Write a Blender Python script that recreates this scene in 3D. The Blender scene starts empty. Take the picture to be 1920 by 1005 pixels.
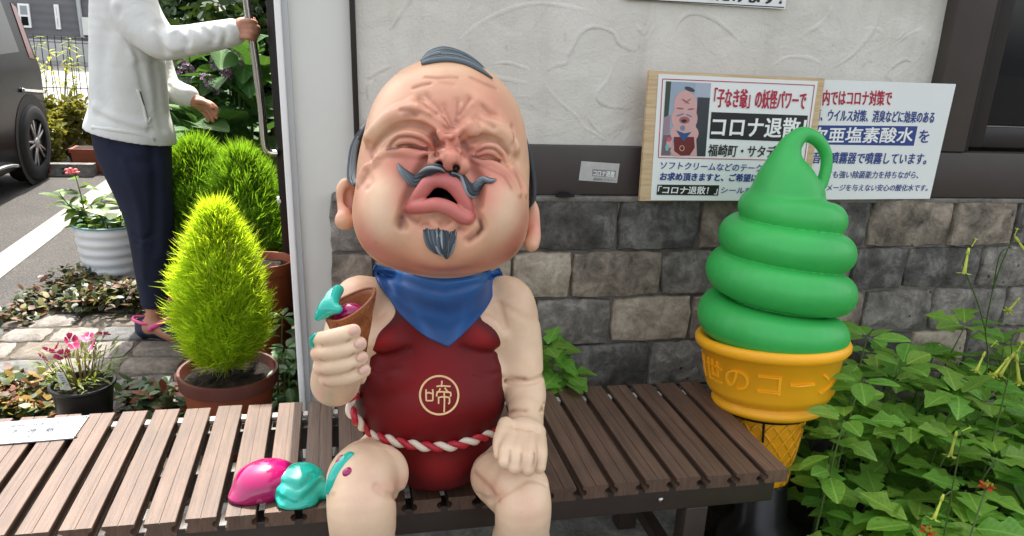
import bpy, bmesh, math, random
import numpy as np
from mathutils import Vector, Matrix, noise as mnoise

# ------------------------------------------------------------------ camera, world, sun, exposure
SC = bpy.context.scene
COL = SC.collection
F = 1436.0
CAMZ = 1.35
CAM = np.array([0.0, 0.0, CAMZ])
RM = np.array([[0.97440392, -0.01607927, 0.22422859],
               [-0.21883117, -0.29624405, 0.92970554],
               [0.05147740, -0.95497692, -0.29218001]])      # rows: world axes in camera (right, down, forward)

camd = bpy.data.cameras.new('camera')
camd.sensor_width = 36.0
camd.lens = F / 1920 * 36.0
camd.clip_start = 0.05
camd.clip_end = 500
cam = bpy.data.objects.new('camera', camd)
COL.objects.link(cam)
mw = Matrix.Identity(4)
for i in range(3):
    mw[i][0] = RM[i][0]; mw[i][1] = -RM[i][1]; mw[i][2] = -RM[i][2]; mw[i][3] = CAM[i]
cam.matrix_world = mw
SC.camera = cam

SUN_EL = math.radians(60)
SUN_AZ = math.radians(-3)        # measured from +Y towards +X
world = bpy.data.worlds.new('World')
SC.world = world
world.use_nodes = True
wn = world.node_tree
for n in list(wn.nodes): wn.nodes.remove(n)
wo = wn.nodes.new('ShaderNodeOutputWorld')
bg = wn.nodes.new('ShaderNodeBackground')
sky = wn.nodes.new('ShaderNodeTexSky')
sky.sky_type = 'NISHITA'
sky.sun_disc = False
sky.sun_elevation = SUN_EL
sky.sun_rotation = SUN_AZ
sky.dust_density = 4.0
sky.ozone_density = 1.0
hs = wn.nodes.new('ShaderNodeHueSaturation')
hs.inputs['Saturation'].default_value = 0.30
wn.links.new(sky.outputs[0], hs.inputs['Color'])
wn.links.new(hs.outputs[0], bg.inputs[0])
bg.inputs[1].default_value = 0.15
wn.links.new(bg.outputs[0], wo.inputs[0])

sl = bpy.data.lights.new('sun', 'SUN')
sl.energy = 3.2
sl.angle = math.radians(0.5)
sl.color = (1.0, 0.95, 0.87)
so = bpy.data.objects.new('sun', sl)
COL.objects.link(so)
sd = Vector((math.sin(SUN_AZ) * math.cos(SUN_EL), math.cos(SUN_AZ) * math.cos(SUN_EL), math.sin(SUN_EL)))
so.rotation_euler = sd.to_track_quat('Z', 'Y').to_euler()
so.location = (0, 6, 8)

SC.view_settings.view_transform = 'Standard'
SC.view_settings.look = 'None'
SC.view_settings.exposure = 1.65
SC.view_settings.gamma = 1.0
SC.view_settings.use_curve_mapping = False
SC.cycles.max_bounces = 6
SC.cycles.transparent_max_bounces = 16

rng = random.Random(7)
nrg = np.random.default_rng(11)

# ------------------------------------------------------------------ pixel helpers (photo pixels -> real places)
def ray(px, py):
    d = RM @ np.array([px - 960.0, py - 502.5, F])
    return d
def WY(px, py, Y):
    d = ray(px, py); return CAM + d * (Y / d[1])
def WZ(px, py, z):
    d = ray(px, py); return CAM + d * ((z - CAMZ) / d[2])
def WX(px, py, X):
    d = ray(px, py); return CAM + d * (X / d[0])
def WD(px, py, zc):
    return CAM + ray(px, py) * (zc / F)
def w2c(P):                      # world -> camera axes (x right, y up, z towards the viewer)
    P = np.asarray(P, float) - CAM
    c = P @ RM                   # (right, down, fwd)
    return c * np.array([1, -1, -1])
def c2w(c):
    c = np.asarray(c, float) * np.array([1, -1, -1])
    return c @ RM.T + CAM

# ------------------------------------------------------------------ object helpers
def link(o, parent=None):
    COL.objects.link(o)
    if parent is not None: o.parent = parent
    return o
def thing(name, label, cat, loc=(0, 0, 0), rotz=0.0, group=None):
    o = bpy.data.objects.new(name, None)
    o.empty_display_size = 0.1
    COL.objects.link(o)
    o.location = loc; o.rotation_euler = (0, 0, rotz)
    o['label'] = label; o['category'] = cat
    if group: o['group'] = group
    return o
def tag(o, label, cat, group=None):
    o['label'] = label; o['category'] = cat
    if group: o['group'] = group
    return o
def mobj(name, verts, faces, m, parent=None, smooth=False, loc=None, label=None, kind=None, local=True):
    """one mesh object; with a parent, verts are taken as WORLD coordinates unless local"""
    me = bpy.data.meshes.new(name)
    v = np.asarray(verts, float).reshape(-1, 3)
    if parent is not None and not local:
        v = v - np.array(parent.location)
    me.from_pydata([tuple(p) for p in v], [], [tuple(int(i) for i in f) for f in faces])
    me.update()
    if m is not None: me.materials.append(m)
    if smooth: me.polygons.foreach_set('use_smooth', [True] * len(me.polygons))
    o = bpy.data.objects.new(name, me)
    link(o, parent)
    if loc is not None: o.location = loc
    if label: o['label'] = label
    if kind: o['kind'] = kind
    return o

class MB:
    """collects simple shapes into one mesh"""
    def __init__(s): s.v = []; s.f = []
    def add(s, v, f):
        b = len(s.v); s.v += [tuple(p) for p in v]; s.f += [tuple(i + b for i in q) for q in f]; return s
    def box(s, c, d, rot=None, bevel=0.0):
        x, y, z = d[0] / 2, d[1] / 2, d[2] / 2
        if bevel > 0:
            b = min(bevel, x * .9, y * .9, z * .9)
            bm = bmesh.new(); bmesh.ops.create_cube(bm, size=1.0)
            for vv in bm.verts: vv.co = Vector((vv.co.x * 2 * x, vv.co.y * 2 * y, vv.co.z * 2 * z))
            bmesh.ops.bevel(bm, geom=bm.edges[:], offset=b, segments=2, affect='EDGES', profile=0.5)
            bm.verts.index_update()
            v = [vv.co.copy() for vv in bm.verts]; f = [[q.index for q in ff.verts] for ff in bm.faces]
            bm.free()
        else:
            v = [Vector(p) for p in [(-x, -y, -z), (x, -y, -z), (x, y, -z), (-x, y, -z), (-x, -y, z), (x, -y, z), (x, y, z), (-x, y, z)]]
            f = [(0, 3, 2, 1), (4, 5, 6, 7), (0, 1, 5, 4), (1, 2, 6, 5), (2, 3, 7, 6), (3, 0, 4, 7)]
        if rot is not None: v = [rot @ p for p in v]
        return s.add([p + Vector(c) for p in v], f)
    def tube(s, pts, rad, n=8, cap=True, flat=1.0):
        v, f = tube_geo(pts, rad, n, cap, flat); return s.add(v, f)
    def lathe(s, prof, c=(0, 0, 0), n=32, a0=0.0, a1=2 * math.pi):
        v = []; f = []
        full = abs(a1 - a0 - 2 * math.pi) < 1e-6
        m = n if full else n + 1
        for (r, z) in prof:
            for k in range(m):
                a = a0 + (a1 - a0) * k / n
                v.append((c[0] + r * math.cos(a), c[1] + r * math.sin(a), c[2] + z))
        for i in range(len(prof) - 1):
            for k in range(n if full else n):
                k2 = (k + 1) % m
                f.append((i * m + k, i * m + k2, (i + 1) * m + k2, (i + 1) * m + k))
        return s.add(v, f)
    def prism(s, poly, depth_vec):
        n = len(poly); d = Vector(depth_vec)
        v = [Vector(p) for p in poly] + [Vector(p) + d for p in poly]
        f = [tuple(range(n))[::-1], tuple(range(n, 2 * n))] + [(i, (i + 1) % n, n + (i + 1) % n, n + i) for i in range(n)]
        return s.add(v, f)
    def build(s, name, m, parent=None, smooth=False, **kw):
        o = mobj(name, s.v, s.f, m, parent, smooth, **kw)
        return o
def fixn(o):
    bm = bmesh.new(); bm.from_mesh(o.data)
    bmesh.ops.recalc_face_normals(bm, faces=bm.faces[:]); bm.to_mesh(o.data); bm.free(); return o
def auto(o, ang=40):
    """smooth shading with sharp edges above an angle"""
    me = o.data
    me.polygons.foreach_set('use_smooth', [True] * len(me.polygons))
    me.set_sharp_from_angle(angle=math.radians(ang)); return o

def crom(pts, n=6):
    """catmull-rom through points (rows may carry extra columns)"""
    P = np.asarray(pts, float)
    if len(P) < 3:
        t = np.linspace(0, 1, n + 1)[:, None]; return P[0] * (1 - t) + P[1] * t
    Q = np.vstack([2 * P[0] - P[1], P, 2 * P[-1] - P[-2]])
    out = []
    for i in range(1, len(Q) - 2):
        p0, p1, p2, p3 = Q[i - 1], Q[i], Q[i + 1], Q[i + 2]
        for k in range(n):
            t = k / n
            out.append(.5 * ((2 * p1) + (-p0 + p2) * t + (2 * p0 - 5 * p1 + 4 * p2 - p3) * t * t + (-p0 + 3 * p1 - 3 * p2 + p3) * t ** 3))
    out.append(P[-1]); return np.array(out)

def frames(P):
    T = np.gradient(P, axis=0); T /= np.linalg.norm(T, axis=1)[:, None] + 1e-12
    a = np.array([0, 0, 1.0]) if abs(T[0][2]) < .9 else np.array([1.0, 0, 0])
    N = np.zeros_like(P); B = np.zeros_like(P)
    n = a - T[0] * (a @ T[0]); n /= np.linalg.norm(n)
    for i in range(len(P)):
        n = n - T[i] * (n @ T[i]); n /= np.linalg.norm(n) + 1e-12
        N[i] = n; B[i] = np.cross(T[i], n)
    return T, N, B
def tube_geo(pts, rad, n=8, cap=True, flat=1.0, ribs=0, rib=0.0, twist=0.0, ref=None):
    P = np.asarray(pts, float); m = len(P)
    r = np.full(m, rad) if np.isscalar(rad) else np.asarray(rad, float)
    T, N, B = frames(P)
    if ref is not None:
        rf = np.asarray(ref, float)
        B = rf[None] - T * (T @ rf)[:, None]; B /= np.linalg.norm(B, axis=1)[:, None] + 1e-9
        N = np.cross(B, T)
    v = []; f = []
    for i in range(m):
        for k in range(n):
            a = 2 * math.pi * k / n
            rr = r[i] * (1 + rib * math.cos(ribs * a + twist * i)) if ribs else r[i]
            v.append(P[i] + N[i] * (rr * math.cos(a)) + B[i] * (rr * flat * math.sin(a)))
    for i in range(m - 1):
        for k in range(n):
            k2 = (k + 1) % n
            f.append((i * n + k, i * n + k2, (i + 1) * n + k2, (i + 1) * n + k))
    if cap:
        f.append(tuple(range(n))[::-1]); f.append(tuple((m - 1) * n + k for k in range(n)))
    return v, f

# ------------------------------------------------------------------ materials
def srgb(r, g, b):
    def c(x):
        x /= 255.0
        return x / 12.92 if x <= .04045 else ((x + .055) / 1.055) ** 2.4
    return (c(r), c(g), c(b), 1.0)
MATS = {}
class NT:
    def __init__(s, name):
        s.m = bpy.data.materials.new(name); s.m.use_nodes = True
        s.t = s.m.node_tree; s.b = s.t.nodes['Principled BSDF']; s.o = s.t.nodes['Material Output']
    def n(s, typ, **kw):
        x = s.t.nodes.new(typ)
        for k, v in kw.items():
            if k.startswith('i_'):
                key = k[2:]
                key = int(key) if key.isdigit() else key.replace('_', ' ')
                x.inputs[key].default_value = v
            else: setattr(x, k, v)
        return x
    def l(s, a, b): s.t.links.new(a, b)
    def coord(s, kind='Object', scale=(1, 1, 1), rnd=False):
        tc = s.n('ShaderNodeTexCoord'); mp = s.n('ShaderNodeMapping')
        mp.inputs['Scale'].default_value = scale
        s.l(tc.outputs[kind], mp.inputs[0])
        if rnd:
            oi = s.n('ShaderNodeObjectInfo'); mu = s.n('ShaderNodeMath', operation='MULTIPLY'); mu.inputs[1].default_value = 57.3
            s.l(oi.outputs['Random'], mu.inputs[0]); s.l(mu.outputs[0], mp.inputs['Location'])
        return mp.outputs[0]
    def noise(s, vec, scale, detail=4, rough=.55, dist=0.0):
        x = s.n('ShaderNodeTexNoise'); x.inputs['Scale'].default_value = scale; x.inputs['Detail'].default_value = detail
        x.inputs['Roughness'].default_value = rough; x.inputs['Distortion'].default_value = dist
        s.l(vec, x.inputs['Vector']); return x.outputs['Fac']
    def ramp(s, fac, stops, interp='LINEAR'):
        x = s.n('ShaderNodeValToRGB'); x.color_ramp.interpolation = interp
        e = x.color_ramp.elements
        while len(e) < len(stops): e.new(.5)
        for i, (p, c) in enumerate(stops):
            e[i].position = p; e[i].color = c if len(c) == 4 else (*c, 1)
        s.l(fac, x.inputs[0]); return x.outputs[0]
    def mix(s, a, b, fac, mode='MIX'):
        x = s.n('ShaderNodeMix', data_type='RGBA', blend_type=mode)
        for sock, v in ((x.inputs[6], a), (x.inputs[7], b), (x.inputs[0], fac)):
            if hasattr(v, 'is_linked') or hasattr(v, 'links'): s.l(v, sock)
            else: sock.default_value = v
        return x.outputs[2]
    def bump(s, h, strength=.3, dist=.01, prev=None):
        x = s.n('ShaderNodeBump'); x.inputs['Strength'].default_value = strength; x.inputs['Distance'].default_value = dist
        s.l(h, x.inputs['Height'])
        if prev is not None: s.l(prev, x.inputs['Normal'])
        s.l(x.outputs[0], s.b.inputs['Normal']); return x.outputs[0]
    def set(s, **kw):
        for k, v in kw.items():
            key = {'rough': 'Roughness', 'metal': 'Metallic', 'color': 'Base Color', 'spec': 'Specular IOR Level', 'coat': 'Coat Weight',
                   'trans': 'Transmission Weight', 'ior': 'IOR', 'alpha': 'Alpha', 'sub': 'Subsurface Weight', 'coatr': 'Coat Roughness', 'sheen': 'Sheen Weight'}[k]
            if hasattr(v, 'is_linked'): s.l(v, s.b.inputs[key])
            else: s.b.inputs[key].default_value = v
        return s
def mul(c, k): return (c[0] * k, c[1] * k, c[2] * k, 1)
def simple(name, c, rough=.5, var=.15, nscale=12, bump=0.0, bscale=60, metal=0.0, coat=0.0, kind='Object', spec=.5, rnd=False):
    if name in MATS: return MATS[name]
    n = NT(name); v = n.coord(kind, rnd=rnd)
    f = n.noise(v, nscale, 5)
    col = n.ramp(f, [(.25, mul(c, 1 - var)), (.75, mul(c, 1 + var))])
    n.set(color=col, rough=rough, metal=metal, coat=coat, spec=spec)
    if bump: n.bump(n.noise(v, bscale, 6, .6), bump, .004)
    MATS[name] = n.m; return n.m
def leafmat(name, c, trans=.35, var=.3, rough=.45, nscale=9, veins=False):
    """leaf: diffuse/gloss with light coming through"""
    n = NT(name); v = n.coord('Object', rnd=True)
    oi = n.n('ShaderNodeObjectInfo')
    f = n.noise(v, nscale, 4)
    col = n.ramp(f, [(.25, mul(c, 1 - var)), (.75, mul(c, 1 + var))])
    hsv = n.n('ShaderNodeHueSaturation')
    sx = n.n('ShaderNodeSeparateXYZ'); tcv = n.n('ShaderNodeTexCoord'); n.l(tcv.outputs['Object'], sx.inputs[0])
    if veins:      # pale midrib along the leaf and side veins leaving it
        ab = n.n('ShaderNodeMath', operation='ABSOLUTE'); n.l(sx.outputs['Y'], ab.inputs[0])
        mid = n.ramp(ab.outputs[0], [(.012, (1, 1, 1, 1)), (.024, (0, 0, 0, 1))])
        ma = n.n('ShaderNodeMath', operation='MULTIPLY_ADD'); ma.inputs[1].default_value = -.7; n.l(ab.outputs[0], ma.inputs[0]); n.l(sx.outputs['X'], ma.inputs[2])
        ws = n.n('ShaderNodeMath', operation='MULTIPLY'); ws.inputs[1].default_value = 62; n.l(ma.outputs[0], ws.inputs[0])
        si = n.n('ShaderNodeMath', operation='SINE'); n.l(ws.outputs[0], si.inputs[0])
        sv = n.ramp(si.outputs[0], [(.90, (0, 0, 0, 1)), (.99, (.6, .6, .6, 1))])
        vm = n.mix(mid, sv, 1.0, 'LIGHTEN')
        col = n.mix(col, (c[0] * 1.7 + .03, c[1] * 1.45 + .03, c[2] * 1.5 + .02, 1), vm)
        n.bump(vm, -.25, .004)
        hr = n.n('ShaderNodeMapRange'); hr.inputs[3].default_value = .475; hr.inputs[4].default_value = .515; rr = n.n('ShaderNodeMath', operation='FRACT'); r9 = n.n('ShaderNodeMath', operation='MULTIPLY'); r9.inputs[1].default_value = 9.7
        n.l(oi.outputs['Random'], r9.inputs[0]); n.l(r9.outputs[0], rr.inputs[0]); n.l(rr.outputs[0], hr.inputs[0]); n.l(hr.outputs[0], hsv.inputs['Hue'])
    mr = n.n('ShaderNodeMapRange'); mr.inputs[3].default_value = .75; mr.inputs[4].default_value = 1.25
    n.l(oi.outputs['Random'], mr.inputs[0]); n.l(mr.outputs[0], hsv.inputs['Value']); n.l(col, hsv.inputs['Color'])
    col = hsv.outputs[0]
    n.set(color=col, rough=rough, spec=.35)
    tr = n.n('ShaderNodeBsdfTranslucent'); ms = n.n('ShaderNodeMixShader')
    tc = n.mix(col, (c[0] * 2.2 + .02, c[1] * 1.9, c[2] * .8, 1), .6)
    n.l(tc, tr.inputs['Color']); ms.inputs[0].default_value = trans
    n.l(n.b.outputs[0], ms.inputs[1]); n.l(tr.outputs[0], ms.inputs[2]); n.l(ms.outputs[0], n.o.inputs[0])
    MATS[name] = n.m; return n.m
def attrmat(name, rough=.42, spec=.4, coat=0.0, bump=0.0, bscale=200, spots=0.0):
    n = NT(name); a = n.n('ShaderNodeAttribute', attribute_name='paint')
    v = n.coord('Object'); f = n.noise(v, 14, 5)
    k = n.ramp(f, [(.3, (.92, .92, .92, 1)), (.7, (1.05, 1.05, 1.05, 1))])
    col = n.mix(a.outputs['Color'], k, 1.0, 'MULTIPLY')
    if spots:
        gr = n.ramp(n.noise(v, 5, 6, .65, .5), [(.42, (1, 1, 1, 1)), (.72, (.84, .80, .75, 1))]); col = n.mix(col, gr, .8, 'MULTIPLY')
        sp = n.ramp(n.noise(v, 90, 2, .5), [(.70, (1, 1, 1, 1)), (.78, (.6, .54, .48, 1))])
        col = n.mix(col, sp, spots, 'MULTIPLY')
    n.set(color=col, rough=n.ramp(f, [(.3, (rough * .85,) * 3), (.7, (rough * 1.2,) * 3)]), spec=spec, coat=coat)
    if bump: n.bump(n.noise(v, bscale, 4, .6), bump, .002)
    MATS[name] = n.m; return n.m
def setpaint(o, cols):
    me = o.data; at = me.color_attributes.new('paint', 'FLOAT_COLOR', 'POINT')
    c = np.ones((len(me.vertices), 4), np.float32); c[:, :3] = np.asarray(cols)[:, :3]
    at.data.foreach_set('color', c.ravel())

# ------------------------------------------------------------------ implicit solids -> mesh
class Grid:
    def __init__(s, lo, hi, h):
        s.o = np.array(lo, np.float32); s.h = float(h)
        s.n = np.ceil((np.array(hi) - np.array(lo)) / h).astype(int) + 1
        s.D = np.full(s.n, 1.0, np.float32)
        s.ax = [s.o[i] + s.h * np.arange(s.n[i], dtype=np.float32) for i in range(3)]
    def sl(s, lo, hi):
        a = np.clip(np.floor((np.array(lo) - s.o) / s.h).astype(int), 0, s.n - 1)
        b = np.clip(np.ceil((np.array(hi) - s.o) / s.h).astype(int) + 1, 1, s.n)
        if np.any(b <= a): return None, None
        S = tuple(slice(a[i], b[i]) for i in range(3))
        X = s.ax[0][S[0]][:, None, None]; Y = s.ax[1][S[1]][None, :, None]; Z = s.ax[2][S[2]][None, None, :]
        return S, (X, Y, Z)
    def put(s, S, d, k, op):
        A = s.D[S]
        if op == 'u':
            if k > 0:
                hh = np.maximum(k - np.abs(A - d), 0) / k
                s.D[S] = np.minimum(A, d) - hh * hh * k * .25
            else: s.D[S] = np.minimum(A, d)
        elif op == 's':
            d = -d
            if k > 0:
                hh = np.maximum(k - np.abs(A - d), 0) / k
                s.D[S] = np.maximum(A, d) + hh * hh * k * .25
            else: s.D[S] = np.maximum(A, d)
    def ell(s, c, r, k=.02, op='u', rot=None):
        c = np.asarray(c, float); r = np.asarray(r, float) * np.ones(3); m = r.max() + k + 3 * s.h
        S, q = s.sl(c - m, c + m)
        if S is None: return
        x, y, z = q[0] - c[0], q[1] - c[1], q[2] - c[2]
        if rot is not None:
            x, y, z = (rot[0][0] * x + rot[0][1] * y + rot[0][2] * z, rot[1][0] * x + rot[1][1] * y + rot[1][2] * z, rot[2][0] * x + rot[2][1] * y + rot[2][2] * z)
        k0 = np.sqrt((x / r[0]) ** 2 + (y / r[1]) ** 2 + (z / r[2]) ** 2) + 1e-6
        k1 = np.sqrt((x / r[0] ** 2) ** 2 + (y / r[1] ** 2) ** 2 + (z / r[2] ** 2) ** 2) + 1e-6
        s.put(S, (k0 * (k0 - 1) / k1).astype(np.float32), k, op)
    def chain_d(s, pts, rad, pad):
        P = np.asarray(pts, float); r = np.asarray(rad, float) * np.ones(len(P))
        m = r.max() + pad
        S, q = s.sl(P.min(0) - m, P.max(0) + m)
        if S is None: return None, None
        d = None
        for i in range(len(P) - 1):
            a, b = P[i], P[i + 1]; ab = b - a; L = ab @ ab + 1e-12
            x, y, z = q[0] - a[0], q[1] - a[1], q[2] - a[2]
            t = np.clip((x * ab[0] + y * ab[1] + z * ab[2]) / L, 0, 1)
            dd = np.sqrt((x - t * ab[0]) ** 2 + (y - t * ab[1]) ** 2 + (z - t * ab[2]) ** 2) - (r[i] + (r[i + 1] - r[i]) * t)
            d = dd if d is None else np.minimum(d, dd)
        return S, d.astype(np.float32)
    def chain(s, pts, rad, k=.01, op='u'):
        S, d = s.chain_d(pts, rad, k + 3 * s.h)
        if S is not None: s.put(S, d, k, op)
    def groove(s, pts, rad, depth):
        """soft crease (depth>0) or ridge (depth<0) along a line; rad may vary"""
        P = np.asarray(pts, float); r = np.asarray(rad, float) * np.ones(len(P))
        S, d = s.chain_d(P, 0 * r, 2.6 * r.max())
        if S is None: return
        s.D[S] += depth * np.exp(-(np.maximum(d, 0) / r.mean()) ** 2)
    def sample(s, P):
        g = (np.asarray(P) - s.o) / s.h
        g = np.clip(g, 0, s.n - 1.001); i = g.astype(int); f = g - i
        out = 0
        for dx in (0, 1):
            for dy in (0, 1):
                for dz in (0, 1):
                    w = (f[..., 0] if dx else 1 - f[..., 0]) * (f[..., 1] if dy else 1 - f[..., 1]) * (f[..., 2] if dz else 1 - f[..., 2])
                    out = out + w * s.D[i[..., 0] + dx, i[..., 1] + dy, i[..., 2] + dz]
        return out
    def mesh(s):
        D = s.D; neg = D < 0
        n = s.n
        c = [neg[a:n[0] - 1 + a, b:n[1] - 1 + b, e:n[2] - 1 + e] for a in (0, 1) for b in (0, 1) for e in (0, 1)]
        anyn = c[0].copy(); alln = c[0].copy()
        for q in c[1:]: anyn |= q; alln &= q
        act = np.argwhere(anyn & ~alln)
        idx = np.full(n - 1, -1, np.int64); idx[act[:, 0], act[:, 1], act[:, 2]] = np.arange(len(act))
        acc = np.zeros((len(act), 3)); cnt = np.zeros(len(act))
        cor = [(a, b, e) for a in (0, 1) for b in (0, 1) for e in (0, 1)]
        val = {q: D[act[:, 0] + q[0], act[:, 1] + q[1], act[:, 2] + q[2]].astype(float) for q in cor}
        for q in cor:
            for a in range(3):
                if q[a] == 0:
                    q2 = list(q); q2[a] = 1; q2 = tuple(q2)
                    v0, v1 = val[q], val[q2]
                    m = (v0 < 0) != (v1 < 0)
                    t = np.where(m, v0 / np.where(m, v0 - v1, 1), 0)
                    p = np.tile(np.array(q, float), (len(act), 1)); p[:, a] = t
                    acc[m] += p[m]; cnt[m] += 1
        V = s.o + s.h * (act + acc / cnt[:, None])
        faces = []
        for a in range(3):
            b, e = (a + 1) % 3, (a + 2) % 3
            lo = [slice(None)] * 3; hi = [slice(None)] * 3
            lo[a] = slice(0, n[a] - 1); hi[a] = slice(1, n[a])
            n0 = neg[tuple(lo)]; n1 = neg[tuple(hi)]
            E = np.argwhere(n0 != n1)
            ok = (E[:, b] > 0) & (E[:, e] > 0) & (E[:, b] < n[b] - 1) & (E[:, e] < n[e] - 1)
            E = E[ok]
            fl = n0[E[:, 0], E[:, 1], E[:, 2]]
            def cell(db, de):
                C = E.copy(); C[:, b] -= db; C[:, e] -= de; return idx[C[:, 0], C[:, 1], C[:, 2]]
            q = np.stack([cell(1, 1), cell(0, 1), cell(0, 0), cell(1, 0)], 1)
            q[~fl] = q[~fl][:, ::-1]
            faces.append(q)
        return V, np.vstack(faces)

def fastmesh(name, V, Fq, m, parent=None, smooth=True):
    me = bpy.data.meshes.new(name)
    V = np.asarray(V, np.float32); Fq = np.asarray(Fq, np.int32)
    k = Fq.shape[1]
    me.vertices.add(len(V)); me.vertices.foreach_set('co', V.ravel())
    me.loops.add(Fq.size); me.loops.foreach_set('vertex_index', Fq.ravel())
    me.polygons.add(len(Fq)); me.polygons.foreach_set('loop_start', np.arange(0, Fq.size, k, dtype=np.int32))
    me.update(calc_edges=True)
    if smooth: me.polygons.foreach_set('use_smooth', np.ones(len(Fq), bool))
    if m is not None: me.materials.append(m)
    o = bpy.data.objects.new(name, me); link(o, parent); return o
# ------------------------------------------------------------------ materials of the setting
def m_asphalt():
    n = NT('asphalt'); v = n.coord('Object')
    f1 = n.noise(v, 160, 3, .7); f2 = n.noise(v, 2.2, 5)
    c = n.ramp(f1, [(.32, srgb(32, 31, 30)), (.52, srgb(62, 59, 57)), (.68, srgb(108, 103, 98))])
    c = n.mix(c, n.ramp(f2, [(.3, (.78, .78, .78, 1)), (.7, (1.1, 1.08, 1.05, 1))]), 1.0, 'MULTIPLY')
    n.set(color=c, rough=.85); n.bump(f1, .6, .004); return n.m
def m_lineP():
    n = NT('road_paint'); v = n.coord('Object')
    f = n.noise(v, 90, 5, .7); g = n.noise(v, 9, 5)
    c = n.ramp(f, [(.30, srgb(84, 80, 76)), (.46, srgb(146, 142, 134)), (.8, srgb(164, 160, 152))])
    n.set(color=c, rough=.8); n.bump(f, .4, .003); return n.m
def m_stone(name, a, b, c, spots=True, bs=.6, rnd=True):
    n = NT(name); v = n.coord('Object', rnd=rnd)
    f = n.noise(v, 14, 8, .68, .4); f2 = n.noise(v, 70, 6, .7); f3 = n.noise(v, 4, 3)
    col = n.ramp(f, [(.28, a), (.5, b), (.72, c)])
    col = n.mix(col, n.ramp(f2, [(.30, (.55, .55, .55, 1)), (.5, (1, 1, 1, 1)), (.75, (1.3, 1.28, 1.25, 1))]), .6, 'MULTIPLY')
    if spots:
        vo = n.n('ShaderNodeTexVoronoi'); vo.inputs['Scale'].default_value = 26; n.l(v, vo.inputs['Vector'])
        sp = n.ramp(vo.outputs['Distance'], [(.10, (.25, .22, .2, 1)), (.17, (1, 1, 1, 1))])
        gate = n.ramp(f3, [(.50, (0, 0, 0, 1)), (.60, (1, 1, 1, 1))])
        col = n.mix(col, n.mix((1, 1, 1, 1), sp, gate), 1.0, 'MULTIPLY')
    n.set(color=col, rough=.88, spec=.25)
    b1 = n.bump(f, bs, .012); n.bump(f2, bs, .004, b1); return n.m
def m_plaster():
    n = NT('plaster'); v = n.coord('Object')
    f = n.noise(v, 3.0, 6, .55, 1.2); g = n.noise(v, 130, 5, .65); h = n.noise(v, 7, 4, .5, .6)
    c = n.ramp(f, [(.3, srgb(207, 203, 192)), (.7, srgb(223, 219, 208))])
    st = n.ramp(n.noise(v, 24, 3, .5), [(.68, (1, 1, 1, 1)), (.74, (.82, .80, .78, 1))])
    vs_ = n.coord('Object', (5, 1, .35)); c = n.mix(c, n.ramp(n.noise(vs_, 3, 5, .6), [(.52, (1, 1, 1, 1)), (.75, (.88, .87, .84, 1))]), .7, 'MULTIPLY')
    c = n.mix(c, st, .6, 'MULTIPLY')
    n.set(color=c, rough=.85, spec=.2)
    b1 = n.bump(h, .8, .014); n.bump(g, .55, .004, b1); return n.m
M_asph = m_asphalt(); M_line = m_lineP(); M_plas = m_plaster()
M_mort = m_stone('mortar', srgb(92, 88, 82), srgb(118, 113, 106), srgb(140, 134, 126), False, .5, rnd=False)
M_st = [m_stone('stone_dark', srgb(50, 49, 47), srgb(90, 87, 83), srgb(142, 138, 132), False, .8),
        m_stone('stone_grey', srgb(74, 71, 68), srgb(122, 117, 110), srgb(176, 169, 159), True, .8),
        m_stone('stone_beige', srgb(116, 105, 92), srgb(170, 157, 139), srgb(202, 190, 171), True, .6),
        m_stone('stone_mixed', srgb(64, 60, 57), srgb(130, 119, 106), srgb(178, 164, 147), True, .7)]
M_pave = [m_stone('paver_grey', srgb(92, 88, 82), srgb(128, 122, 115), srgb(160, 154, 146), False, .6),
          m_stone('paver_brown', srgb(82, 74, 66), srgb(112, 104, 94), srgb(140, 131, 121), False, .6),
          m_stone('paver_blue', srgb(76, 76, 76), srgb(104, 104, 102), srgb(132, 131, 128), False, .6)]
M_sand = m_stone('joint_sand', srgb(52, 47, 40), srgb(80, 73, 63), srgb(110, 101, 88), False, .7, rnd=False)
M_soil = m_stone('soil', srgb(22, 18, 14), srgb(40, 32, 25), srgb(66, 54, 43), False, 1.0, rnd=False)
M_conc = m_stone('concrete', srgb(84, 82, 78), srgb(122, 120, 115), srgb(152, 149, 143), False, .5, rnd=False)
M_white = simple('white_panel', srgb(220, 221, 213), .45, .03, 5, .05, 30)
M_whitefr = simple('white_frame', srgb(242, 243, 240), .35, .02)
M_brown = simple('brown_paint', srgb(66, 58, 54), .5, .14, 7, .1, 40)
M_brownd = simple('dark_frame', srgb(34, 29, 28), .38, .12, 7)
M_black = simple('black_metal', srgb(22, 21, 22), .35, .1)
M_steel = simple('brushed_steel', srgb(190, 188, 184), .22, .05, 20, metal=1.0)

# ------------------------------------------------------------------ ground
def sheet(name, poly, z, m, kind='structure', parent=None):
    o = mobj(name, [(p[0], p[1], z) for p in poly], [tuple(range(len(poly)))], m, parent)
    if kind and parent is None: o['kind'] = kind
    return o
YW = 2.02                                   # face of the stone wall
XC = float(WY(541, 480, YW)[0])             # corner of the building
sheet('ground', [(-60, -60), (60, -60), (60, 90), (-60, 90)], -.024, M_soil)
sheet('parking_lot', [(-40, -6), (-2.6, -6), (-1.78, 3.28), (-1.36, 3.92), (-.98, 4.60), (-.90, 8.6), (-40, 8.6)], -.004, M_asph)
lo = sheet('parking_line', [(-1.87, 3.2), (-1.70, 3.4), (-1.705, 8.4), (-1.875, 8.4)], 0.0, M_line)
sheet('paving', [(-3.0, 2.2), (-.10, 2.2), (-.10, 5.2), (-.94, 4.66), (-1.36, 3.98), (-1.78, 3.34), (-2.2, 2.6)], -.010, M_sand)
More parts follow.
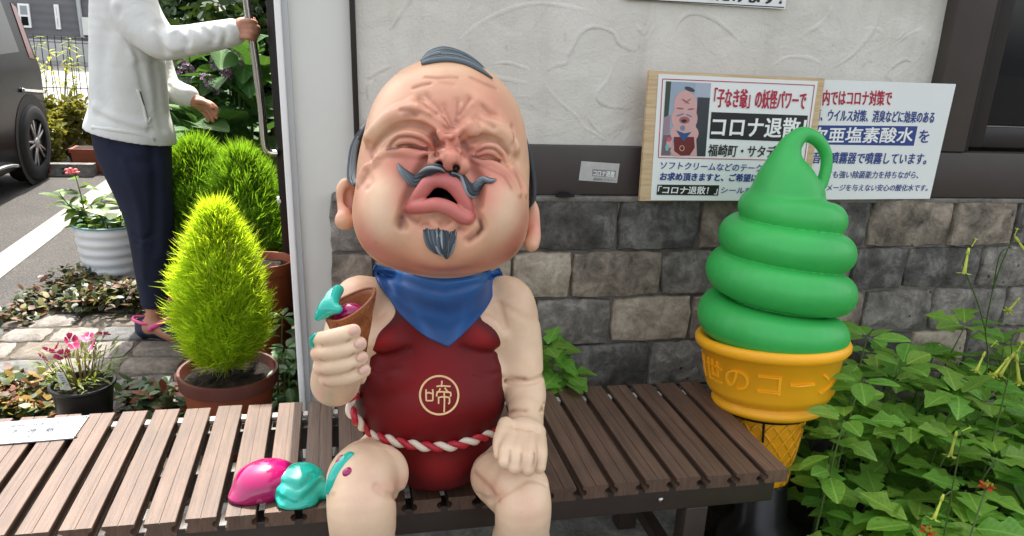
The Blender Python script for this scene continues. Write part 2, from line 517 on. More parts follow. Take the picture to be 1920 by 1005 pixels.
sheet('concrete_slab', [(-.62, .62), (1.02, .62), (1.02, 2.06), (-.62, 2.06)], -.002, M_conc)
sheet('forecourt', [(-8, -6), (8, -6), (8, .616), (-8, .616)], -.006, M_asph)
PAV = bpy.data.objects['paving']
def rough_block(w, d, h, seed, nx=5, ny=4, jit=.006, dome=.006, corner=.35):
    """a worn stone: rounded rectangle outline, uneven top; origin at its top centre, top faces +Z"""
    r = random.Random(seed); v = []; f = []
    def pt(u, vv):                          # u,v in -1..1 -> squircle-ish outline
        e = max(abs(u), abs(vv))
        x, y = u, vv
        if e > 1e-6:
            l = math.hypot(u, vv); k = 1 - corner * .28 * max(0, (l - 1)) / .414
            x, y = u * k, vv * k
        return x * w / 2, y * d / 2
    for j in range(ny + 1):
        for i in range(nx + 1):
            u = i / nx * 2 - 1; q = j / ny * 2 - 1
            x, y = pt(u, q); edge = max(abs(u), abs(q))
            z = -dome * (edge ** 4) * 1.4 + r.uniform(-1, 1) * jit * .35 * (1 if edge < .99 else .8)
            if edge > .99: x += r.uniform(-1, 1) * jit; y += r.uniform(-1, 1) * jit
            v.append((x, y, z))
    n = (nx + 1) * (ny + 1)
    for j in range(ny):
        for i in range(nx):
            a = j * (nx + 1) + i; f.append((a, a + 1, a + nx + 2, a + nx + 1))
    ring = [i for i in range(nx + 1)] + [(j * (nx + 1) + nx) for j in range(1, ny + 1)] + [ny * (nx + 1) + i for i in range(nx - 1, -1, -1)] + [j * (nx + 1) for j in range(ny - 1, 0, -1)]
    b = len(v)
    for k in ring: v.append((v[k][0] * 1.03, v[k][1] * 1.04, v[k][2] - .35 * dome - .004))
    c = len(v)
    for k in ring: v.append((v[k][0] * 1.03, v[k][1] * 1.04, -h))
    m = len(ring)
    for k in range(m):
        k2 = (k + 1) % m
        f.append((ring[k2], ring[k], b + k, b + k2)); f.append((b + k2, b + k, c + k, c + k2))
    return v, f
# setts of the paving: rows run along the rows seen in the photo
k = 0
rot = math.radians(8)
pv = [mobj('paving_stone', *rough_block(.150, .098, .05, 100 + i), M_pave[i % 3], PAV, True) for i in range(0)]
def inpoly(x, y, P):
    c = False; j = len(P) - 1
    for i in range(len(P)):
        if (P[i][1] > y) != (P[j][1] > y) and x < (P[j][0] - P[i][0]) * (y - P[i][1]) / (P[j][1] - P[i][1]) + P[i][0]: c = not c
        j = i
    return c
PP = [(-2.1, 2.50), (-.16, 2.50), (-.16, 4.7), (-.93, 4.60), (-1.33, 3.94), (-1.72, 3.30)]
yy = 2.52; row = 0
while yy < 4.7:
    rh = rng.uniform(.155, .185); xx = -2.3 + rng.uniform(0, .2)
    while xx < -.1:
        w = rng.uniform(.18, .29)
        x, y = xx + w / 2, yy + rh / 2
        # the rows bend slightly
        X = x; Y = y + .14 * (x + 1.0) * -1 * .35
        if inpoly(X, Y, PP) and not (abs(X + .34) < .1 and abs(Y - 2.40) < .1):
            v, f = rough_block(w - .020, rh - .020, .05, 1000 + k, 6, 5, .006, .007, .26)
            o = mobj('paving_stone', v, f, M_pave[rng.choice([0, 0, 1, 1, 2])], PAV, True, loc=(X, Y, .004 + rng.uniform(-.003, .004)))
            o.rotation_euler = (rng.uniform(-.03, .03), rng.uniform(-.03, .03), -.05 + rng.uniform(-.05, .05))
            auto(o, 50)
            k += 1
        xx += w
    yy += rh; row += 1

# ------------------------------------------------------------------ the shop building
shop = thing('shop_building', 'pale plastered shop wall on a dark stone base with brown trim and a dark window', 'building')
zl = float(WY(1500, 369, YW)[2])            # ledge on top of the stones
zb = float(WY(1100, 273, YW + .03)[2])      # top of the brown board
ZT = 3.3
xr = 3.4
def part_box(name, x0, x1, y0, y1, z0, z1, m, parent=shop, bevel=.003, label=None):
    mb = MB(); mb.box(((x0 + x1) / 2, (y0 + y1) / 2, (z0 + z1) / 2), (x1 - x0, y1 - y0, z1 - z0), None, bevel)
    o = mb.build(name, m, parent, label=label); 
    if bevel: auto(o, 50)
    return o
xs = float(WY(664, 120, YW + .04)[0])       # dark strip between white panel and plaster
xw0 = float(WY(1767, 155, YW)[0])           # left edge of the window casing
# plaster field
def plaster_y(x, z): return YW + .045 - .006 * mnoise.noise((x * 2.6, z * 2.6, 3.1)) - .003 * mnoise.noise((x * 9, z * 7, 8.7))
def plaster():
    nx, nz = 90, 60
    x0, x1, z0, z1 = xs - .0, xw0 - .0, zb - .02, ZT
    v = []; f = []
    for j in range(nz + 1):
        for i in range(nx + 1):
            x = x0 + (x1 - x0) * i / nx; z = z0 + (z1 - z0) * (j / nz) ** 1.3
            y = plaster_y(x, z)
            v.append((x, y, z))
    for j in range(nz):
        for i in range(nx):
            a = j * (nx + 1) + i; f.append((a, a + 1, a + nx + 2, a + nx + 1))
    return mobj('plaster_wall', v, f, M_plas, shop, True)
plaster()
# trowel ridges standing proud of the plaster
mb = MB()
RID = [[(1018, 142), (1040, 128), (1062, 122), (1068, 106), (1080, 84), (1092, 64), (1110, 54), (1130, 55), (1150, 64), (1160, 84), (1178, 94), (1193, 99)],
       [(1160, 96), (1150, 120), (1138, 148), (1118, 172), (1120, 190), (1142, 202), (1186, 208)],
       [(1018, 147), (1034, 170), (1058, 195), (1082, 215), (1100, 238), (1126, 254), (1138, 262)],
       [(1100, 222), (1112, 238), (1126, 252)],
       [(918, 118), (950, 116), (976, 122), (996, 130)], [(916, 140), (950, 146), (990, 153)],
       [(690, 150), (705, 140), (735, 126)], [(733, 60), (745, 40), (765, 12), (780, -12)], [(688, 190), (690, 160), (700, 148)],
       [(862, 70), (900, 40), (960, 12), (1010, 4), (1060, 8), (1110, 18)],
       [(1195, 44), (1204, 54), (1210, 58), (1226, 20)], [(1205, 98), (1214, 70), (1228, 46)],
       [(1620, 52), (1640, 50), (1654, 56), (1660, 66)], [(1672, 88), (1700, 66), (1732, 50)], [(1682, 80), (1700, 62)],
       [(1660, 142), (1682, 122), (1700, 114), (1712, 120)], [(1760, 90), (1776, 84), (1780, 60)], [(1560, 130), (1600, 105), (1640, 60), (1656, 10)],
       [(1440, 128), (1470, 108), (1500, 104), (1530, 110), (1545, 122)], [(1260, 70), (1290, 30), (1340, 40), (1400, 90)], [(1500, 66), (1540, 40), (1560, 10)]]
for p in RID:
    C = crom([WY(q[0], q[1], YW + .042) for q in p], 8)
    C[:, 1] = [plaster_y(q[0], q[2]) for q in C]
    # a trowel edge: long gentle slope on one side, short steep drop on the other
    T_ = np.gradient(C, axis=0); T_ /= np.linalg.norm(T_, axis=1)[:, None]; S_ = np.cross(T_, [0, 1.0, 0]) * rng.choice([-1, 1])
    hh = np.interp(np.linspace(0, 1, len(C)), [0, .3, .8, 1], [.0000, .0034, .0028, .0000]) * np.array([.65 + .5 * mnoise.noise((q[0] * 30, q[2] * 30, 1.0)) for q in C])
    v = []; f = []
    for i in range(len(C)):
        w1 = .019 + .010 * mnoise.noise((C[i][0] * 12, C[i][2] * 12, 5.0))
        v += [C[i] - S_[i] * w1 + [0, .0015, 0], C[i] - S_[i] * w1 * .45 - [0, hh[i] * .35, 0], C[i] - [0, hh[i], 0], C[i] + S_[i] * .003 + [0, .0012, 0]]
    for i in range(len(C) - 1):
        for k in range(3): f.append((i * 4 + k, i * 4 + k + 1, i * 4 + k + 5, i * 4 + k + 4))
    mobj('trowel_ridge', v, f, M_plas, shop, True)
# brown board, its lower continuation and window
part_box('trim_board', xs + .012, xw0 + .002, YW + .018, YW + .06, zl - .002, zb, M_brown, label=None)
zs = float(WY(1800, 287, YW)[2])
part_box('window_sill', xw0 - .004, xr, YW + .006, YW + .07, zl - .002, zs, M_brown)
xcs = float(WY(1880, 0, YW)[0])
xw1 = xw0 + .135
part_box('window_casing', xw0, xw1, YW + .002, YW + .075, zs + .003, ZT, M_brown)
part_box('window_casing', xw1, xw1 + .03, YW + .020, YW + .09, zs + .003, ZT, M_brownd)
xg = xw1 + .03
win = part_box('window_frame', xg, xg + .075, YW + .045, YW + .11, zs + .012, ZT, M_brownd)
mb = MB(); mb.box((xg + .55, YW + .078, zs + .045), (.95, .06, .066), None, .003)
auto(mb.build('window_rail', M_brownd, shop), 50)
g = NT('window_glass'); g.set(color=(.01, .012, .013, 1), rough=.03, spec=.45); 
mobj('window_pane', [(xg + .07, YW + .085, zs + .07), (xr, YW + .085, zs + .07), (xr, YW + .085, ZT), (xg + .07, YW + .085, ZT)], [(0, 1, 2, 3)], g.m, shop)
mb = MB(); mb.box((xg + .55, YW + .052, zs + .0805), (.95, .006, .003)); mb.build('window_bead', M_steel, shop)
# white side panel, dark strip and corner post (they lean a little, as in the photo)
LEAN = .028
def lean(o, piv=.45):
    for vv in o.data.vertices: vv.co.x += -(vv.co.z - piv) * LEAN
    return o
xc1 = float(WY(583, 752, YW + .05)[0])
lean(part_box('side_panel', xc1 - .01, xs + .02, YW + .055, YW + .10, 0, ZT, M_white, bevel=0))
lean(part_box('dark_strip', xs - .007, xs + .007, YW + .030, YW + .056, .2, ZT, M_brownd, bevel=.001), 1.27)
xc0 = float(WY(559, 752, YW + .02)[0])
lean(part_box('corner_post', xc0, xc1 - .018, YW + .02, YW + .10, 0, ZT, M_whitefr, bevel=.004))
lean(part_box('corner_post', xc1 - .019, xc1 - .002, YW + .034, YW + .10, 0, ZT, simple('grey_frame', srgb(186, 188, 187), .4, .03), bevel=.002))
# side facade behind the corner, roof with its eaves
part_box('side_wall', xs, xr, 4.3, 4.4, 0, ZT, M_white, bevel=0)
part_box('side_wall', xc0 + .03, xc0 + .10, 4.25, 7.0, 0, ZT, M_white, bevel=0)
part_box('end_wall', xr, xr + .1, YW, 7.0, 0, ZT, M_plas, bevel=0)
part_box('inner_wall', xs, xr, 3.2, 3.3, 0, ZT, simple('dim_interior', srgb(60, 56, 52), .8, .1), bevel=0)
part_box('roof', xc0 - .02, xr + .3, 1.80, 7.1, ZT, ZT + .14, simple('roof_metal', srgb(88, 90, 92), .5, .08), bevel=.005)
# stone base: mortar bed and single stones
zrows = [zl]
for px, py in ((1300, 470), (1300, 555), (1180, 644)): zrows.append(float(WY(px, py, YW)[2]))
dz = (zrows[0] - zrows[3]) / 3
while zrows[-1] - dz > -.05: zrows.append(zrows[-1] - dz)
xs0 = float(WY(617, 420, YW)[0])
part_box('mortar_bed', xs0 + .012, xr, YW + .022, YW + .10, -.02, zl - .006, M_mort, bevel=0)
part_box('ledge_mortar', xs0 + .012, xr, YW + .004, YW + .06, zl - .020, zl - .0045, M_mort, bevel=.004)
EDGES = {0: [617, 760, 880, 1000, 1161, 1315, 1440, 1635, 1792, 1912], 1: [620, 700, 850, 960, 1073, 1242, 1400, 1530, 1600, 1701, 1842], 2: [622, 740, 880, 1002, 1146, 1297, 1440, 1560, 1620, 1749, 1884],
         3: [624, 700, 830, 945, 1063, 1218, 1350, 1480]}
KIND = {(0, 3): 0, (0, 4): 0, (0, 5): 3, (1, 3): 2, (1, 4): 3, (1, 5): 1, (2, 3): 1, (2, 4): 2, (3, 4): 0, (3, 5): 1, (0, 7): 3, (0, 8): 3, (1, 9): 0, (1, 10): 1, (2, 8): 1, (2, 9): 1, (2, 10): 1, (0, 0): 1, (1, 0): 3, (0, 9): 0, (1, 8): 0}
k = 0
for r_ in range(len(zrows) - 1):
    z1, z0 = zrows[r_], zrows[r_ + 1]; zc = (z0 + z1) / 2
    if r_ in EDGES:
        pyc = {0: 420, 1: 515, 2: 600, 3: 685}[r_]
        xe = [float(WY(px, pyc - .02 * (px - 1200), YW)[0]) for px in EDGES[r_]]
    else: xe = [xs0 + rng.uniform(.1, .2)]; xe.insert(0, xs0)
    while xe[-1] < xr: xe.append(xe[-1] + rng.uniform(.19, .29))
    for i in range(len(xe) - 1):
        w = min(xe[i + 1], xr) - xe[i] - .010; h = z1 - z0 - .011
        if w < .05: continue
        big = w > .17
        v, f = rough_block(w, h, .05, 3000 + k, 8 if big else 5, 5, .0030, .0055, .20)
        o = mobj('stone', [(p[0], -p[2], p[1]) for p in v], [q for q in f], M_st[KIND.get((r_, i), rng.choice([0, 0, 1, 1, 3, 3, 2]))], shop, True,
                 loc=((xe[i] + min(xe[i + 1], xr)) / 2, YW + rng.uniform(-.004, .004), zc))
        o.rotation_euler = (rng.uniform(-.025, .025), rng.uniform(-.015, .015), rng.uniform(-.02, .02))
        auto(o, 45); k += 1

# door of the side facade, standing a little open, with its long steel handle
def door():
    ytop = 2.9
    xa = float(WY(536, 560, 3.25)[0])
    Y0 = 3.2; Y1 = 4.2
    def dx(y): return xa + (y - Y0) * .16
    mb = MB()
    a = math.atan2(.16, 1.0); rot = Matrix.Rotation(-a, 3, 'Z')
    xm = (dx(Y0) + .03)
    mb.box((xm, Y0 + .05, 1.45), (.052, .10, 2.7), rot, .004)
    mb.box((dx(Y1) + .03, Y1 - .05, 1.45), (.052, .10, 2.7), rot, .004)
    mb.box(((dx(Y0) + dx(Y1)) / 2 + .03, (Y0 + Y1) / 2, .16), (.05, .82, .12), rot, .003)
    mb.box(((dx(Y0) + dx(Y1)) / 2 + .03, (Y0 + Y1) / 2, 2.74), (.05, .82, .12), rot, .003)
    d = mb.build('door', M_brownd, shop); lean(d); auto(d, 50)
    gl = MB(); gl.box(((dx(Y0) + dx(Y1)) / 2 + .03, (Y0 + Y1) / 2, 1.45), (.008, .80, 2.46), rot)
    gg = gl.build('door_glass', g.m, d); lean(gg)
    # handle
    p0 = WY(522, 288, 3.19); pts = [p0, WY(508, 287, 3.19), WY(499, 280, 3.19), WY(495, 262, 3.19), WY(490, 200, 3.19), WY(480, 120, 3.19), WY(468, 40, 3.19), WY(459, -30, 3.19), WY(450, -110, 3.19), WY(441, -190, 3.19)]
    C = crom(pts, 6)
    v, f = tube_geo(C, .0155, 14); mobj('handle', v, f, simple('chrome', srgb(208, 206, 202), .12, .03, metal=1.0), d, True)
    mb = MB(); mb.tube([WY(520, 376, 3.22), WY(527, 376, 3.22)], .018, 10); mb.build('door_stop', M_white, d)
door()

# small worn sticker on the brown board and the notice above
def quadY(pts, Y, tilt=0.0): return [WY(p[0], p[1], Y) for p in pts]

# ------------------------------------------------------------------ bench
bench = thing('bench', 'slatted brown wood plastic bench along the shop wall', 'bench')
def m_slat():
    n = NT('slat_composite'); v = n.coord('Object', (1, 1, 1), rnd=True); v2 = n.coord('Object', (420, 3, 40), rnd=True); v3 = n.coord('Object', (90, 5, 20), rnd=True)
    f = n.noise(v, 7, 5); s = n.noise(v2, 1.0, 3, .6); s3 = n.noise(v3, 1.0, 4, .6)
    oi = n.n('ShaderNodeObjectInfo')
    c = n.ramp(s3, [(.3, srgb(82, 63, 51)), (.7, srgb(106, 83, 67))])
    c = n.mix(c, n.ramp(f, [(.3, (.82, .82, .82, 1)), (.7, (1.12, 1.10, 1.08, 1))]), 1.0, 'MULTIPLY')
    c = n.mix(c, n.ramp(oi.outputs['Random'], [(0, (.86, .85, .85, 1)), (1, (1.10, 1.10, 1.12, 1))]), 1.0, 'MULTIPLY')
    c = n.mix(c, n.ramp(s, [(.35, (.80, .80, .80, 1)), (.65, (1.08, 1.08, 1.08, 1))]), .8, 'MULTIPLY')
    n.set(color=c, rough=.52, spec=.5); n.bump(s, .5, .002); return n.m
M_slat = m_slat()
BY0, BY1, BZ = 1.370, 1.842, .42
SW, SH, PITCH = .0575, .032, .0735
def slat_profile(right_groove=True):
    w, h = SW / 2, SH; P = []
    g_r = .0085; zc = -h * .52
    P += [(-w + .0012, 0), (-.0010, 0), (-.0007, -.0016), (.0007, -.0016), (.0010, 0), (w - .0012, 0), (w, -.0012)]
    if right_groove:
        P += [(w, zc + g_r)] + [(w - g_r * 1.0 * math.sin(a) , zc + g_r * math.cos(a)) for a in np.linspace(.35, math.pi - .35, 7)] + [(w, zc - g_r)]
    P += [(w, -h), (-w, -h), (-w, zc - g_r)] + [(-w + g_r * math.sin(a), zc - g_r * math.cos(a)) for a in np.linspace(.35, math.pi - .35, 7)] + [(-w, zc + g_r), (-w, -.0012)]
    return P
def slat_mesh(P):
    n = len(P); L = BY1 - BY0
    v = [(p[0], 0, p[1]) for p in P] + [(p[0], L, p[1]) for p in P]
    f = [(i, (i + 1) % n, n + (i + 1) % n, n + i) for i in range(n)] + [tuple(range(n))[::-1], tuple(range(n, 2 * n))]
    o = mobj('slat', v, f, M_slat, bench); fixn(o); auto(o, 40); return o
s0 = slat_mesh(slat_profile(False)); s1 = slat_mesh(slat_profile())
xright = .9855
s0.location = (xright, BY0, BZ)
for i in range(1, 31):
    o = s1 if i == 1 else s1.copy()
    if i > 1: link(o, bench)
    o.location = (xright - i * PITCH, BY0 + rng.uniform(-.002, .002), BZ + rng.uniform(-.0008, .0008))
    o.rotation_euler = (0, rng.uniform(-.006, .006), rng.uniform(-.002, .002))
xl = xright - 30 * PITCH - .03
M_rail = simple('rail_paint', srgb(52, 42, 36), .45, .2, 9, .1, 60)
for y0, y1 in ((BY0 + .018, BY0 + .062), (BY1 - .075, BY1 - .03), ((BY0 + BY1) / 2 - .02, (BY0 + BY1) / 2 + .02)):
    part_box('rail', xl, xright + .012, y0, y1, BZ - SH - .062, BZ - SH - .001, M_rail, bench)
for x in (.78, -.62, -1.12):
    for y in (BY0 + .02, BY1 - .08):
        part_box('leg', x, x + .055, y, y + .05, -.002, BZ - SH - .063, M_rail, bench)
    part_box('cross_bar', x + .012, x + .045, BY0 + .071, BY1 - .081, .10, .135, M_rail, bench)
mb = MB(); p = WY(1235, 966, BY0 + .016); mb.lathe([(0, .006), (.006, .005), (.007, 0)], (0, 0, 0), 12)
o = mb.build('bolt', M_steel, bench, True); o.rotation_euler = (math.pi / 2, 0, 0); o.location = (p[0], BY0 + .0175, BZ - SH - .030)
clip = None
for i in range(30):
    if clip is None:
        mb = MB(); mb.box((0, 0, 0), (.013, .024, .010), None, .002); clip = mb.build('clip', simple('clip_plastic', srgb(190, 182, 172), .5, .1), bench); o = clip
    else: o = clip.copy(); link(o, bench)
    o.location = (xright - (i + .5) * PITCH, BY1 - .04, BZ - .0155)
# riveted name plate on the slats
def plate():
    pl = [WZ(168, 780, BZ + .001), WZ(138, 823, BZ + .001), WZ(-190, 850, BZ + .001), WZ(-150, 806, BZ + .001)]
    u = np.array(pl[3]) - np.array(pl[0]); 
    mb = MB(); mb.prism([Vector(p) for p in pl][::-1], (0, 0, .0025))
    m = simple('plate_metal', srgb(158, 162, 168), .4, .04, metal=.25, spec=.4)
    o = mb.build('name_plate', m, bench); fixn(o)
    for px, py in ((159, 783), (140, 817)):
        q = WZ(px, py, BZ + .003); mb = MB(); mb.lathe([(0, .0035), (.004, .003), (.0058, 0)], q, 12); mb.build('rivet', M_steel, o, True)
    return o
NPL = plate()
# ------------------------------------------------------------------ the seated statue
def rebase(t, loc):
    """move a thing's origin to loc while its parts stay where they are"""
    loc = Vector(loc); d = loc - t.location
    t.location = loc
    for ch in t.children: ch.location = ch.location - d

def Q(px, py, zc):
    return np.array([(px - 960) / F * zc, -(py - 502.5) / F * zc, -zc])
def PY(px, py, Y): return w2c(WY(px, py, Y))
def rp(r, c): return np.asarray(r, float) * (-c[2]) / F       # pixel radius -> metres at that depth

HS = 0.0028
G = Grid((-.40, -.86, -1.80), (.12, .45, -1.12), HS)

# --- torso (also the costume's base), then limbs
def ellY(g, px, py, Y, r, k=.03, op='u'):
    c = PY(px, py, Y); g.ell(c, rp(np.array(r, float), c), k, op)
def chainY(g, pts, k=.02, op='u', sub=5):
    """pts rows: px, py, Y, r(px)"""
    C = np.array([list(PY(*p[:3])) + [0] for p in pts]); 
    for i, p in enumerate(pts): C[i, 3] = p[3] * (-C[i, 2]) / F
    C = crom(C, sub); g.chain(C[:, :3], C[:, 3], k, op)

HD = Grid((-.37, -.08, -1.62), (.09, .45, -1.18), .0018)
NR = np.arange(1.12, 1.72, .0015)
def surf(px, py, g=None, off=0.0):
    """point of the solid seen along the pixel, pushed off pixels towards the viewer"""
    g = g or HD
    pts = np.stack([(px - 960) / F * NR, -(py - 502.5) / F * NR, -NR], 1)
    d = g.sample(pts)
    j = np.argmax(d < 0)
    if d[j] >= 0: j = int(np.argmin(d))
    zc = NR[j]
    if j > 0 and d[j] < 0 <= d[j - 1]: zc = NR[j - 1] + (NR[j] - NR[j - 1]) * d[j - 1] / (d[j - 1] - d[j])
    return Q(px, py, zc - off * zc / F)
def ridge(pts, off=-2.0, k=.01, op='u', sub=5, g=None):
    """pts rows: px, py, r ; centre sits off pixels before the surface"""
    g = g or HD
    C = []
    for p in pts:
        o = off if len(p) < 4 else p[3]
        s = surf(p[0], p[1], g, o); C.append([*s, p[2] * (-s[2]) / F])
    C = crom(C, sub); g.chain(C[:, :3], C[:, 3], k, op); return C
def crease(pts, r, depth, g=None, sub=5):
    g = g or HD
    C = crom(np.array([surf(p[0], p[1], g) for p in pts]), sub)
    g.groove(C, r * .001, depth * .001 * (1.85 if g is HD else 1.0)); return C

def torso(g):
    ellY(g, 815, 600, 1.50, (118, 95, 85), .03)
    ellY(g, 808, 738, 1.46, (137, 110, 112), .05)
    ellY(g, 812, 835, 1.46, (128, 70, 100), .04)
    ellY(g, 822, 862, 1.42, (68, 46, 68), .03)
    ellY(g, 718, 634, 1.452, (44, 32, 34), .03)
    ellY(g, 900, 632, 1.445, (42, 32, 34), .03)
    ellY(g, 705, 702, 1.44, (34, 22, 40), .03)
    ellY(g, 905, 692, 1.44, (38, 22, 40), .03)
torso(G)
# neck, shoulders and arms
ellY(G, 830, 535, 1.47, (80, 60, 70), .03)
chainY(G, [(690, 562, 1.50, 44), (668, 566, 1.47, 44), (650, 625, 1.45, 42), (634, 700, 1.40, 41), (630, 715, 1.37, 41)], .03)
chainY(G, [(630, 716, 1.37, 40), (626, 716, 1.33, 43), (630, 690, 1.27, 41), (634, 668, 1.235, 38)], .02)
ellY(G, 632, 672, 1.235, (38, 44, 34), .018)
chainY(G, [(930, 560, 1.50, 42), (958, 566, 1.47, 43), (972, 630, 1.455, 43), (979, 700, 1.43, 40)], .03)
chainY(G, [(980, 708, 1.43, 39.5), (985, 740, 1.405, 39), (986, 768, 1.375, 34)], .004)
chainY(G, [(985, 772, 1.365, 34), (984, 800, 1.335, 35)], .004)
ellY(G, 982, 812, 1.285, (42, 30, 30), .02)
ridge([(738, 588, 9, -6), (714, 614, 9, -6), (692, 640, 8, -6)], k=.012, g=G)
ridge([(905, 598, 9, -5), (926, 610, 10, -5), (944, 628, 9, -5)], k=.01, g=G)
crease([(936, 572), (942, 592), (946, 612)], 6, 6, g=G)
# right arm hand fingers on the thigh
for pts in ([(958, 816, 1.25, 13), (950, 842, 1.205, 14.5), (947, 866, 1.185, 13)],
            [(975, 820, 1.245, 14), (969, 850, 1.195, 15), (965, 876, 1.18, 13.5)],
            [(995, 822, 1.245, 14), (993, 854, 1.195, 15), (990, 880, 1.18, 13.5)],
            [(1012, 822, 1.26, 13), (1013, 850, 1.212, 14), (1011, 876, 1.195, 12.5)]):
    chainY(G, pts, .004)
chainY(G, [(948, 796, 1.285, 15), (938, 826, 1.24, 14), (936, 852, 1.215, 11)], .008)
# fist round the cone
FING = [[(600, 636, 1.225, 14), (618, 634, 1.185, 16), (642, 628, 1.172, 16), (663, 621, 1.18, 14)],
        [(596, 663, 1.225, 14), (616, 661, 1.185, 16), (648, 654, 1.170, 16), (674, 645, 1.18, 14)],
        [(600, 690, 1.225, 14), (620, 688, 1.185, 15.5), (652, 681, 1.172, 15.5), (678, 671, 1.182, 13)],
        [(610, 712, 1.225, 13), (628, 711, 1.192, 15), (658, 705, 1.178, 15), (682, 695, 1.187, 13)]]
for pts in FING: chainY(G, pts, .0045)
def ring_groove(px, py, Y, rpx, r, d, tilt=0.0):
    c = PY(px, py, Y); q = rpx * (-c[2]) / F
    G.groove([c + np.array([q * math.cos(a), tilt * q * math.cos(a) - .25 * q * math.sin(a), q * math.sin(a)]) for a in np.linspace(0, 2 * math.pi, 25)], r, d)
ring_groove(980, 702, 1.43, 40, .0055, .009, .05)
ring_groove(985, 766, 1.372, 35, .0050, .0075, .10)
ring_groove(970, 575, 1.465, 46, .008, .003, -.5)
# legs
chainY(G, [(704, 872, 1.50, 52), (688, 884, 1.37, 60), (680, 898, 1.25, 66)], .022)
ellY(G, 718, 888, 1.285, (48, 52, 46), .016)
chainY(G, [(676, 905, 1.222, 62), (678, 950, 1.20, 64), (680, 985, 1.215, 62)], .010)
chainY(G, [(680, 996, 1.225, 58), (682, 1040, 1.25, 56)], .004)
crease([(768, 908), (752, 926), (730, 930), (706, 914)], 6, 9, g=G)
chainY(G, [(930, 872, 1.50, 50), (952, 886, 1.38, 56), (960, 908, 1.275, 60)], .022)
ellY(G, 926, 894, 1.31, (44, 46, 44), .016)
chainY(G, [(976, 916, 1.235, 54), (981, 955, 1.21, 53), (977, 1012, 1.245, 50)], .010)
crease([(898, 930), (925, 938), (950, 920), (980, 902)], 6, 8, g=G)
crease([(1024, 908), (1008, 900), (990, 898)], 5, 5, g=G)
for sx in (WY(680, 1010, 1.235), WY(976, 1012, 1.245)):
    a = w2c(sx); b = w2c((sx[0], 1.245, .12)); c = w2c((sx[0], 1.245, .055)); d = w2c((sx[0] - .005, 1.12, .045))
    G.chain([a, b], [.054, .043], .015); G.chain([b, c, d], [.043, .05, .042], .02)
    for q in range(5):
        t = w2c((sx[0] - .034 + .017 * q, 1.085 + .004 * abs(q - 1.5), .03)); G.ell(t, .014, .006)

# --- head
def ellQ(px, py, zc, r, k=.03, op='u', g=None):
    c = Q(px, py, zc); (g or G).ell(c, rp(np.array(r, float), c), k, op)
ellQ(837, 264, 1.46, (149, 151, 150), .03, g=HD)
ellQ(830, 340, 1.43, (158, 120, 120), .05, g=HD)
ellQ(734, 398, 1.388, (71, 88, 98), .028, g=HD)
ellQ(922, 394, 1.388, (69, 92, 98), .028, g=HD)
ellQ(832, 436, 1.43, (142, 86, 118), .04, g=HD)
# muzzle, chin ball
ellQ(828, 368, 1.335, (56, 62, 34), .03, g=HD)
ellQ(836, 455, 1.335, (54, 44, 32), .035, g=HD)
# brow mass and bulges over the eyes
ridge([(698, 258, 17, -6), (716, 238, 18, -4), (738, 222, 19, -3), (768, 213, 19, -3), (796, 217, 18, -2), (818, 232, 15, -1), (834, 254, 12, -1)], k=.012)
ridge([(958, 276, 17, -7), (948, 258, 18, -5), (930, 244, 18, -4), (908, 238, 16, -3)], k=.012)
ridge([(886, 246, 16, 0), (881, 240, 16, 0)], k=.008)
# knots and ribs between the brows
ridge([(819, 210, 6, -2), (828, 224, 7, 0), (836, 236, 7, 1), (848, 243, 6, 1)], k=.005)
ridge([(880, 196, 6, -2), (868, 212, 7, 0), (860, 226, 7, 1), (855, 238, 6, 1)], k=.005)
ridge([(866, 240, 7, 0), (857, 250, 8, 1), (848, 260, 7, 1), (838, 272, 6, 0)], k=.005)
ridge([(824, 250, 7, 0), (832, 262, 8, 1), (841, 272, 7, 1)], k=.005)
ridge([(850, 262, 7, 1), (858, 274, 7, 0), (864, 284, 6, 0)], k=.005)
# nose
ridge([(846, 262, 10, -3), (845, 280, 14, 0), (845, 294, 17, 6)], k=.012)
NB = surf(845, 294)
ellQ(843, 300, -NB[2] - .004, (23, 20, 24), .010, g=HD)
ellQ(817, 305, -NB[2] + .006, (16, 17, 20), .007, g=HD)
ellQ(867, 312, -NB[2] + .008, (15, 16, 20), .007, g=HD)
crease([(800, 298), (804, 288), (816, 284)], 5, 4); crease([(884, 304), (880, 294), (870, 290)], 5, 4)
# overhang of the brows, sockets and closed lids
crease([(699, 280), (716, 258), (738, 241), (767, 233), (792, 237), (813, 250), (822, 270)], 5, 6)
crease([(868, 274), (880, 265), (906, 258), (934, 266), (952, 288)], 5, 6)
crease([(728, 279), (745, 276), (770, 272), (797, 280), (812, 286)], 12, 5)
crease([(888, 290), (905, 296), (925, 300), (944, 306)], 11, 5)
crease([(814, 256), (820, 270), (818, 284)], 7, 7)
crease([(870, 270), (878, 282), (886, 292)], 6, 6)
ridge([(726, 278, 4, 0), (738, 260, 6, 1), (758, 251, 6.5, 2), (782, 253, 6.5, 2), (802, 264, 6, 1), (813, 281, 4, 0)], k=.003)
ridge([(736, 276, 3.5, 1), (752, 266, 6, 2), (776, 265, 6, 2), (797, 276, 4, 1)], k=.003)
ridge([(888, 289, 4, 0), (904, 275, 6, 1), (926, 275, 6.5, 1), (942, 288, 6, 1), (950, 304, 4, 0)], k=.003)
ridge([(896, 291, 3.5, 1), (911, 285, 5, 2), (926, 288, 5, 2), (937, 299, 3.5, 1)], k=.003)
crease([(726, 280), (745, 278), (770, 275), (799, 281)], 3.0, 7)
crease([(886, 293), (905, 298), (935, 303)], 3.0, 7)
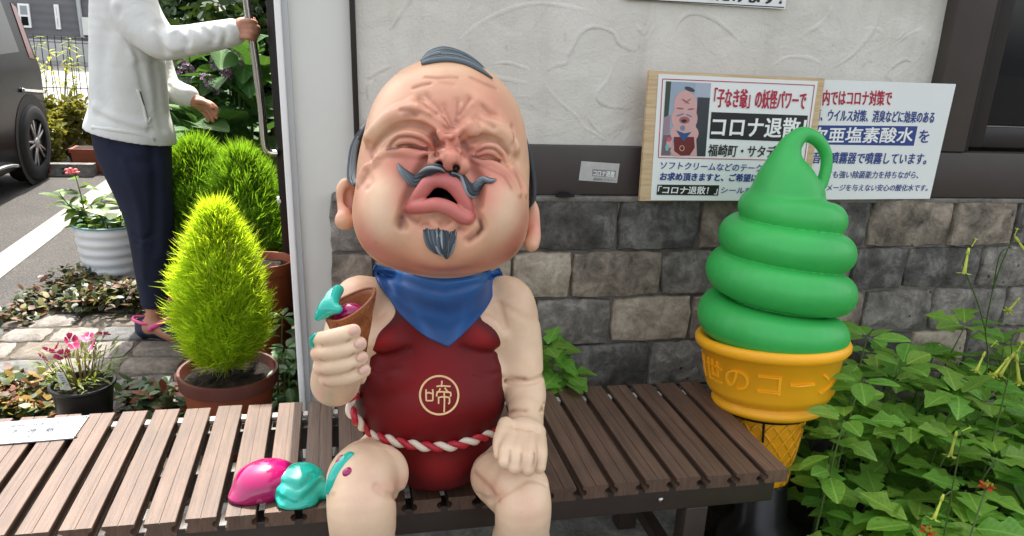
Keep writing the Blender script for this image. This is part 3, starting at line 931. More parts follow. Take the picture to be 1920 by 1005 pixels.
# pouches under the eyes
ridge([(694, 318, 8, -4), (706, 298, 9, -3), (728, 287, 9, -2), (758, 285, 9, -2), (790, 290, 8, -2), (815, 290, 7, -3), (832, 284, 6, -3)], k=.006)
ridge([(676, 345, 8, -4), (688, 318, 10, -4), (708, 302, 9, -4)], k=.008)
ridge([(876, 290, 6, -3), (896, 304, 8, -2), (922, 309, 9, -2), (946, 322, 9, -3), (962, 342, 9, -4), (970, 362, 8, -5)], k=.006)
ridge([(958, 318, 9, -4), (974, 340, 9, -5), (982, 362, 8, -5)], k=.008)
# cheeks: full balls beside deep folds
crease([(800, 298), (786, 322), (774, 348), (764, 376), (756, 402), (751, 420)], 8, 7)
crease([(888, 318), (898, 336), (899, 358), (896, 384)], 8, 6)
crease([(885, 395), (900, 412), (904, 428), (894, 440), (878, 450)], 6, 7)
crease([(764, 398), (770, 408), (782, 415)], 5, 5)
crease([(752, 412), (756, 424)], 7, 5)
# forehead wrinkles
for pts, r, d in [([(776, 165), (790, 160), (806, 157)], 4, 2.2), ([(798, 145), (820, 147), (846, 144), (858, 146)], 4, 2.2), ([(884, 146), (905, 156), (930, 166)], 4, 2.2),
                  ([(828, 156), (850, 160)], 4, 1.2),
                  ([(786, 184), (800, 200), (818, 212)], 6, 3.0), ([(800, 178), (816, 196), (830, 212)], 5, 2.5), ([(822, 210), (834, 228), (842, 238), (858, 234), (866, 222)], 6, 5.5),
                  ([(832, 200), (842, 220), (848, 234)], 6, 3.5), ([(858, 190), (858, 210), (854, 226)], 6, 3.0), ([(880, 185), (872, 202), (862, 216)], 6, 3.5),
                  ([(752, 206), (768, 208), (780, 216)], 5, 3.5), ([(760, 218), (790, 214), (820, 230), (836, 244)], 5, 3.5), ([(894, 222), (906, 228), (926, 238)], 6, 3.0), ([(905, 200), (918, 214), (930, 218)], 6, 2),
                  ([(832, 268), (826, 278), (818, 292)], 4, 4), ([(862, 262), (866, 276), (876, 288)], 4, 4),
                  ([(846, 270), (836, 262)], 4, 3), ([(854, 262), (846, 270)], 4, 3),
                  ([(960, 240), (964, 280), (968, 305)], 7, 3), ([(690, 270), (700, 290), (690, 312)], 6, 3.5),
                  ([(684, 320), (696, 340), (690, 352)], 5, 3)]:
    crease(pts, r, d)
for pts, r, d in [([(790, 196), (806, 212)], 6, -2.0), ([(838, 212), (848, 240)], 5, -2.0), ([(866, 200), (858, 222)], 6, -2.5), ([(812, 190), (830, 222)], 5, -1.5),
                  ([(770, 190), (784, 198)], 9, -2.0), ([(898, 190), (920, 200)], 12, -2.5), ([(940, 215), (955, 235)], 12, -2)]:
    crease(pts, r, d)
# mouth: hollow, lips
HD0 = HD.D.copy()
mz = surf(832, 372)
ellQ(830, 368, -mz[2] + .012, (44, 26, 40), .006, 's', g=HD)
ellQ(834, 368, -mz[2] + .035, (32, 20, 46), .006, 's', g=HD)
HDm = Grid((-.37, -.08, -1.62), (.09, .45, -1.18), .0018); HDm.D = HD0
def lip(rows):
    C = []
    for px, py, r, off in rows:
        s = surf(px, py, HDm, off); C.append([*s, r * (-s[2]) / F])
    return crom(C, 6)
UL = lip([(771, 384, 9, -2), (780, 374, 12, 2), (793, 357, 14, 6), (807, 341, 15, 8), (826, 336, 16, 9), (848, 345, 16, 8), (864, 364, 15, 5), (876, 388, 11, 2), (883, 400, 7, -2)])
LL = lip([(768, 391, 9, 0), (782, 388, 12, 5), (800, 386, 13, 9), (820, 384, 14, 12), (843, 391, 14, 11), (863, 404, 13, 7), (876, 409, 12, 4), (884, 404, 8, 0)])
HD.chain(UL[:, :3], UL[:, 3], .005)
HD.chain(LL[:, :3], LL[:, 3], .005)
# nostrils
for px, py, rx, ry in ((823, 308, 8.5, 8), (855, 314, 8, 7.5)):
    s = surf(px, py, HD)
    HD.ell(s + np.array([0, 0, .004]), rp((rx, ry, 16), s), .003, 's')
# dimples under the lip
for px, py in ((798, 421), (834, 416), (864, 430)):
    crease([(px - 6, py + 1), (px + 6, py)], 6, 4)
ridge([(812, 420, 8, -4), (818, 424, 8, -4)], k=.008); ridge([(848, 422, 8, -4), (854, 428, 8, -4)], k=.008)
# ears with long lobes
EARS = [[(664, 348, 1.45, 8), (650, 344, 1.44, 11), (640, 356, 1.435, 10), (641, 380, 1.435, 9), (646, 400, 1.43, 13), (645, 414, 1.425, 17), (656, 414, 1.43, 13)],
        [(998, 384, 1.47, 8), (1003, 396, 1.46, 8), (1005, 420, 1.455, 8), (1001, 445, 1.445, 13), (997, 458, 1.44, 14)]]
for e in EARS:
    C = crom([[*Q(p[0], p[1], p[2]), p[3] * p[2] / F] for p in e], 5)
    HD.chain(C[:, :3], C[:, 3], .008)
HD.ell(Q(654, 378, 1.455), rp((13, 34, 14), Q(654, 378, 1.455)), .01)
HD.ell(Q(995, 420, 1.47), rp((9, 40, 20), Q(995, 420, 1.47)), .012)
HD.ell(Q(652, 375, 1.436), rp((7, 20, 9), Q(652, 375, 1.436)), .006, 's')

# the finer head surface and the body surface become one mesh, meeting inside the collar
V, Fq = G.mesh(); Vh_, Fh_ = HD.mesh()
Fq = np.vstack([Fq, Fh_ + len(V)]); V = np.vstack([V, Vh_])

statue = thing('statue', 'crying bald old man statue with baby body in red bib costume seated on the bench', 'statue')
M_skin = attrmat('painted_skin', rough=.40, spec=.45, spots=.3)
VW = c2w(V)
skin = fastmesh('body', VW, Fq, M_skin, statue)

# --- airbrushed paint of the skin, with crease shade painted in for depth
base = np.array(srgb(231, 200, 168)[:3]); pink = np.array(srgb(205, 120, 105)[:3]); face = np.array(srgb(224, 176, 140)[:3]); cream = np.array(srgb(236, 208, 174)[:3])
brown = np.array(srgb(132, 74, 54)[:3]); lipc = np.array(srgb(196, 104, 100)[:3]); dark = np.array(srgb(26, 10, 10)[:3]); redc = np.array(srgb(190, 92, 82)[:3])
colr = np.tile(base, (len(V), 1))
def blend(w, c): 
    global colr
    w = np.clip(w, 0, 1)[:, None]; colr = colr * (1 - w) + c * w
def dist_chain(P):
    P = np.asarray(P); d = np.full(len(V), 9.0)
    lo, hi = P.min(0) - .08, P.max(0) + .08
    m = np.all((V > lo) & (V < hi), 1); q = V[m]; dd = np.full(len(q), 9.0)
    for i in range(len(P) - 1):
        a, b = P[i], P[i + 1]; ab = b - a
        t = np.clip(((q - a) @ ab) / (ab @ ab + 1e-12), 0, 1)[:, None]
        dd = np.minimum(dd, np.linalg.norm(q - a - t * ab, axis=1))
    d[m] = dd; return d
def soft(pts, r, c, k, g=HD):
    P = [surf(p[0], p[1], g) for p in pts]
    if len(P) == 1: P = P + [P[0] + 1e-4]
    blend(k * np.exp(-(dist_chain(P) / (r * .001)) ** 2), c)
hw = 1 / (1 + np.exp(-(V[:, 1] - (-(520 - 502.5) / F * 1.4)) / .012))
blend(hw, face)
# pale cheeks and brow, soft pinks
for pts, r, k in [([(712, 360), (708, 425)], 34, .75), ([(948, 370), (948, 425)], 30, .7), ([(715, 245), (745, 225)], 22, .5), ([(735, 170), (720, 200)], 34, .4), ([(810, 130), (860, 130)], 26, .4), ([(930, 260), (945, 270)], 20, .35)]:
    soft(pts, r, cream, k)
for pts, r, k in [([(846, 250), (846, 300)], 45, .75), ([(800, 300), (775, 330), (770, 370)], 34, .8), ([(885, 305), (905, 335), (905, 370)], 34, .8),
                  ([(735, 305), (790, 300)], 26, .55), ([(900, 315), (945, 330)], 26, .6), ([(760, 300), (830, 330)], 30, .5),
                  ([(740, 215), (800, 200), (850, 195), (910, 205)], 36, .42), ([(770, 160), (850, 150), (920, 160)], 22, .25), ([(800, 425), (865, 430)], 26, .4),
                  ([(690, 462), (760, 496), (840, 506), (920, 496), (968, 456)], 40, .75), ([(675, 430), (690, 460)], 34, .5), ([(985, 430), (970, 455)], 30, .5), ([(675, 360), (690, 300)], 30, .35), ([(985, 400), (975, 330)], 30, .35), ([(930, 190), (960, 230)], 30, .35),
                  ([(760, 262), (800, 262)], 18, .4), ([(905, 280), (940, 290)], 16, .4)]:
    soft(pts, r, pink, k)
deepb = np.array(srgb(92, 46, 36)[:3])  # browns below: airbrush lines plus fold shade put into the colour
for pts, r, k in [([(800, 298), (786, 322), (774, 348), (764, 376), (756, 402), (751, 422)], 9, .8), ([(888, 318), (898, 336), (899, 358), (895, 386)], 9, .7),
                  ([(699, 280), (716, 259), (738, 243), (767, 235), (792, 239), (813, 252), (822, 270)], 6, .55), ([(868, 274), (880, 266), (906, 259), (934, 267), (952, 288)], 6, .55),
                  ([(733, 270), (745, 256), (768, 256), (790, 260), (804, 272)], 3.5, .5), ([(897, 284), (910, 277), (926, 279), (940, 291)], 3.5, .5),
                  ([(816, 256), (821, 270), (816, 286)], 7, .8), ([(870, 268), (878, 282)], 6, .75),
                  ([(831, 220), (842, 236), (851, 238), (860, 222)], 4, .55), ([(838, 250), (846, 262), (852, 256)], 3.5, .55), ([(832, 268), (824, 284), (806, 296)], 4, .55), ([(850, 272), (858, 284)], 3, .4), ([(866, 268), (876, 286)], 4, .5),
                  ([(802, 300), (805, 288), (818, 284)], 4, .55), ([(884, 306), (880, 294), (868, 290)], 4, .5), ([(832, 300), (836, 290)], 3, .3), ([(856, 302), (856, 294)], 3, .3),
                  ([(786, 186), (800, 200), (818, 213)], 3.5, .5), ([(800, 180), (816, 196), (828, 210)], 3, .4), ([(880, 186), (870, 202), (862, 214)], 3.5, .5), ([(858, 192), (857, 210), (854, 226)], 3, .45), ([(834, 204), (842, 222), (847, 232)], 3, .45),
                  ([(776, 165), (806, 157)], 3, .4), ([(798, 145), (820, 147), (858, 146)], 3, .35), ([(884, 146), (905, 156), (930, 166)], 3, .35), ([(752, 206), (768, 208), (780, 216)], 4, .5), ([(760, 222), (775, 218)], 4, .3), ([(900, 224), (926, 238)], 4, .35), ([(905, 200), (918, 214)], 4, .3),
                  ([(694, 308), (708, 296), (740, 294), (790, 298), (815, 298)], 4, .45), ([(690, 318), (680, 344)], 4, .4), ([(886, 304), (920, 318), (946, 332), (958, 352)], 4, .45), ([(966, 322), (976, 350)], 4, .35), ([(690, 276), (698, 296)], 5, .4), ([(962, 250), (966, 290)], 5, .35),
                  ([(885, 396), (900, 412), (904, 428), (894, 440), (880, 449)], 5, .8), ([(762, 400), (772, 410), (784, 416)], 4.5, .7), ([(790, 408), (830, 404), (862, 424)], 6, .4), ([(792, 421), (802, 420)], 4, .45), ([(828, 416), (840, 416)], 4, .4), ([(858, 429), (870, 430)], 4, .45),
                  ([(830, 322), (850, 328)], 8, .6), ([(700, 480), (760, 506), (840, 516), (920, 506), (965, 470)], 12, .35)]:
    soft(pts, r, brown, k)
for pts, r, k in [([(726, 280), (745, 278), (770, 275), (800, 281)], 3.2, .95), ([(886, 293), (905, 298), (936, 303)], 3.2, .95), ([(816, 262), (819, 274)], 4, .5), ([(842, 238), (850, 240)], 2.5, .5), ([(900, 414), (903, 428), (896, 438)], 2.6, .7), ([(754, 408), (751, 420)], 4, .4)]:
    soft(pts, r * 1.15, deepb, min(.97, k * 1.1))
# lips, mouth inside, nostrils
def lipd(C):
    lo, hi = C[:, :3].min(0) - .04, C[:, :3].max(0) + .04; d = np.full(len(V), 9.0)
    m = np.all((V > lo) & (V < hi), 1); q = V[m]
    d[m] = (np.linalg.norm(q[:, None] - C[None, :, :3], axis=2) - C[None, :, 3]).min(1); return d
dU = lipd(UL); dL = lipd(LL)
blend(np.clip((.0035 - np.minimum(dU, dL)) / .004, 0, 1), lipc)
blend(np.clip((.003 - dU) / .004, 0, 1) * .35 * np.clip((V[:, 1] - Q(830, 352, 1.3)[1]) / .012, 0, 1), np.array(srgb(226, 140, 134)[:3]))
mc = surf(832, 372, HDm)
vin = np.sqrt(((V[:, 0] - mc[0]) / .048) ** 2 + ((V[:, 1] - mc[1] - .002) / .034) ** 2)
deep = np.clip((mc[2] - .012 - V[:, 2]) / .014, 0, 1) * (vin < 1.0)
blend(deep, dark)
for px, py in ((823, 308), (855, 314)):
    s = surf(px, py, HDm); dd = np.linalg.norm((V - s) / np.array([1, 1, 1.6]), axis=1)
    blend(np.clip((.0085 - np.linalg.norm((V - s)[:, :2], axis=1)) / .003, 0, 1) * np.clip((s[2] - .001 - V[:, 2]) / .004, 0, 1) * (dd < .03), dark)
# ears pink inside
for e, k in ((Q(654, 385, 1.44), .7), (Q(1003, 425, 1.455), .7)):
    blend(k * np.exp(-(np.linalg.norm((V - e) * np.array([1, .6, .5]), axis=1) / .018) ** 2), np.array(srgb(214, 128, 118)[:3]))
# blushes of the body, and brown crease shade painted along its folds
def softY(pts, r, c, k):
    P = [PY(*p) for p in pts]
    if len(P) == 1: P = P + [P[0] + 1e-4]
    blend(k * np.exp(-(dist_chain(P) / (r * .001)) ** 2), c)
blush = np.array(srgb(214, 150, 126)[:3])
for pts, r, k in [([(690, 890, 1.17), (680, 930, 1.15)], 34, .3), ([(985, 930, 1.16), (990, 960, 1.17)], 28, .35), ([(640, 540, 1.44), (665, 525, 1.44)], 40, .3), ([(1000, 580, 1.43)], 34, .2),
                  ([(950, 880, 1.23), (1010, 888, 1.23)], 14, .35), ([(700, 575, 1.42), (725, 600, 1.42)], 30, .4), ([(930, 585, 1.40), (915, 600, 1.40)], 30, .4),
                  ([(668, 1000, 1.18)], 30, .35), ([(590, 665, 1.2), (600, 700, 1.2)], 18, .25), ([(740, 930, 1.2), (765, 905, 1.25), (712, 916, 1.18)], 14, .6), ([(905, 890, 1.3), (935, 930, 1.2)], 16, .5)]:
    softY(pts, r, blush, k)
for pts, r, k in [([(905, 600, 1.39), (930, 590, 1.40), (938, 620, 1.40)], 5, .5), ([(700, 640, 1.41), (740, 592, 1.42)], 5, .45), ([(722, 978, 1.17), (750, 962, 1.2)], 4, .4), ([(612, 935, 1.22), (625, 925, 1.18)], 4, .3), ([(890, 884, 1.3), (918, 912, 1.24), (936, 938, 1.2)], 5, .5), ([(938, 706, 1.40), (980, 710, 1.385), (1018, 706, 1.42)], 5, .8), ([(952, 770, 1.35), (985, 772, 1.33), (1016, 766, 1.36)], 5, .8), ([(745, 938, 1.16), (768, 900, 1.22)], 6, .5),
                  ([(956, 846, 1.19), (956, 872, 1.17)], 3, .6), ([(979, 850, 1.18), (977, 880, 1.165)], 3, .6), ([(1002, 850, 1.185), (1000, 880, 1.165)], 3, .6),
                  ([(590, 650, 1.19), (660, 637, 1.16)], 3.5, .55), ([(592, 677, 1.19), (664, 664, 1.16)], 3.5, .55), ([(600, 702, 1.19), (668, 690, 1.16)], 3.5, .55), ([(606, 722, 1.2), (650, 722, 1.18)], 5, .5)]:
    softY(pts, r, brown, k)
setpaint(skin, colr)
# painted finger nails of the fist as small plates
M_nail = simple('nail', srgb(222, 178, 158), .3, .05)
for pts in FING[:3] + FING[3:]:
    p = pts[-1]; q = pts[-2]
    c = PY(p[0] + 1, p[1] - 1, p[2] - .017); d = PY(p[0], p[1], p[2]) - PY(q[0], q[1], q[2]); d /= np.linalg.norm(d)
    up = np.array([0, 1, 0]) - d * d[1]; up /= np.linalg.norm(up); nn = np.cross(d, up)
    vs = []; fs = []
    for i in range(7):
        for j in range(7):
            a = (i / 6 - .5) * 2; b = (j / 6 - .5) * 2
            a2 = a * math.sqrt(1 - b * b / 2); b2 = b * math.sqrt(1 - a * a / 2)
            vs.append(c2w(c + d * a2 * .0088 + up * b2 * .0072 + np.array([0, 0, 1]) * (.0010 - .0045 * (b2 * b2 * .7 + a2 * a2 * .3))))
    for i in range(6):
        for j in range(6): fs.append((i * 7 + j, i * 7 + j + 1, i * 7 + j + 8, i * 7 + j + 7))
    nl = mobj('finger_nail', vs, fs, M_nail, statue, True); fixn(nl)

# --- red costume
GT = Grid((-.38, -.52, -1.80), (.08, .06, -1.36), .0028)
torso(GT)
GT.D -= .0035
for pts, r, d in [([(698, 663), (725, 668), (765, 655)], 7, 3.5), ([(868, 652), (905, 662), (934, 657)], 7, 3.5), ([(690, 690), (715, 695), (750, 692)], 6, 2), ([(888, 698), (915, 703), (936, 699)], 6, 2.5)]:
    crease(pts, r, d, g=GT)
# neckline and leg openings: cut by planes through the pixel lines, along the view-depth direction of the statue
def cutline(g, p0, p1, keep_below=True):
    a = PY(p0[0], p0[1], 1.40); b = PY(p1[0], p1[1], 1.40)
    dY = (np.array([0.0, 1.0, 0.0]) @ RM) * np.array([1, -1, -1])
    nrm = np.cross(b - a, dY); nrm /= np.linalg.norm(nrm)
    if (nrm[1] > 0) != keep_below: nrm = -nrm
    X = g.ax[0][:, None, None] - a[0]; Y = g.ax[1][None, :, None] - a[1]; Z = g.ax[2][None, None, :] - a[2]
    pl = (X * nrm[0] + Y * nrm[1] + Z * nrm[2]).astype(np.float32)
    g.D = np.maximum(g.D, pl)
cutline(GT, (676, 645), (752, 585)); cutline(GT, (950, 640), (893, 590))
cutline(GT, (655, 790), (775, 912), False); cutline(GT, (965, 790), (872, 912), False)
Vt, Ft = GT.mesh()
M_suit = attrmat('painted_costume', rough=.45, spec=.22)
suit = fastmesh('costume', c2w(Vt), Ft, M_suit, statue)
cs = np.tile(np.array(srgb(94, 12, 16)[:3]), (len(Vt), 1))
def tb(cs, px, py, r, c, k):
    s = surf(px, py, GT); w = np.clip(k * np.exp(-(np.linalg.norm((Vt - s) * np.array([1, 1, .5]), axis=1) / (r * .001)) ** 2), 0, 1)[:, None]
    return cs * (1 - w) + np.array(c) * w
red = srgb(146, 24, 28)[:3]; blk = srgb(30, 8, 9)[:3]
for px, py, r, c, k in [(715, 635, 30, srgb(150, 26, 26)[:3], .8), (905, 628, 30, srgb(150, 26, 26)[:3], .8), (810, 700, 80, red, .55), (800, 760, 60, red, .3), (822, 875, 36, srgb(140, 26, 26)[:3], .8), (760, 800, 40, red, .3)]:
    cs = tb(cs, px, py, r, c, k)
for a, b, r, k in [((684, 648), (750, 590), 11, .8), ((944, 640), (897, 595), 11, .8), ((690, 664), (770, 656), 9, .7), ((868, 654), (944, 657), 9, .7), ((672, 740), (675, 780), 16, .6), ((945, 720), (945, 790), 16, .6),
                   ((700, 835), (780, 900), 12, .8), ((930, 835), (868, 900), 12, .8), ((690, 808), (830, 838), 10, .4), ((830, 838), (940, 800), 10, .4), ((676, 690), (680, 720), 14, .5)]:  # dark airbrushed edges; shade of the shallow creases painted in too
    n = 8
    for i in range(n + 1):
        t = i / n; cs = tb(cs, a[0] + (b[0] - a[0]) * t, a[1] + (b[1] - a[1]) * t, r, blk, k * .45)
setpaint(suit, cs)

def onsuit(px, py, off=0.0): return surf(px, py, GT, off)
# emblem: ring and strokes, slightly raised
M_gold = simple('emblem_paint', srgb(236, 196, 142), .5, .05)
def ribbon(mb, pts, w, off=1.2, sub=6, closed=False):
    P = crom([(p[0], p[1]) for p in pts], sub) if len(pts) > 2 else np.linspace(pts[0], pts[1], 6)
    C = np.array([onsuit(p[0], p[1], off) for p in P])
    T = np.gradient(C, axis=0); T /= np.linalg.norm(T, axis=1)[:, None]
    B = np.cross(T, np.array([0, 0, 1.0])); B /= np.linalg.norm(B, axis=1)[:, None]
    v = []; f = []
    for i in range(len(C)):
        for (b, z) in ((-1, 0), (-.8, 1), (.8, 1), (1, 0)):
            v.append(c2w(C[i] + B[i] * b * w * .0005 + np.array([0, 0, .0012 * z])))
    for i in range(len(C) - 1):
        for k in range(3): f.append((i * 4 + k, i * 4 + k + 1, i * 4 + k + 5, i * 4 + k + 4))
    mb.add(v, f)
mb = MB()
cx, cy = 823.5, 741
ribbon(mb, [(cx + 36 * math.cos(a), cy + 36 * math.sin(a)) for a in np.linspace(0, 2 * math.pi, 25)], 4.2, sub=2)
em = mb.build('emblem', M_gold, statue); fixn(em)
mb = MB()
def zz(x, y): return (560 + x * .5226, 480 + y * .5226)
for st in [[(457, 478), (457, 500), (458, 519)], [(458, 519), (481, 519)], [(481, 519), (482, 490), (480, 478)], [(457, 494), (466, 490), (480, 494)],
           [(514, 447), (514, 458)], [(512, 458), (514, 470)], [(494, 468), (514, 466), (545, 468)], [(508, 474), (504, 484), (498, 488)], [(524, 472), (532, 484), (538, 488)],
           [(494, 489), (515, 487), (547, 490)], [(497, 489), (495, 500), (496, 504)], [(545, 490), (546, 500), (543, 504)],
           [(500, 508), (520, 505), (541, 508)], [(502, 508), (502, 530)], [(541, 508), (541, 526), (536, 530)], [(522, 490), (523, 520), (522, 560)]]:
    ribbon(mb, [zz(*p) for p in st], 3.2, 1.3)
o = mb.build('emblem_character', M_gold, statue); fixn(o)

# --- twisted belt
BP = [(668, 738, 1), (656, 757, 1), (664, 782, 1), (690, 806, 3), (725, 822, 4), (765, 832, 4), (805, 837, 4), (845, 836, 4), (885, 826, 4), (918, 813, 3), (940, 800, 2), (950, 790, 1)]
C = []
for px, py, off in BP:
    if px < 672: C.append(PY(px, py, 1.43 if py < 770 else 1.405))
    else: C.append(onsuit(px, py, off))
C.insert(0, PY(690, 760, 1.52)); C.append(PY(962, 790, 1.50))
C = crom(C, 16)
T, N, B = frames(C)
L = np.concatenate([[0], np.cumsum(np.linalg.norm(np.diff(C, axis=0), axis=1))])
M_rope_w = simple('rope_white', srgb(226, 212, 192), .5, .08); M_rope_r = simple('rope_red', srgb(176, 28, 44), .45, .12)
for ph, mm in ((0, M_rope_w), (math.pi, M_rope_r)):
    a = L / .052 * 2 * math.pi + ph
    P = C + (N * np.cos(a)[:, None] + B * np.sin(a)[:, None]) * .0048
    v, f = tube_geo(P, .0066, 10)
    mobj('rope_strand', [c2w(p) for p in v], f, mm, statue, True)

# --- neckerchief
M_blue = attrmat('painted_cloth', rough=.38, spec=.4)
def lerp2(poly, t):
    P = crom(poly, 12); d = np.concatenate([[0], np.cumsum(np.linalg.norm(np.diff(P, axis=0), axis=1))]); d /= d[-1]
    return np.array([np.interp(t, d, P[:, k]) for k in range(2)]).T
GB = Grid((-.40, -.40, -1.80), (.08, .10, -1.30), .004)
torso(GB); ellY(GB, 830, 535, 1.47, (84, 60, 78), .03)
ellY(GB, 690, 560, 1.50, (50, 44, 44), .03); ellY(GB, 945, 562, 1.50, (50, 44, 44), .03)
GB.D -= .003
nu, nv = 61, 41
tu = np.linspace(0, 1, nu)
top = lerp2([(703, 500), (740, 505), (820, 515), (900, 512), (938, 505)], tu)
bot = lerp2([(703, 506), (716, 535), (745, 583), (790, 625), (834, 648), (840, 650), (846, 646), (880, 615), (912, 578), (928, 545), (939, 512)], tu)
v = []; cf = []
for j in range(nv):
    s = j / (nv - 1)
    for i in range(nu):
        p = top[i] * (1 - s) + bot[i] * s
        u = tu[i] * 2 - 1
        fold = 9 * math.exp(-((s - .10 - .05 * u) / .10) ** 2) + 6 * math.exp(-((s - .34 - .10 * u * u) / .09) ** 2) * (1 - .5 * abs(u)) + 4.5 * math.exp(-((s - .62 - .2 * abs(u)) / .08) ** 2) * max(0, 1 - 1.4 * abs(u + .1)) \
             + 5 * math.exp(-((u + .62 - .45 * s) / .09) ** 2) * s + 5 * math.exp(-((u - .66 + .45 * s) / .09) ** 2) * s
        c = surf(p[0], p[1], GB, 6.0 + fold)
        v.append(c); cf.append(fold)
v = np.array(v).reshape(nv, nu, 3)
GBd = 0
for _ in range(1):       # relax depth
    z = v[..., 2].copy(); z[1:-1, 1:-1] = (z[1:-1, 1:-1] * 2 + z[:-2, 1:-1] + z[2:, 1:-1] + z[1:-1, :-2] + z[1:-1, 2:]) / 6; v[..., 2] = z
v = v.reshape(-1, 3)
f = [(j * nu + i, (j + 1) * nu + i, (j + 1) * nu + i + 1, j * nu + i + 1) for j in range(nv - 1) for i in range(nu - 1)]
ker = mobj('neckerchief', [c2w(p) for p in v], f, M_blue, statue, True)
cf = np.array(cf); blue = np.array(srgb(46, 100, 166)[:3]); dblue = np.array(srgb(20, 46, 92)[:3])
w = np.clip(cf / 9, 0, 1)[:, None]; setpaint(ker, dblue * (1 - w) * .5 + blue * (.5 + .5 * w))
md = ker.modifiers.new('thick', 'SOLIDIFY'); md.thickness = .006; md.offset = -1
# band round the back of the neck
P = crom([PY(736, 508, 1.52), PY(766, 496, 1.58), PY(830, 486, 1.61), PY(896, 498, 1.58), PY(910, 510, 1.52)], 8)
v, f = tube_geo(P, .013, 10); o = mobj('neckerchief_band', [c2w(p) for p in v], f, simple('cloth_blue', srgb(36, 74, 126), .45, .1), statue, True)

# --- hair, moustache, beard: bundles of strands
M_hair = attrmat('painted_hair', rough=.45, spec=.4)
hcol = [srgb(40, 46, 52), srgb(66, 76, 83), srgb(84, 94, 100), srgb(108, 118, 122), srgb(140, 148, 150), srgb(54, 62, 68)]
def strands(name, lines, label=None, n=7, taper=True):
    mb = MB(); cs_ = []
    for P, r in lines:
        P = crom(P, 6); m = len(P); t = np.linspace(0, 1, m)
        rr = r * np.interp(t, [0, .15, .7, 1], [.5, 1, .9, .12]) if taper else np.full(m, r)
        v, f = tube_geo(P, rr, n); mb.add([c2w(p) for p in v], f)
        cs_ += [hcol[rng.randrange(len(hcol))]] * len(v)
    o = mb.build(name, M_hair, statue, True); setpaint(o, cs_); return o
# topknot lying over the crown
lines = []
lowr = [(790, 119), (812, 114), (842, 112), (874, 118), (902, 132), (924, 147)]
topr = [(789, 116), (806, 99), (833, 91), (868, 101), (900, 122), (923, 146)]
for i in range(90):
    a = rng.random(); jit = rng.uniform(-1.5, 1.5); st = rng.choice([0, 0, 0, 1]); en = rng.choice([6, 6, 6, 5])
    P = []
    for k in range(st, en):
        lx, ly = lowr[k]; tx, ty = topr[k]
        zlow = -surf(lx, ly + 3)[2] - .004; z = zlow * (1 - a) + 1.475 * a
        P.append(Q(lx + (tx - lx) * a, ly + (ty - ly) * a + jit, z))
    lines.append((P, .0046))
strands('topknot', lines)
# hair at the temples
for side in (0, 1):
    lines = []
    for i in range(34):
        a = rng.random(); j = rng.uniform(-1, 1)
        if side == 0:
            path = [(688 - 2 * j, 232, 1.44), (664 + 6 * a, 268, 1.44), (656 + 10 * a, 305, 1.435), (655 + 14 * a, 335, 1.42), (664 + 12 * a, 350 - 8 * a, 1.40), (678 + 6 * a, 334 - 10 * a, 1.365), (690, 310 + 4 * j, 1.35)]
            cut = 7 if a > .3 else 5
            if rng.random() < .5: path = [(688 - 3 * j, 240 + 14 * a, 1.44 + .06 * a), (672 + 6 * a, 275, 1.45 + .06 * a), (660 + 8 * a, 312, 1.45 + .05 * a), (657 + 8 * a, 345 + 4 * j, 1.44 + .04 * a)]
            else: path = path[:cut]
        else:
            path = [(986 - 2 * a, 268 + 10 * j, 1.44 + .08 * a), (995 - 3 * a, 300, 1.44 + .08 * a), (1001 - 4 * a, 340, 1.44 + .07 * a), (1001 - 6 * a, 372, 1.435 + .06 * a), (994 - 5 * a, 390 + 3 * j, 1.43 + .05 * a)]
        lines.append(([Q(*p) for p in path], .0052))
    strands('side_hair', lines)
# moustache
def must(path):
    C = []
    for px, py, r, off in path:
        s = surf(px, py, HD, off); C.append([*s, r * .00092])
    C = crom(C, 7); lines = []
    T, N, B = frames(C[:, :3])
    mb = MB(); cs_ = []
    for k in range(9):
        ph = 2 * math.pi * k / 9; ss = np.arange(len(C)) * .10
        P = C[:, :3] + (N * np.cos(ph + ss)[:, None] + B * np.sin(ph + ss)[:, None]) * (C[:, 3] * .62)[:, None]
        v, f = tube_geo(P, C[:, 3] * .46, 6); mb.add([c2w(p) for p in v], f); cs_ += [hcol[(k * 5) % len(hcol)]] * len(v)
    v, f = tube_geo(C[:, :3], C[:, 3] * .75, 8); mb.add([c2w(p) for p in v], f); cs_ += [hcol[0]] * len(v)
    setpaint(mb.build('moustache', M_hair, statue, True), cs_)
must([(834, 320, 4, 6), (822, 315, 7, 9), (807, 318, 9, 10), (794, 330, 10.5, 9), (780, 340, 11, 7), (767, 333, 9, 4), (754, 321, 6.5, 3), (744.5, 305.5, 1, 3)])
must([(845, 326, 4, 6), (861, 331, 8, 9), (872, 347, 10.5, 9), (884, 360, 12, 7), (894, 349, 9.5, 4), (906, 338, 7.5, 3), (920, 339, 5, 3), (931, 336, 1, 3)])
# goatee
lines = []
for i in range(110):
    a = rng.random(); j = rng.uniform(-1, 1)
    x0 = 794 + 62 * a; y0 = 434 + 4 * j + 4 * (a - .5) + rng.uniform(-3, 3)
    xm = 801 + 50 * a; ym = 457 + 3 * j
    xe = 832 + 9 * a; ye = 485 - 9 * abs(a - .6) + 2 * j
    o = rng.uniform(0, 10) * (1 - .5 * abs(2 * a - 1))
    lines.append(([surf(x0, y0, HD, 0), surf(xm, ym, HD, o + 2), surf((xm + xe) / 2 - 3 * (1 - a), (ym + ye) / 2 + 2, HD, o + 4), surf(xe, ye, HD, o + 3)], rng.uniform(.0022, .0034)))
strands('goatee', lines)
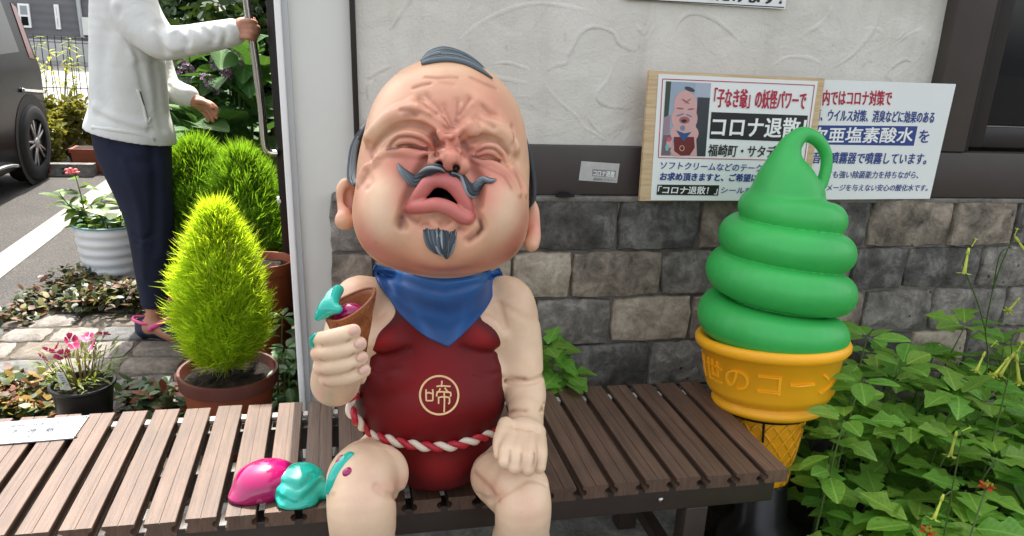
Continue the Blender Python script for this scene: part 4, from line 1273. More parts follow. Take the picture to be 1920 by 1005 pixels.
# ------------------------------------------------------------------ flat print: text and shapes on planes
def text_geo(body, bold=0.0, ext=0.0, res=3):
    c = bpy.data.curves.new('lettering', 'FONT'); c.body = body; c.offset = bold; c.extrude = ext; c.resolution_u = res
    o = bpy.data.objects.new('lettering', c); COL.objects.link(o)
    dg = bpy.context.evaluated_depsgraph_get()
    me = bpy.data.meshes.new_from_object(o.evaluated_get(dg))
    v = np.array([p.co[:] for p in me.vertices]).reshape(-1, 3); f = [tuple(p.vertices) for p in me.polygons]
    bpy.data.objects.remove(o); bpy.data.curves.remove(c); bpy.data.meshes.remove(me)
    return v, f
class Plane3:
    """a plane leaning in Y: Y = y0 + (z - z0) * s"""
    def __init__(s, y0, z0, sl): s.y0, s.z0, s.s = y0, z0, sl
    def p(s, px, py, off=0.0):
        d = ray(px, py); n = np.array([0, 1.0, -s.s]); q = np.array([0, s.y0 - off, s.z0])
        return CAM + d * (((q - CAM) @ n) / (d @ n))
def flat(name, pl, pts, m, parent, off, label=None):
    return mobj(name, [pl.p(x, y, off) for x, y in pts], [tuple(range(len(pts)))], m, parent, label=label)
def text_on(pl, body, TL, TR, BL, m, parent, off=.0012, bold=.022, name='lettering'):
    v, f = text_geo(body, 0.0)
    lo, hi = v.min(0), v.max(0); w = hi - lo
    a, b, c = pl.p(*TL, off), pl.p(*TR, off), pl.p(*BL, off)
    P = []; ff = []
    du = (b - a) / np.linalg.norm(b - a); dv = (a - c) / np.linalg.norm(a - c); h = np.linalg.norm(a - c)
    nrm = np.cross(du, dv)
    offs = [(0, 0)] if bold <= 0 else [(x * bold * h, y * bold * h) for x, y in ((-1, -.7), (1, -.7), (1, .7), (-1, .7))]
    for k, (ox, oy) in enumerate(offs):
        n0 = len(P)
        P += [c + (b - a) * ((q[0] - lo[0]) / w[0]) + (a - c) * ((q[1] - lo[1]) / w[1]) + du * ox + dv * oy + nrm * (k * .00004) for q in v]
        ff += [tuple(i + n0 for i in q) for q in f]
    return mobj(name, P, ff, m, parent)
def inkm(name, c, rough=.45): return simple(name, c, rough, .03, 20)
I_red = inkm('ink_red', srgb(176, 26, 58)); I_blk = inkm('ink_black', srgb(30, 28, 28)); I_blue = inkm('ink_blue', srgb(44, 66, 132)); I_wht = inkm('ink_white', srgb(238, 238, 234))
M_paper = simple('laminated_paper', srgb(232, 234, 230), .28, .02, 4, coat=.3)
def zo(x, y): return (1180 + x / 3, 110 + y / 3)

# rear panel
sg2 = thing('sign', 'white panel with red and blue lettering leaning beside the window behind the wooden board', 'sign')
p2 = Plane3(YW - .008, zl, .012)
def slab(name, pl, pts, th, m, parent):
    n = len(pts); v = [pl.p(x, y, 0) for x, y in pts]; v += [q + np.array([0, th, 0]) for q in v]
    o = mobj(name, v, [tuple(range(n)), tuple(range(n, 2 * n))[::-1]] + [(i, n + i, n + (i + 1) % n, (i + 1) % n) for i in range(n)], m, parent)
    fixn(o); return o
slab('panel', p2, [zo(900, 112), zo(1838, 143), zo(1690, 788), zo(760, 795)], .004, M_paper, sg2)
text_on(p2, '店内ではコロナ対策で', zo(1046, 176), zo(1480, 180), zo(1040, 262), I_red, sg2)
text_on(p2, '除菌、ウイルス対策、消臭などに効果のある', zo(1010, 282), zo(1722, 298), zo(1000, 350), I_blue, sg2)
flat('lettering_band', p2, [zo(1010, 374), zo(1622, 380), zo(1600, 490), zo(990, 482)], I_blue, sg2, .0006)
text_on(p2, '次亜塩素酸水', zo(1030, 386), zo(1606, 388), zo(1014, 474), I_wht, sg2, .0014)
text_on(p2, 'を', zo(1636, 402), zo(1690, 402), zo(1628, 472), I_blue, sg2)
text_on(p2, '超音波噴霧器で噴霧しています。', zo(990, 522), zo(1682, 532), zo(976, 588), I_blue, sg2)
text_on(p2, 'とても強い除菌能力を持ちながら、', zo(1080, 630), zo(1634, 634), zo(1070, 672), I_blue, sg2, bold=.015)
text_on(p2, 'ダメージを与えない安心の酸化水です。', zo(1080, 706), zo(1686, 708), zo(1070, 744), I_blue, sg2, bold=.015)

# front board
sg1 = thing('sign_board', 'wooden board with a red framed notice and photo leaning on the stone ledge', 'sign')
p1 = Plane3(YW - .034, zl, .030)
nW = NT('plywood'); vv = nW.coord('Object', (3, 3, 40)); f_ = nW.noise(vv, 3, 5, .6, .6)
nW.set(color=nW.ramp(f_, [(.3, srgb(176, 146, 106)), (.5, srgb(202, 174, 134)), (.7, srgb(214, 190, 152))]), rough=.55)
slab('board', p1, [zo(112, 68), zo(1100, 112), zo(1000, 800), zo(58, 800)], .012, nW.m, sg1)
slab('paper', Plane3(YW - .036, zl, .030), [zo(165, 86), zo(1062, 128), zo(960, 800), zo(120, 796)], .0015, M_paper, sg1)
p1 = Plane3(YW - .0365, zl, .030)
fr = [zo(188, 114), zo(1042, 150), zo(985, 575), zo(163, 556)]
for a, b in ((0, 1), (1, 2), (2, 3), (3, 0)):
    A, B = p1.p(*fr[a], .0006), p1.p(*fr[b], .0006); d = (B - A) / np.linalg.norm(B - A); s_ = np.cross(d, [0, 1, 0]) * .0011
    mobj('red_frame', [A + s_, A - s_, B - s_, B + s_], [(0, 1, 2, 3)], I_red, sg1)
text_on(p1, '「子なき爺」の妖怪パワーで', zo(484, 164), zo(1000, 184), zo(474, 272), I_red, sg1, bold=.02)
flat('lettering_band', p1, [zo(462, 300), zo(1004, 320), zo(994, 470), zo(450, 450)], I_blk, sg1, .0006)
text_on(p1, 'コロナ退散！', zo(474, 324), zo(1000, 336), zo(460, 438), I_wht, sg1, .0014, .026)
text_on(p1, '福崎町・サタディサ', zo(450, 480), zo(930, 494), zo(440, 548), I_blk, sg1, bold=.02)
text_on(p1, 'ソフトクリームなどのテークアウト', zo(180, 578), zo(880, 600), zo(172, 620), I_blue, sg1, bold=.018)
text_on(p1, 'お求め頂きますと、ご希望に', zo(178, 640), zo(724, 650), zo(172, 684), I_blue, sg1, bold=.045)
flat('lettering_band', p1, [zo(158, 708), zo(506, 712), zo(500, 770), zo(153, 766)], I_blk, sg1, .0006)
text_on(p1, '「コロナ退散！」', zo(166, 716), zo(500, 720), zo(158, 760), I_wht, sg1, .0014, .022)
text_on(p1, 'シールを', zo(520, 722), zo(690, 726), zo(514, 756), I_blue, sg1, bold=.018)
# printed picture of the statue: flat shapes
PIC = [('picture', [(207, 127), (460, 138), (428, 550), (178, 545)], (150, 166, 182)),
       ('picture_print', [(207, 127), (236, 128), (220, 320), (195, 330)], (58, 70, 52)), ('picture_print', [(195, 330), (232, 318), (225, 420), (188, 430)], (150, 130, 140)),
       ('picture_print', [(372, 134), (460, 138), (454, 220), (368, 218)], (168, 176, 190)), ('picture_print', [(384, 216), (454, 218), (428, 550), (366, 548)], (58, 60, 66)),
       ('picture_print', [(190, 430), (240, 425), (230, 545), (178, 545)], (120, 96, 100))]
for i, (nm, P, c) in enumerate(PIC): flat(nm, p1, [zo(*q) for q in P], inkm('print_%d' % i, srgb(*c), .3), sg1, .0005 + .0003 * (i > 0))
def ellp(cx, cy, rx, ry, n=20, rot=0.0): return [zo(cx + rx * math.cos(a) * math.cos(rot) - ry * math.sin(a) * math.sin(rot), cy + rx * math.cos(a) * math.sin(rot) + ry * math.sin(a) * math.cos(rot)) for a in np.linspace(0, 2 * math.pi, n, False)]
IS = inkm('print_skin', srgb(206, 162, 158), .3); IS2 = inkm('print_skin_red', srgb(160, 96, 98), .3)
L0 = .0011
for P, m, o_ in [(ellp(316, 262, 66, 84), IS, 0), (ellp(310, 336, 74, 76), IS, .0001), (ellp(340, 172, 30, 12, rot=.35), inkm('print_hair', srgb(62, 62, 72), .3), .0002),
                 (ellp(310, 420, 80, 60), IS, .00015), ([zo(*q) for q in [(252, 470), (228, 520), (250, 548), (380, 548), (376, 440), (350, 404)]], IS, .0002),
                 ([zo(*q) for q in [(250, 440), (252, 520), (290, 546), (340, 544), (368, 500), (364, 440)]], inkm('print_bib', srgb(108, 38, 44), .3), .0004),
                 ([zo(*q) for q in [(262, 402), (304, 466), (350, 412), (310, 420)]], inkm('print_scarf', srgb(38, 82, 132), .3), .0006),
                 (ellp(310, 346, 30, 20), IS2, .0004), (ellp(308, 350, 16, 9), I_blk, .0006), (ellp(286, 280, 22, 5, rot=.1), IS2, .0004), (ellp(346, 284, 20, 5, rot=-.1), IS2, .0004),
                 (ellp(316, 240, 26, 5, rot=.6), IS2, .0004), (ellp(330, 238, 22, 4, rot=-.7), IS2, .0005), (ellp(300, 390, 14, 16), inkm('print_beard', srgb(120, 130, 150), .3), .0005),
                 (ellp(286, 316, 24, 5, rot=-.3), inkm('print_beard', srgb(0, 0, 0)), .0005), (ellp(336, 320, 20, 5, rot=.4), inkm('print_beard', srgb(0, 0, 0)), .0005),
                 (ellp(296, 504, 14, 16), inkm('print_gold', srgb(226, 190, 150), .3), .0006), (ellp(296, 504, 11, 13), inkm('print_bib', srgb(0, 0, 0)), .0007),
                 (ellp(226, 476, 18, 26), IS, .0007), (ellp(222, 456, 14, 12), inkm('print_pink', srgb(200, 90, 120), .3), .0008), (ellp(212, 500, 10, 20), inkm('print_teal', srgb(110, 180, 180), .3), .0008)]:
    mobj('picture_print', [p1.p(x, y, L0 + o_) for x, y in P], [tuple(range(len(P)))], m, sg1)
# sticker on the trim board
ps = Plane3(YW + .0172, zl, 0)
M_stk = simple('worn_sticker', srgb(186, 184, 180), .5, .12, 40)
stk = flat('sticker', ps, [(1090, 302), (1162, 307), (1157, 343), (1085, 338)], M_stk, shop, 0, 'worn grey sticker')
flat('sticker_print', ps, [(1111, 317), (1155, 320), (1154, 333), (1110, 330)], inkm('faded_ink', srgb(136, 134, 132)), stk, .0004)
text_on(ps, 'コロナ退散', (1113, 318.5), (1153, 321.5), (1112, 329.5), I_wht, stk, .0008)
text_on(ps, '福崎町サタディ', (1113, 333), (1155, 336), (1112, 338), inkm('faded_ink', srgb(0, 0, 0)), stk, .0008)
# notice at the top edge of the view
pn = Plane3(YW + .034, zl, 0)
nt = thing('notice', 'white notice sheet with black lettering stuck on the plaster above the boards', 'notice')
slab('paper', pn, [(1187, -190), (1500, -165), (1472, 17), (1170, -2)], .001, M_paper, nt)
text_on(pn, 'いただけます！', (1290, -28), (1470, -16), (1285, -3), I_blk, nt, bold=.045)
flat('lettering_band', pn, [(1176, -1), (1470, 15), (1470.4, 13), (1176.4, -3)], I_blk, nt, .0004)
# lettering of the name plate
class PlZ:
    def p(s, px, py, off=0.0): return WZ(px, py, BZ + .0036 + off)
pz = PlZ()
M_eng = simple('engraving', srgb(52, 56, 66), .6, .05)
text_on(pz, '福崎町／妖怪ベンチ', (20, 797), (115, 790), (18, 801), M_eng, NPL, .0004, .004)
text_on(pz, '子　啼　爺', (22, 806), (104, 801), (16, 814), M_eng, NPL, .0004, .012)
text_on(pz, '子泣き爺のベンチ', (25, 819), (95, 814.6), (23, 821), M_eng, NPL, .0004, .004)
for a, b in (((-60, 807), (132, 795.5)), ((-66, 820), (122, 809))):
    A, B = pz.p(*a), pz.p(*b); mobj('engraved_line', [A, B, B + np.array([0, .0012, 0]), A + np.array([0, .0012, 0])], [(0, 1, 2, 3)], M_eng, NPL)
# dark flake on the ledge
c_ = WY(1058, 377, YW - .004)
fl_ = mobj('slate_flake', [(c_[0] + x, c_[1] + y, zl + z) for x, y, z in ((-.028, -.004, .001), (-.006, -.012, .001), (.028, -.004, .002), (.010, .012, .009), (-.012, .012, .010), (-.028, -.004, -.003), (-.006, -.012, -.003), (.028, -.004, -.003), (.010, .012, -.003), (-.012, .012, -.003))],
      [(0, 1, 2, 3, 4), (9, 8, 7, 6, 5), (0, 5, 6, 1), (1, 6, 7, 2), (2, 7, 8, 3), (3, 8, 9, 4), (4, 9, 5, 0)], M_black)
tag(fl_, 'dark flat flake lying on the stone ledge beside the statue head', 'flake')

# ------------------------------------------------------------------ big soft ice cream sculpture
soft = thing('ice_cream_sculpture', 'large green soft ice cream sculpture in a yellow cone beside the bench end', 'sculpture')
YS = 1.715
ax_ = WY(1447, 630, YS); AX, AY = float(ax_[0]), YS; ZR = float(ax_[2])
M_gsoft = simple('green_plastic', srgb(58, 178, 84), .40, .13, 5, .05, 90, spec=.45)
M_yel = simple('yellow_plastic', srgb(250, 178, 30), .40, .07, 4, spec=.45)
gs = Grid((AX - .27, AY - .26, ZR - .08), (AX + .27, AY + .26, ZR + .66), .0032)
NT_ = 4.0
tt = np.linspace(-.12, NT_, 165)
Rm = np.interp(tt, [-.12, .417, 1.417, 2.417, 3.417, 4.0], [.140, .145, .138, .121, .088, .048])
rt = np.interp(tt, [-.12, .417, 1.417, 2.417, 3.417, 4.0], [.050, .058, .057, .053, .046, .038])
Zt = np.interp(tt, [-.12, .417, 1.417, 2.417, 3.417, 4.0], [.000, .050, .174, .268, .346, .384])
aa = math.radians(-30) - 2 * math.pi * tt
hx = np.stack([AX + .07 * Zt + Rm * np.cos(aa), AY + Rm * np.sin(aa), ZR + Zt], 1)
gs.chain(hx, rt, .005)
gs.chain([(AX, AY, ZR - .02), (AX + .014, AY, ZR + .2), (AX + .026, AY, ZR + .37)], [.135, .12, .06], .004)
tip = [(1498, 384, 70), (1499, 358, 58), (1500, 338, 46), (1502, 318, 35), (1508, 297, 26), (1519, 276, 20), (1542, 258, 15), (1567, 266, 13), (1582, 290, 11.5), (1582, 318, 11), (1570, 352, 11)]
TP = np.array([[*WY(p[0], p[1], YS - .01), p[2] / 1436 * 1.98] for p in tip]); TP = crom(TP, 5)
gs.chain(TP[:, :3], TP[:, 3], .012)
Vs, Fs = gs.mesh()
fastmesh('swirl', Vs, Fs, M_gsoft, soft)
RR = .193
prof = [(RR - .03, -.01), (RR - .006, .004), (RR + .003, .002), (RR + .008, -.006), (RR + .008, -.018), (RR + .001, -.028), (RR - .010, -.032), (RR - .026, -.134), (RR - .034, -.150), (RR - .048, -.160), (RR - .054, -.165), (RR - .046, -.170), (RR - .042, -.179), (RR - .046, -.189), (RR - .058, -.196), (RR - .080, -.200)]
mb = MB(); mb.lathe(prof, (AX, AY, ZR), 64); cup = mb.build('cup', M_yel, soft, True); fixn(cup)
zc0 = ZR - .206
mb = MB(); mb.lathe([(RR - .080, .006), (RR - .080, -.004), (RR - .096, -.008)], (AX, AY, zc0), 48); mb.build('gap_ring', M_black, soft, True)
r0, r1, hh = RR - .092, .064, zc0 - .20
mb = MB(); mb.lathe([(r0, -.006), (r0 - .002, -.012), (r1, -hh), (0, -hh)], (AX, AY, zc0), 48); cone_ = mb.build('cone', M_yel, soft, True); fixn(cone_); auto(cone_, 50)
mb = MB()
for s in (-1, 1):
    for k in range(16):
        P = []
        for i in range(13):
            t = i / 12; a = 2 * math.pi * k / 16 + s * t * 1.5; r = r0 + (r1 - r0) * t
            P.append((AX + r * math.cos(a), AY + r * math.sin(a), zc0 - .012 - (hh - .012) * t))
        mb.tube(P, .0032, 5)
mb.build('waffle_ridge', M_yel, soft, True)
pA = WY(1412, 810, AY - .13)
an = math.atan2(-.135, pA[0] - AX)
mb = MB(); q0 = (AX + (r0 + .001) * math.cos(an), AY + (r0 + .001) * math.sin(an)); mb.tube([(q0[0], q0[1], zc0), (AX + (r0 - .004) * math.cos(an), AY + (r0 - .004) * math.sin(an), zc0 - .06)], .0035, 6); mb.build('seam', M_black, soft)
mb = MB(); mb.lathe([(0, .204), (.060, .204), (.066, .19), (.072, .09), (.105, .06), (.120, .04), (.122, -.004), (.11, -.02)], (AX, AY, 0), 40); bs_ = mb.build('base', M_black, soft, True); fixn(bs_)
# raised lettering round the cup
v, f = text_geo('日世のコーン', .0, .5, 4)
v = v - np.array([v[:, 0].min(), 0, 0]); wid = v[:, 0].max()
cw = .088
aL = math.atan2(WY(1330, 680, AY - .16)[1] - AY, WY(1330, 680, AY - .16)[0] - AX)
def ang(px, py):
    # angle on the cup where the pixel's ray meets it
    d = ray(px, py); r = RR - .012; a = d[0] ** 2 + d[1] ** 2; b = 2 * (d[0] * (0 - AX) + d[1] * (0 - AY)); c = AX ** 2 + AY ** 2 - r * r
    D = b * b - 4 * a * c
    if D < 0: return None
    t = (-b - math.sqrt(D)) / (2 * a); P = CAM + d * t; return math.atan2(P[1] - AY, P[0] - AX), P[2]
aa0, za = ang(1381, 692); aa1, zb_ = ang(1548, 725)      # centres of the third and the last letter
per = (aa1 - aa0) / 3.0
zm = ZR - .082; hgt = .060
P = []
lo_y, hi_y = v[:, 1].min(), v[:, 1].max()
adv = wid / 6.0
for q in v:
    a = aa0 + (q[0] / adv - 2.5) * per
    z = zm + ((q[1] - lo_y) / (hi_y - lo_y) - .5) * hgt * 1.1
    r = RR - .010 - .016 * (ZR - .032 - z) / .102 + (.0028 if q[2] > 0 else -.004)
    P.append((AX + r * math.cos(a), AY + r * math.sin(a), z))
lt = mobj('raised_lettering', P, f, M_yel, soft); fixn(lt)
rebase(soft, (AX, AY, 0))
_r = Matrix.Rotation(math.radians(-8.0), 3, 'X') @ Matrix.Rotation(math.radians(-.8), 3, 'Y')
soft.rotation_euler = _r.to_euler()
_d = Vector((0, 0, ZR)) - _r @ Vector((0, 0, ZR)); soft.location = Vector((AX, AY, 0)) + _d

# ------------------------------------------------------------------ fallen scoops on the bench
spill = thing('fallen_ice_cream', 'melting pink and turquoise ice cream scoops fallen on the bench beside the statue leg', 'ice cream')
M_pink = simple('pink_gloss', srgb(160, 3, 88), .16, .16, 16, .08, 24, coat=.6)
M_teal = simple('teal_gloss', srgb(12, 176, 156), .14, .10, 14, .08, 24, coat=.6)
def blob(name, m, parent, lo, hi, h, fn):
    g_ = Grid(lo, hi, h); fn(g_); V_, F_ = g_.mesh(); return fastmesh(name, V_, F_, m, parent)
cp = WZ(488, 905, BZ + .022); ct = WZ(565, 908, BZ + .022)
def f1(g_):
    ch = lambda rows, r: g_.chain([WZ(x, y, BZ + .012) for x, y in rows], r, .02)
    g_.ell(WZ(488, 906, BZ + .016), (.054, .056, .042), .01); g_.ell(WZ(520, 900, BZ + .016), (.046, .044, .038), .03); g_.ell(WZ(457, 930, BZ + .006), (.030, .026, .010), .02)
    for k in range(5):
        P = [cp + np.array([-.045 + .02 * k + .004 * i, -.045 + .014 * i, .052 - .0016 * (i - 3.5) ** 2 * 1.1]) for i in range(7)]
        g_.groove(P, .007, .0018 * (-1) ** k)
    g_.D = np.maximum(g_.D, (BZ + .0015 - g_.ax[2])[None, None, :])
def f2(g_):
    ch = lambda rows, r: g_.chain([WZ(x, y, BZ + .012) for x, y in rows], r, .02)
    g_.ell(WZ(565, 908, BZ + .016), (.050, .054, .042), .01); g_.ell(WZ(550, 926, BZ + .010), (.034, .034, .028), .02); g_.ell(WZ(560, 943, BZ + .006), (.036, .018, .010), .022); g_.chain([WZ(596, 918, BZ + .012), WZ(622, 928, BZ + .008)], [.018, .010], .014)
    P = [(522, 905), (545, 910), (560, 915), (575, 905), (585, 893)]; P2 = [(520, 928), (540, 940), (558, 944), (580, 925), (598, 905)]; P3 = [(505, 935), (530, 938), (545, 950), (575, 950)]
    for pp, dd in ((P, .0040), (P2, .0035), (P3, .0020)):
        C_ = []
        for q in pp:
            d_ = ray(*q); ts = np.linspace(.9, 1.35, 300) / d_[1] * 1.30
            S_ = CAM + d_[None] * ts[:, None]; dd_ = g_.sample(S_); j = np.argmax(dd_ < 0); C_.append(S_[j])
        g_.groove(crom(C_, 5), .007, dd); g_.groove(crom(np.array(C_) + [0, .012, .004], 5), .008, -.002)
    g_.D = np.maximum(g_.D, (BZ + .0010 - g_.ax[2])[None, None, :])
blob('pink_scoop', M_pink, spill, cp - .11, cp + .11, .0026, f1)
blob('turquoise_scoop', M_teal, spill, ct - .12, ct + .12, .0026, f2)
rebase(spill, (float(cp[0] + .03), float(cp[1]), BZ))

# drips on the statue's thigh and hand: thin paint bodies following the skin
def onskin(px, py, off=0.0): return surf(px, py, G, off)
def drip(rows, m, nm='drip', dep=.62):
    C_ = crom([[*onskin(p[0], p[1], -dep * p[2]), p[2] * .00092] for p in rows], 6)
    g_ = Grid(C_[:, :3].min(0) - .02, C_[:, :3].max(0) + .02, .0016); g_.chain(C_[:, :3], C_[:, 3], .002); V_, F_ = g_.mesh()
    o = fastmesh(nm, c2w(V_), F_, m, statue); return o
drip([(617, 920, 8), (624, 902, 12), (634, 882, 13), (646, 866, 12), (656, 856, 10)], M_teal)
drip([(638, 868, 9.5), (642, 862, 9.5)], M_pink, 'drip', .15); drip([(651, 887, 9.5), (654, 885, 9.5)], M_pink)
drip([(592, 628, 4), (586, 636, 6), (585, 648, 4)], M_teal)

# ------------------------------------------------------------------ ice cream cone in the fist
icc = thing('ice_cream_cone', 'waffle cone with melting pink and turquoise ice cream held in the statue fist', 'ice cream cone')
zc_ = 1.325
c0 = Q(652, 570, zc_); tip_ = Q(671, 705, zc_ + .060)
axv = c0 - tip_; Lc = np.linalg.norm(axv); axv /= Lc
e1 = np.array([1.0, 0, 0]) - axv * axv[0]; e1 /= np.linalg.norm(e1); e2 = np.cross(axv, e1)
RC = .0455
def cpt(a, t, rr=0.0):
    top = Lc + .017 * math.cos(a - math.radians(12)) + .004 * math.cos(2 * a)
    s = t * top; r = .007 + (RC - .007) * s / Lc + rr
    return tip_ + axv * s + (e1 * math.cos(a) + e2 * math.sin(a)) * r
nW2 = NT('wafer'); vv = nW2.coord('Object'); f_ = nW2.noise(vv, 30, 5)
nW2.set(color=nW2.ramp(f_, [(.3, srgb(126, 68, 32)), (.7, srgb(166, 98, 52))]), rough=.5)
M_waf = nW2.m
nu_, nv_ = 48, 14
v = []; f = []
for layer, rr in ((0, 0.0), (1, -.0032)):
    for j in range(nv_ + 1):
        for i in range(nu_): v.append(c2w(cpt(2 * math.pi * i / nu_, j / nv_, rr)))
N1 = (nv_ + 1) * nu_
for j in range(nv_):
    for i in range(nu_):
        a, b = j * nu_ + i, j * nu_ + (i + 1) % nu_
        f.append((a, b, b + nu_, a + nu_)); f.append((N1 + b, N1 + a, N1 + a + nu_, N1 + b + nu_))
for i in range(nu_):
    a, b = nv_ * nu_ + i, nv_ * nu_ + (i + 1) % nu_; f.append((a, b, N1 + b, N1 + a))
    f.append(((i + 1) % nu_, i, N1 + i, N1 + (i + 1) % nu_))
wf = mobj('wafer', v, f, M_waf, icc, True); fixn(wf)
mb = MB()
for s in (-1, 1):
    for k in range(9):
        P = [c2w(cpt(2 * math.pi * k / 9 + s * 2.4 * (t - .3), t, .0004)) for t in np.linspace(.3, .97, 12)]
        mb.tube(P, .0013, 5)
mb.tube([c2w(cpt(a, .995, -.0016)) for a in np.linspace(0, 2 * math.pi, 40)], .0026, 6)
mb.build('waffle_ridge', M_waf, icc, True)
def f3(g_):
    g_.ell(c0 - axv * .034 + e1 * .002, (.030, .030, .028), .01); g_.ell(c0 - axv * .010 + e1 * .006 - e2 * .008, (.020, .014, .014), .012)
def f4(g_):
    C_ = crom([[*Q(634, 544, zc_ + .010), .010], [*Q(624, 556, zc_ - .006), .013], [*Q(618, 572, zc_ - .020), .014], [*Q(604, 588, zc_ - .022), .011], [*Q(598, 594, zc_ - .022), .008]], 5)
    g_.chain(C_[:, :3], C_[:, 3], .008); g_.chain([Q(612, 578, zc_ - .022), Q(634, 580, zc_ - .030)], [.012, .008], .010)
def blobc(name, m, parent, c, fn):
    g_ = Grid(c - .075, c + .075, .0018); fn(g_); V_, F_ = g_.mesh(); return fastmesh(name, c2w(V_), F_, m, parent)
blobc('pink_scoop', M_pink, icc, c0, f3); blobc('turquoise_scoop', M_teal, icc, c0, f4)
rebase(icc, c2w(tip_))
# ------------------------------------------------------------------ plants
def leaf_geo(outline, L, W, droop=.25, fold=.25, n=7, wav=0.0, seed=0):
    """leaf along +X, tip at L; outline(t) gives half width 0..1; folded along the midrib"""
    r = random.Random(seed); v = []; f = []
    for i in range(n + 1):
        t = i / n; w = outline(t) * W / 2
        z = -droop * L * t * t; x = L * t
        wz = wav * L * math.sin(t * 9 + seed)
        v += [(x, -w, z + fold * w + wz * .6), (x, 0, z), (x, w, z + fold * w - wz * .6)]
    for i in range(n):
        a = i * 3; f += [(a, a + 1, a + 4, a + 3), (a + 1, a + 2, a + 5, a + 4)]
    return v, f
def o_oval(t): return max(.02, math.sin(math.pi * min(1, t * .96 + .02)) ** .8)
def o_lance(t): return max(.02, math.sin(math.pi * t ** .75) ** .9)
def o_lobed(t):
    b = [(0, .06), (.08, .30), (.2, .62), (.28, .80), (.34, .62), (.42, .50), (.50, .66), (.58, .98), (.64, 1.0), (.70, .72), (.78, .52), (.88, .36), (1, .02)]
    return np.interp(t, [q[0] for q in b], [q[1] for q in b])
M_leaf = leafmat('leaf_bright', srgb(108, 156, 60), .36, .28, veins=True)
M_leafd = leafmat('leaf_dark', srgb(48, 88, 38), .25, .3, veins=True)
M_leafy = leafmat('leaf_yellow', srgb(150, 150, 50), .4, .35)
M_stem = simple('green_stem', srgb(78, 100, 44), .6, .2)
M_bark = simple('bark', srgb(74, 62, 50), .85, .3, 20, .5, 60)
def mk(name, v, f, m, smooth=True):
    me = bpy.data.meshes.new(name); me.from_pydata([tuple(p) for p in v], [], f); me.materials.append(m)
    if smooth: me.polygons.foreach_set('use_smooth', [True] * len(me.polygons))
    return me
LOB = [mk('leaf', *leaf_geo(o_lobed, 1.0, .78, d, .22, 12, .012, s), M_leaf) for s, d in ((1, .15), (2, .35), (3, .05))]
OVA = [mk('leaf', *leaf_geo(o_oval, 1.0, .60, d, .25, 6, .01, s), M_leaf) for s, d in ((1, .2), (2, .05))]
OVD = [mk('leaf', *leaf_geo(o_oval, 1.0, .52, d, .28, 7, .012, s), M_leafd) for s, d in ((1, .3), (2, .12))]
MIXL = LOB + OVA + OVA
def place_leaf(me, parent, p, az, el, L, roll=0.0, name='leaf'):
    o = bpy.data.objects.new(name, me); link(o, parent)
    o.location = p
    o.rotation_euler = Matrix(Matrix.Rotation(az, 3, 'Z') @ Matrix.Rotation(-el, 3, 'Y') @ Matrix.Rotation(roll, 3, 'X')).to_euler()
    o.scale = (L, L * rng.uniform(.85, 1.1), L); return o
def stem_plant(name, label, cat, x, y, h, leaves, Lmin, Lmax, nleaf, lean_, group, top=6, z0=-.01, rnd=None, stem_m=None):
    t = thing(name, label, cat, (x, y, z0), 0, group)
    lx, ly = lean_; P = [np.array([lx * s * s, ly * s * s, h * s]) for s in np.linspace(0, 1, 6)]
    mb = MB(); mb.tube(P, np.linspace(.0045, .0018, 6), 5); mb.build('stem', stem_m or M_stem, t, True)
    for i in range(nleaf):
        istop = i >= nleaf - top
        s = 1.0 if istop else rng.uniform(.25, .97) if nleaf > top else 1
        p = np.array([lx * s * s, ly * s * s, h * s])
        az = rng.uniform(0, 6.28) if not istop else 6.28 * (i - nleaf + top) / top + rng.uniform(-.3, .3)
        el = rng.uniform(-.35, .25) if not istop else rng.uniform(-.05, .45)
        L = rng.uniform(Lmin, Lmax) * (1 if not istop else .9)
        d = np.array([math.cos(az), math.sin(az), .25]) * L * .18
        place_leaf(rng.choice(leaves), t, p + d, az, el, L, rng.uniform(-.35, .35))
    return t
# the bed on the right
bedp = []
GP = 'lobed leafy plants crowding the bed on the right'
for yy_ in np.arange(1.08, 2.0, .105):
    for xx_ in np.arange(1.16, 2.40, .125):
        x = xx_ + rng.uniform(-.05, .05); y = yy_ + rng.uniform(-.04, .04)
        if (x - AX) ** 2 + (y - AY) ** 2 < .15 ** 2: continue
        if x < AX + .1 and y > AY - .25 and y < AY + .3: continue
        # the height follows the slope of the planting: higher at the back
        h = np.interp(y, [1.05, 1.4, 1.75, 1.95], [.24, .37, .51, .60]) * rng.uniform(.70, 1.06)
        h *= np.interp(x, [1.1, 1.3, 1.55, 2.4], [.45, .75, 1, 1.0])
        h *= np.interp(x, [1.1, 1.5, 1.75, 2.4], [1.0, 1.0, .98, .86]) 
        bedp.append((x, y, h))
for (x, y, h) in bedp:
    stem_plant('leafy_plant', 'bright green lobed leafy plant in the dense bed under the stone wall', 'plant', x, y, h, MIXL if rng.random() < .35 else LOB, .075, .135, 15, (rng.uniform(-.05, .05), rng.uniform(-.09, .02)), GP, 6)
for i, (px, py, Y, h) in enumerate([(1585, 720, 1.58, .52), (1556, 790, 1.5, .40), (1600, 640, 1.72, .62)]):
    p = WY(px, py, Y)
    stem_plant('round_leaved_plant', ['middle round leaved plant hugging the side of the yellow cone', 'lowest round leaved plant, below the yellow ring of the cone', 'topmost round leaved plant, level with the green swirl'][i], 'plant', float(p[0]) + .02, Y, float(p[2]) + .04, OVA, .07, .10, 16, (-.02, -.05), 'round leaved plants beside the yellow cone', 6)
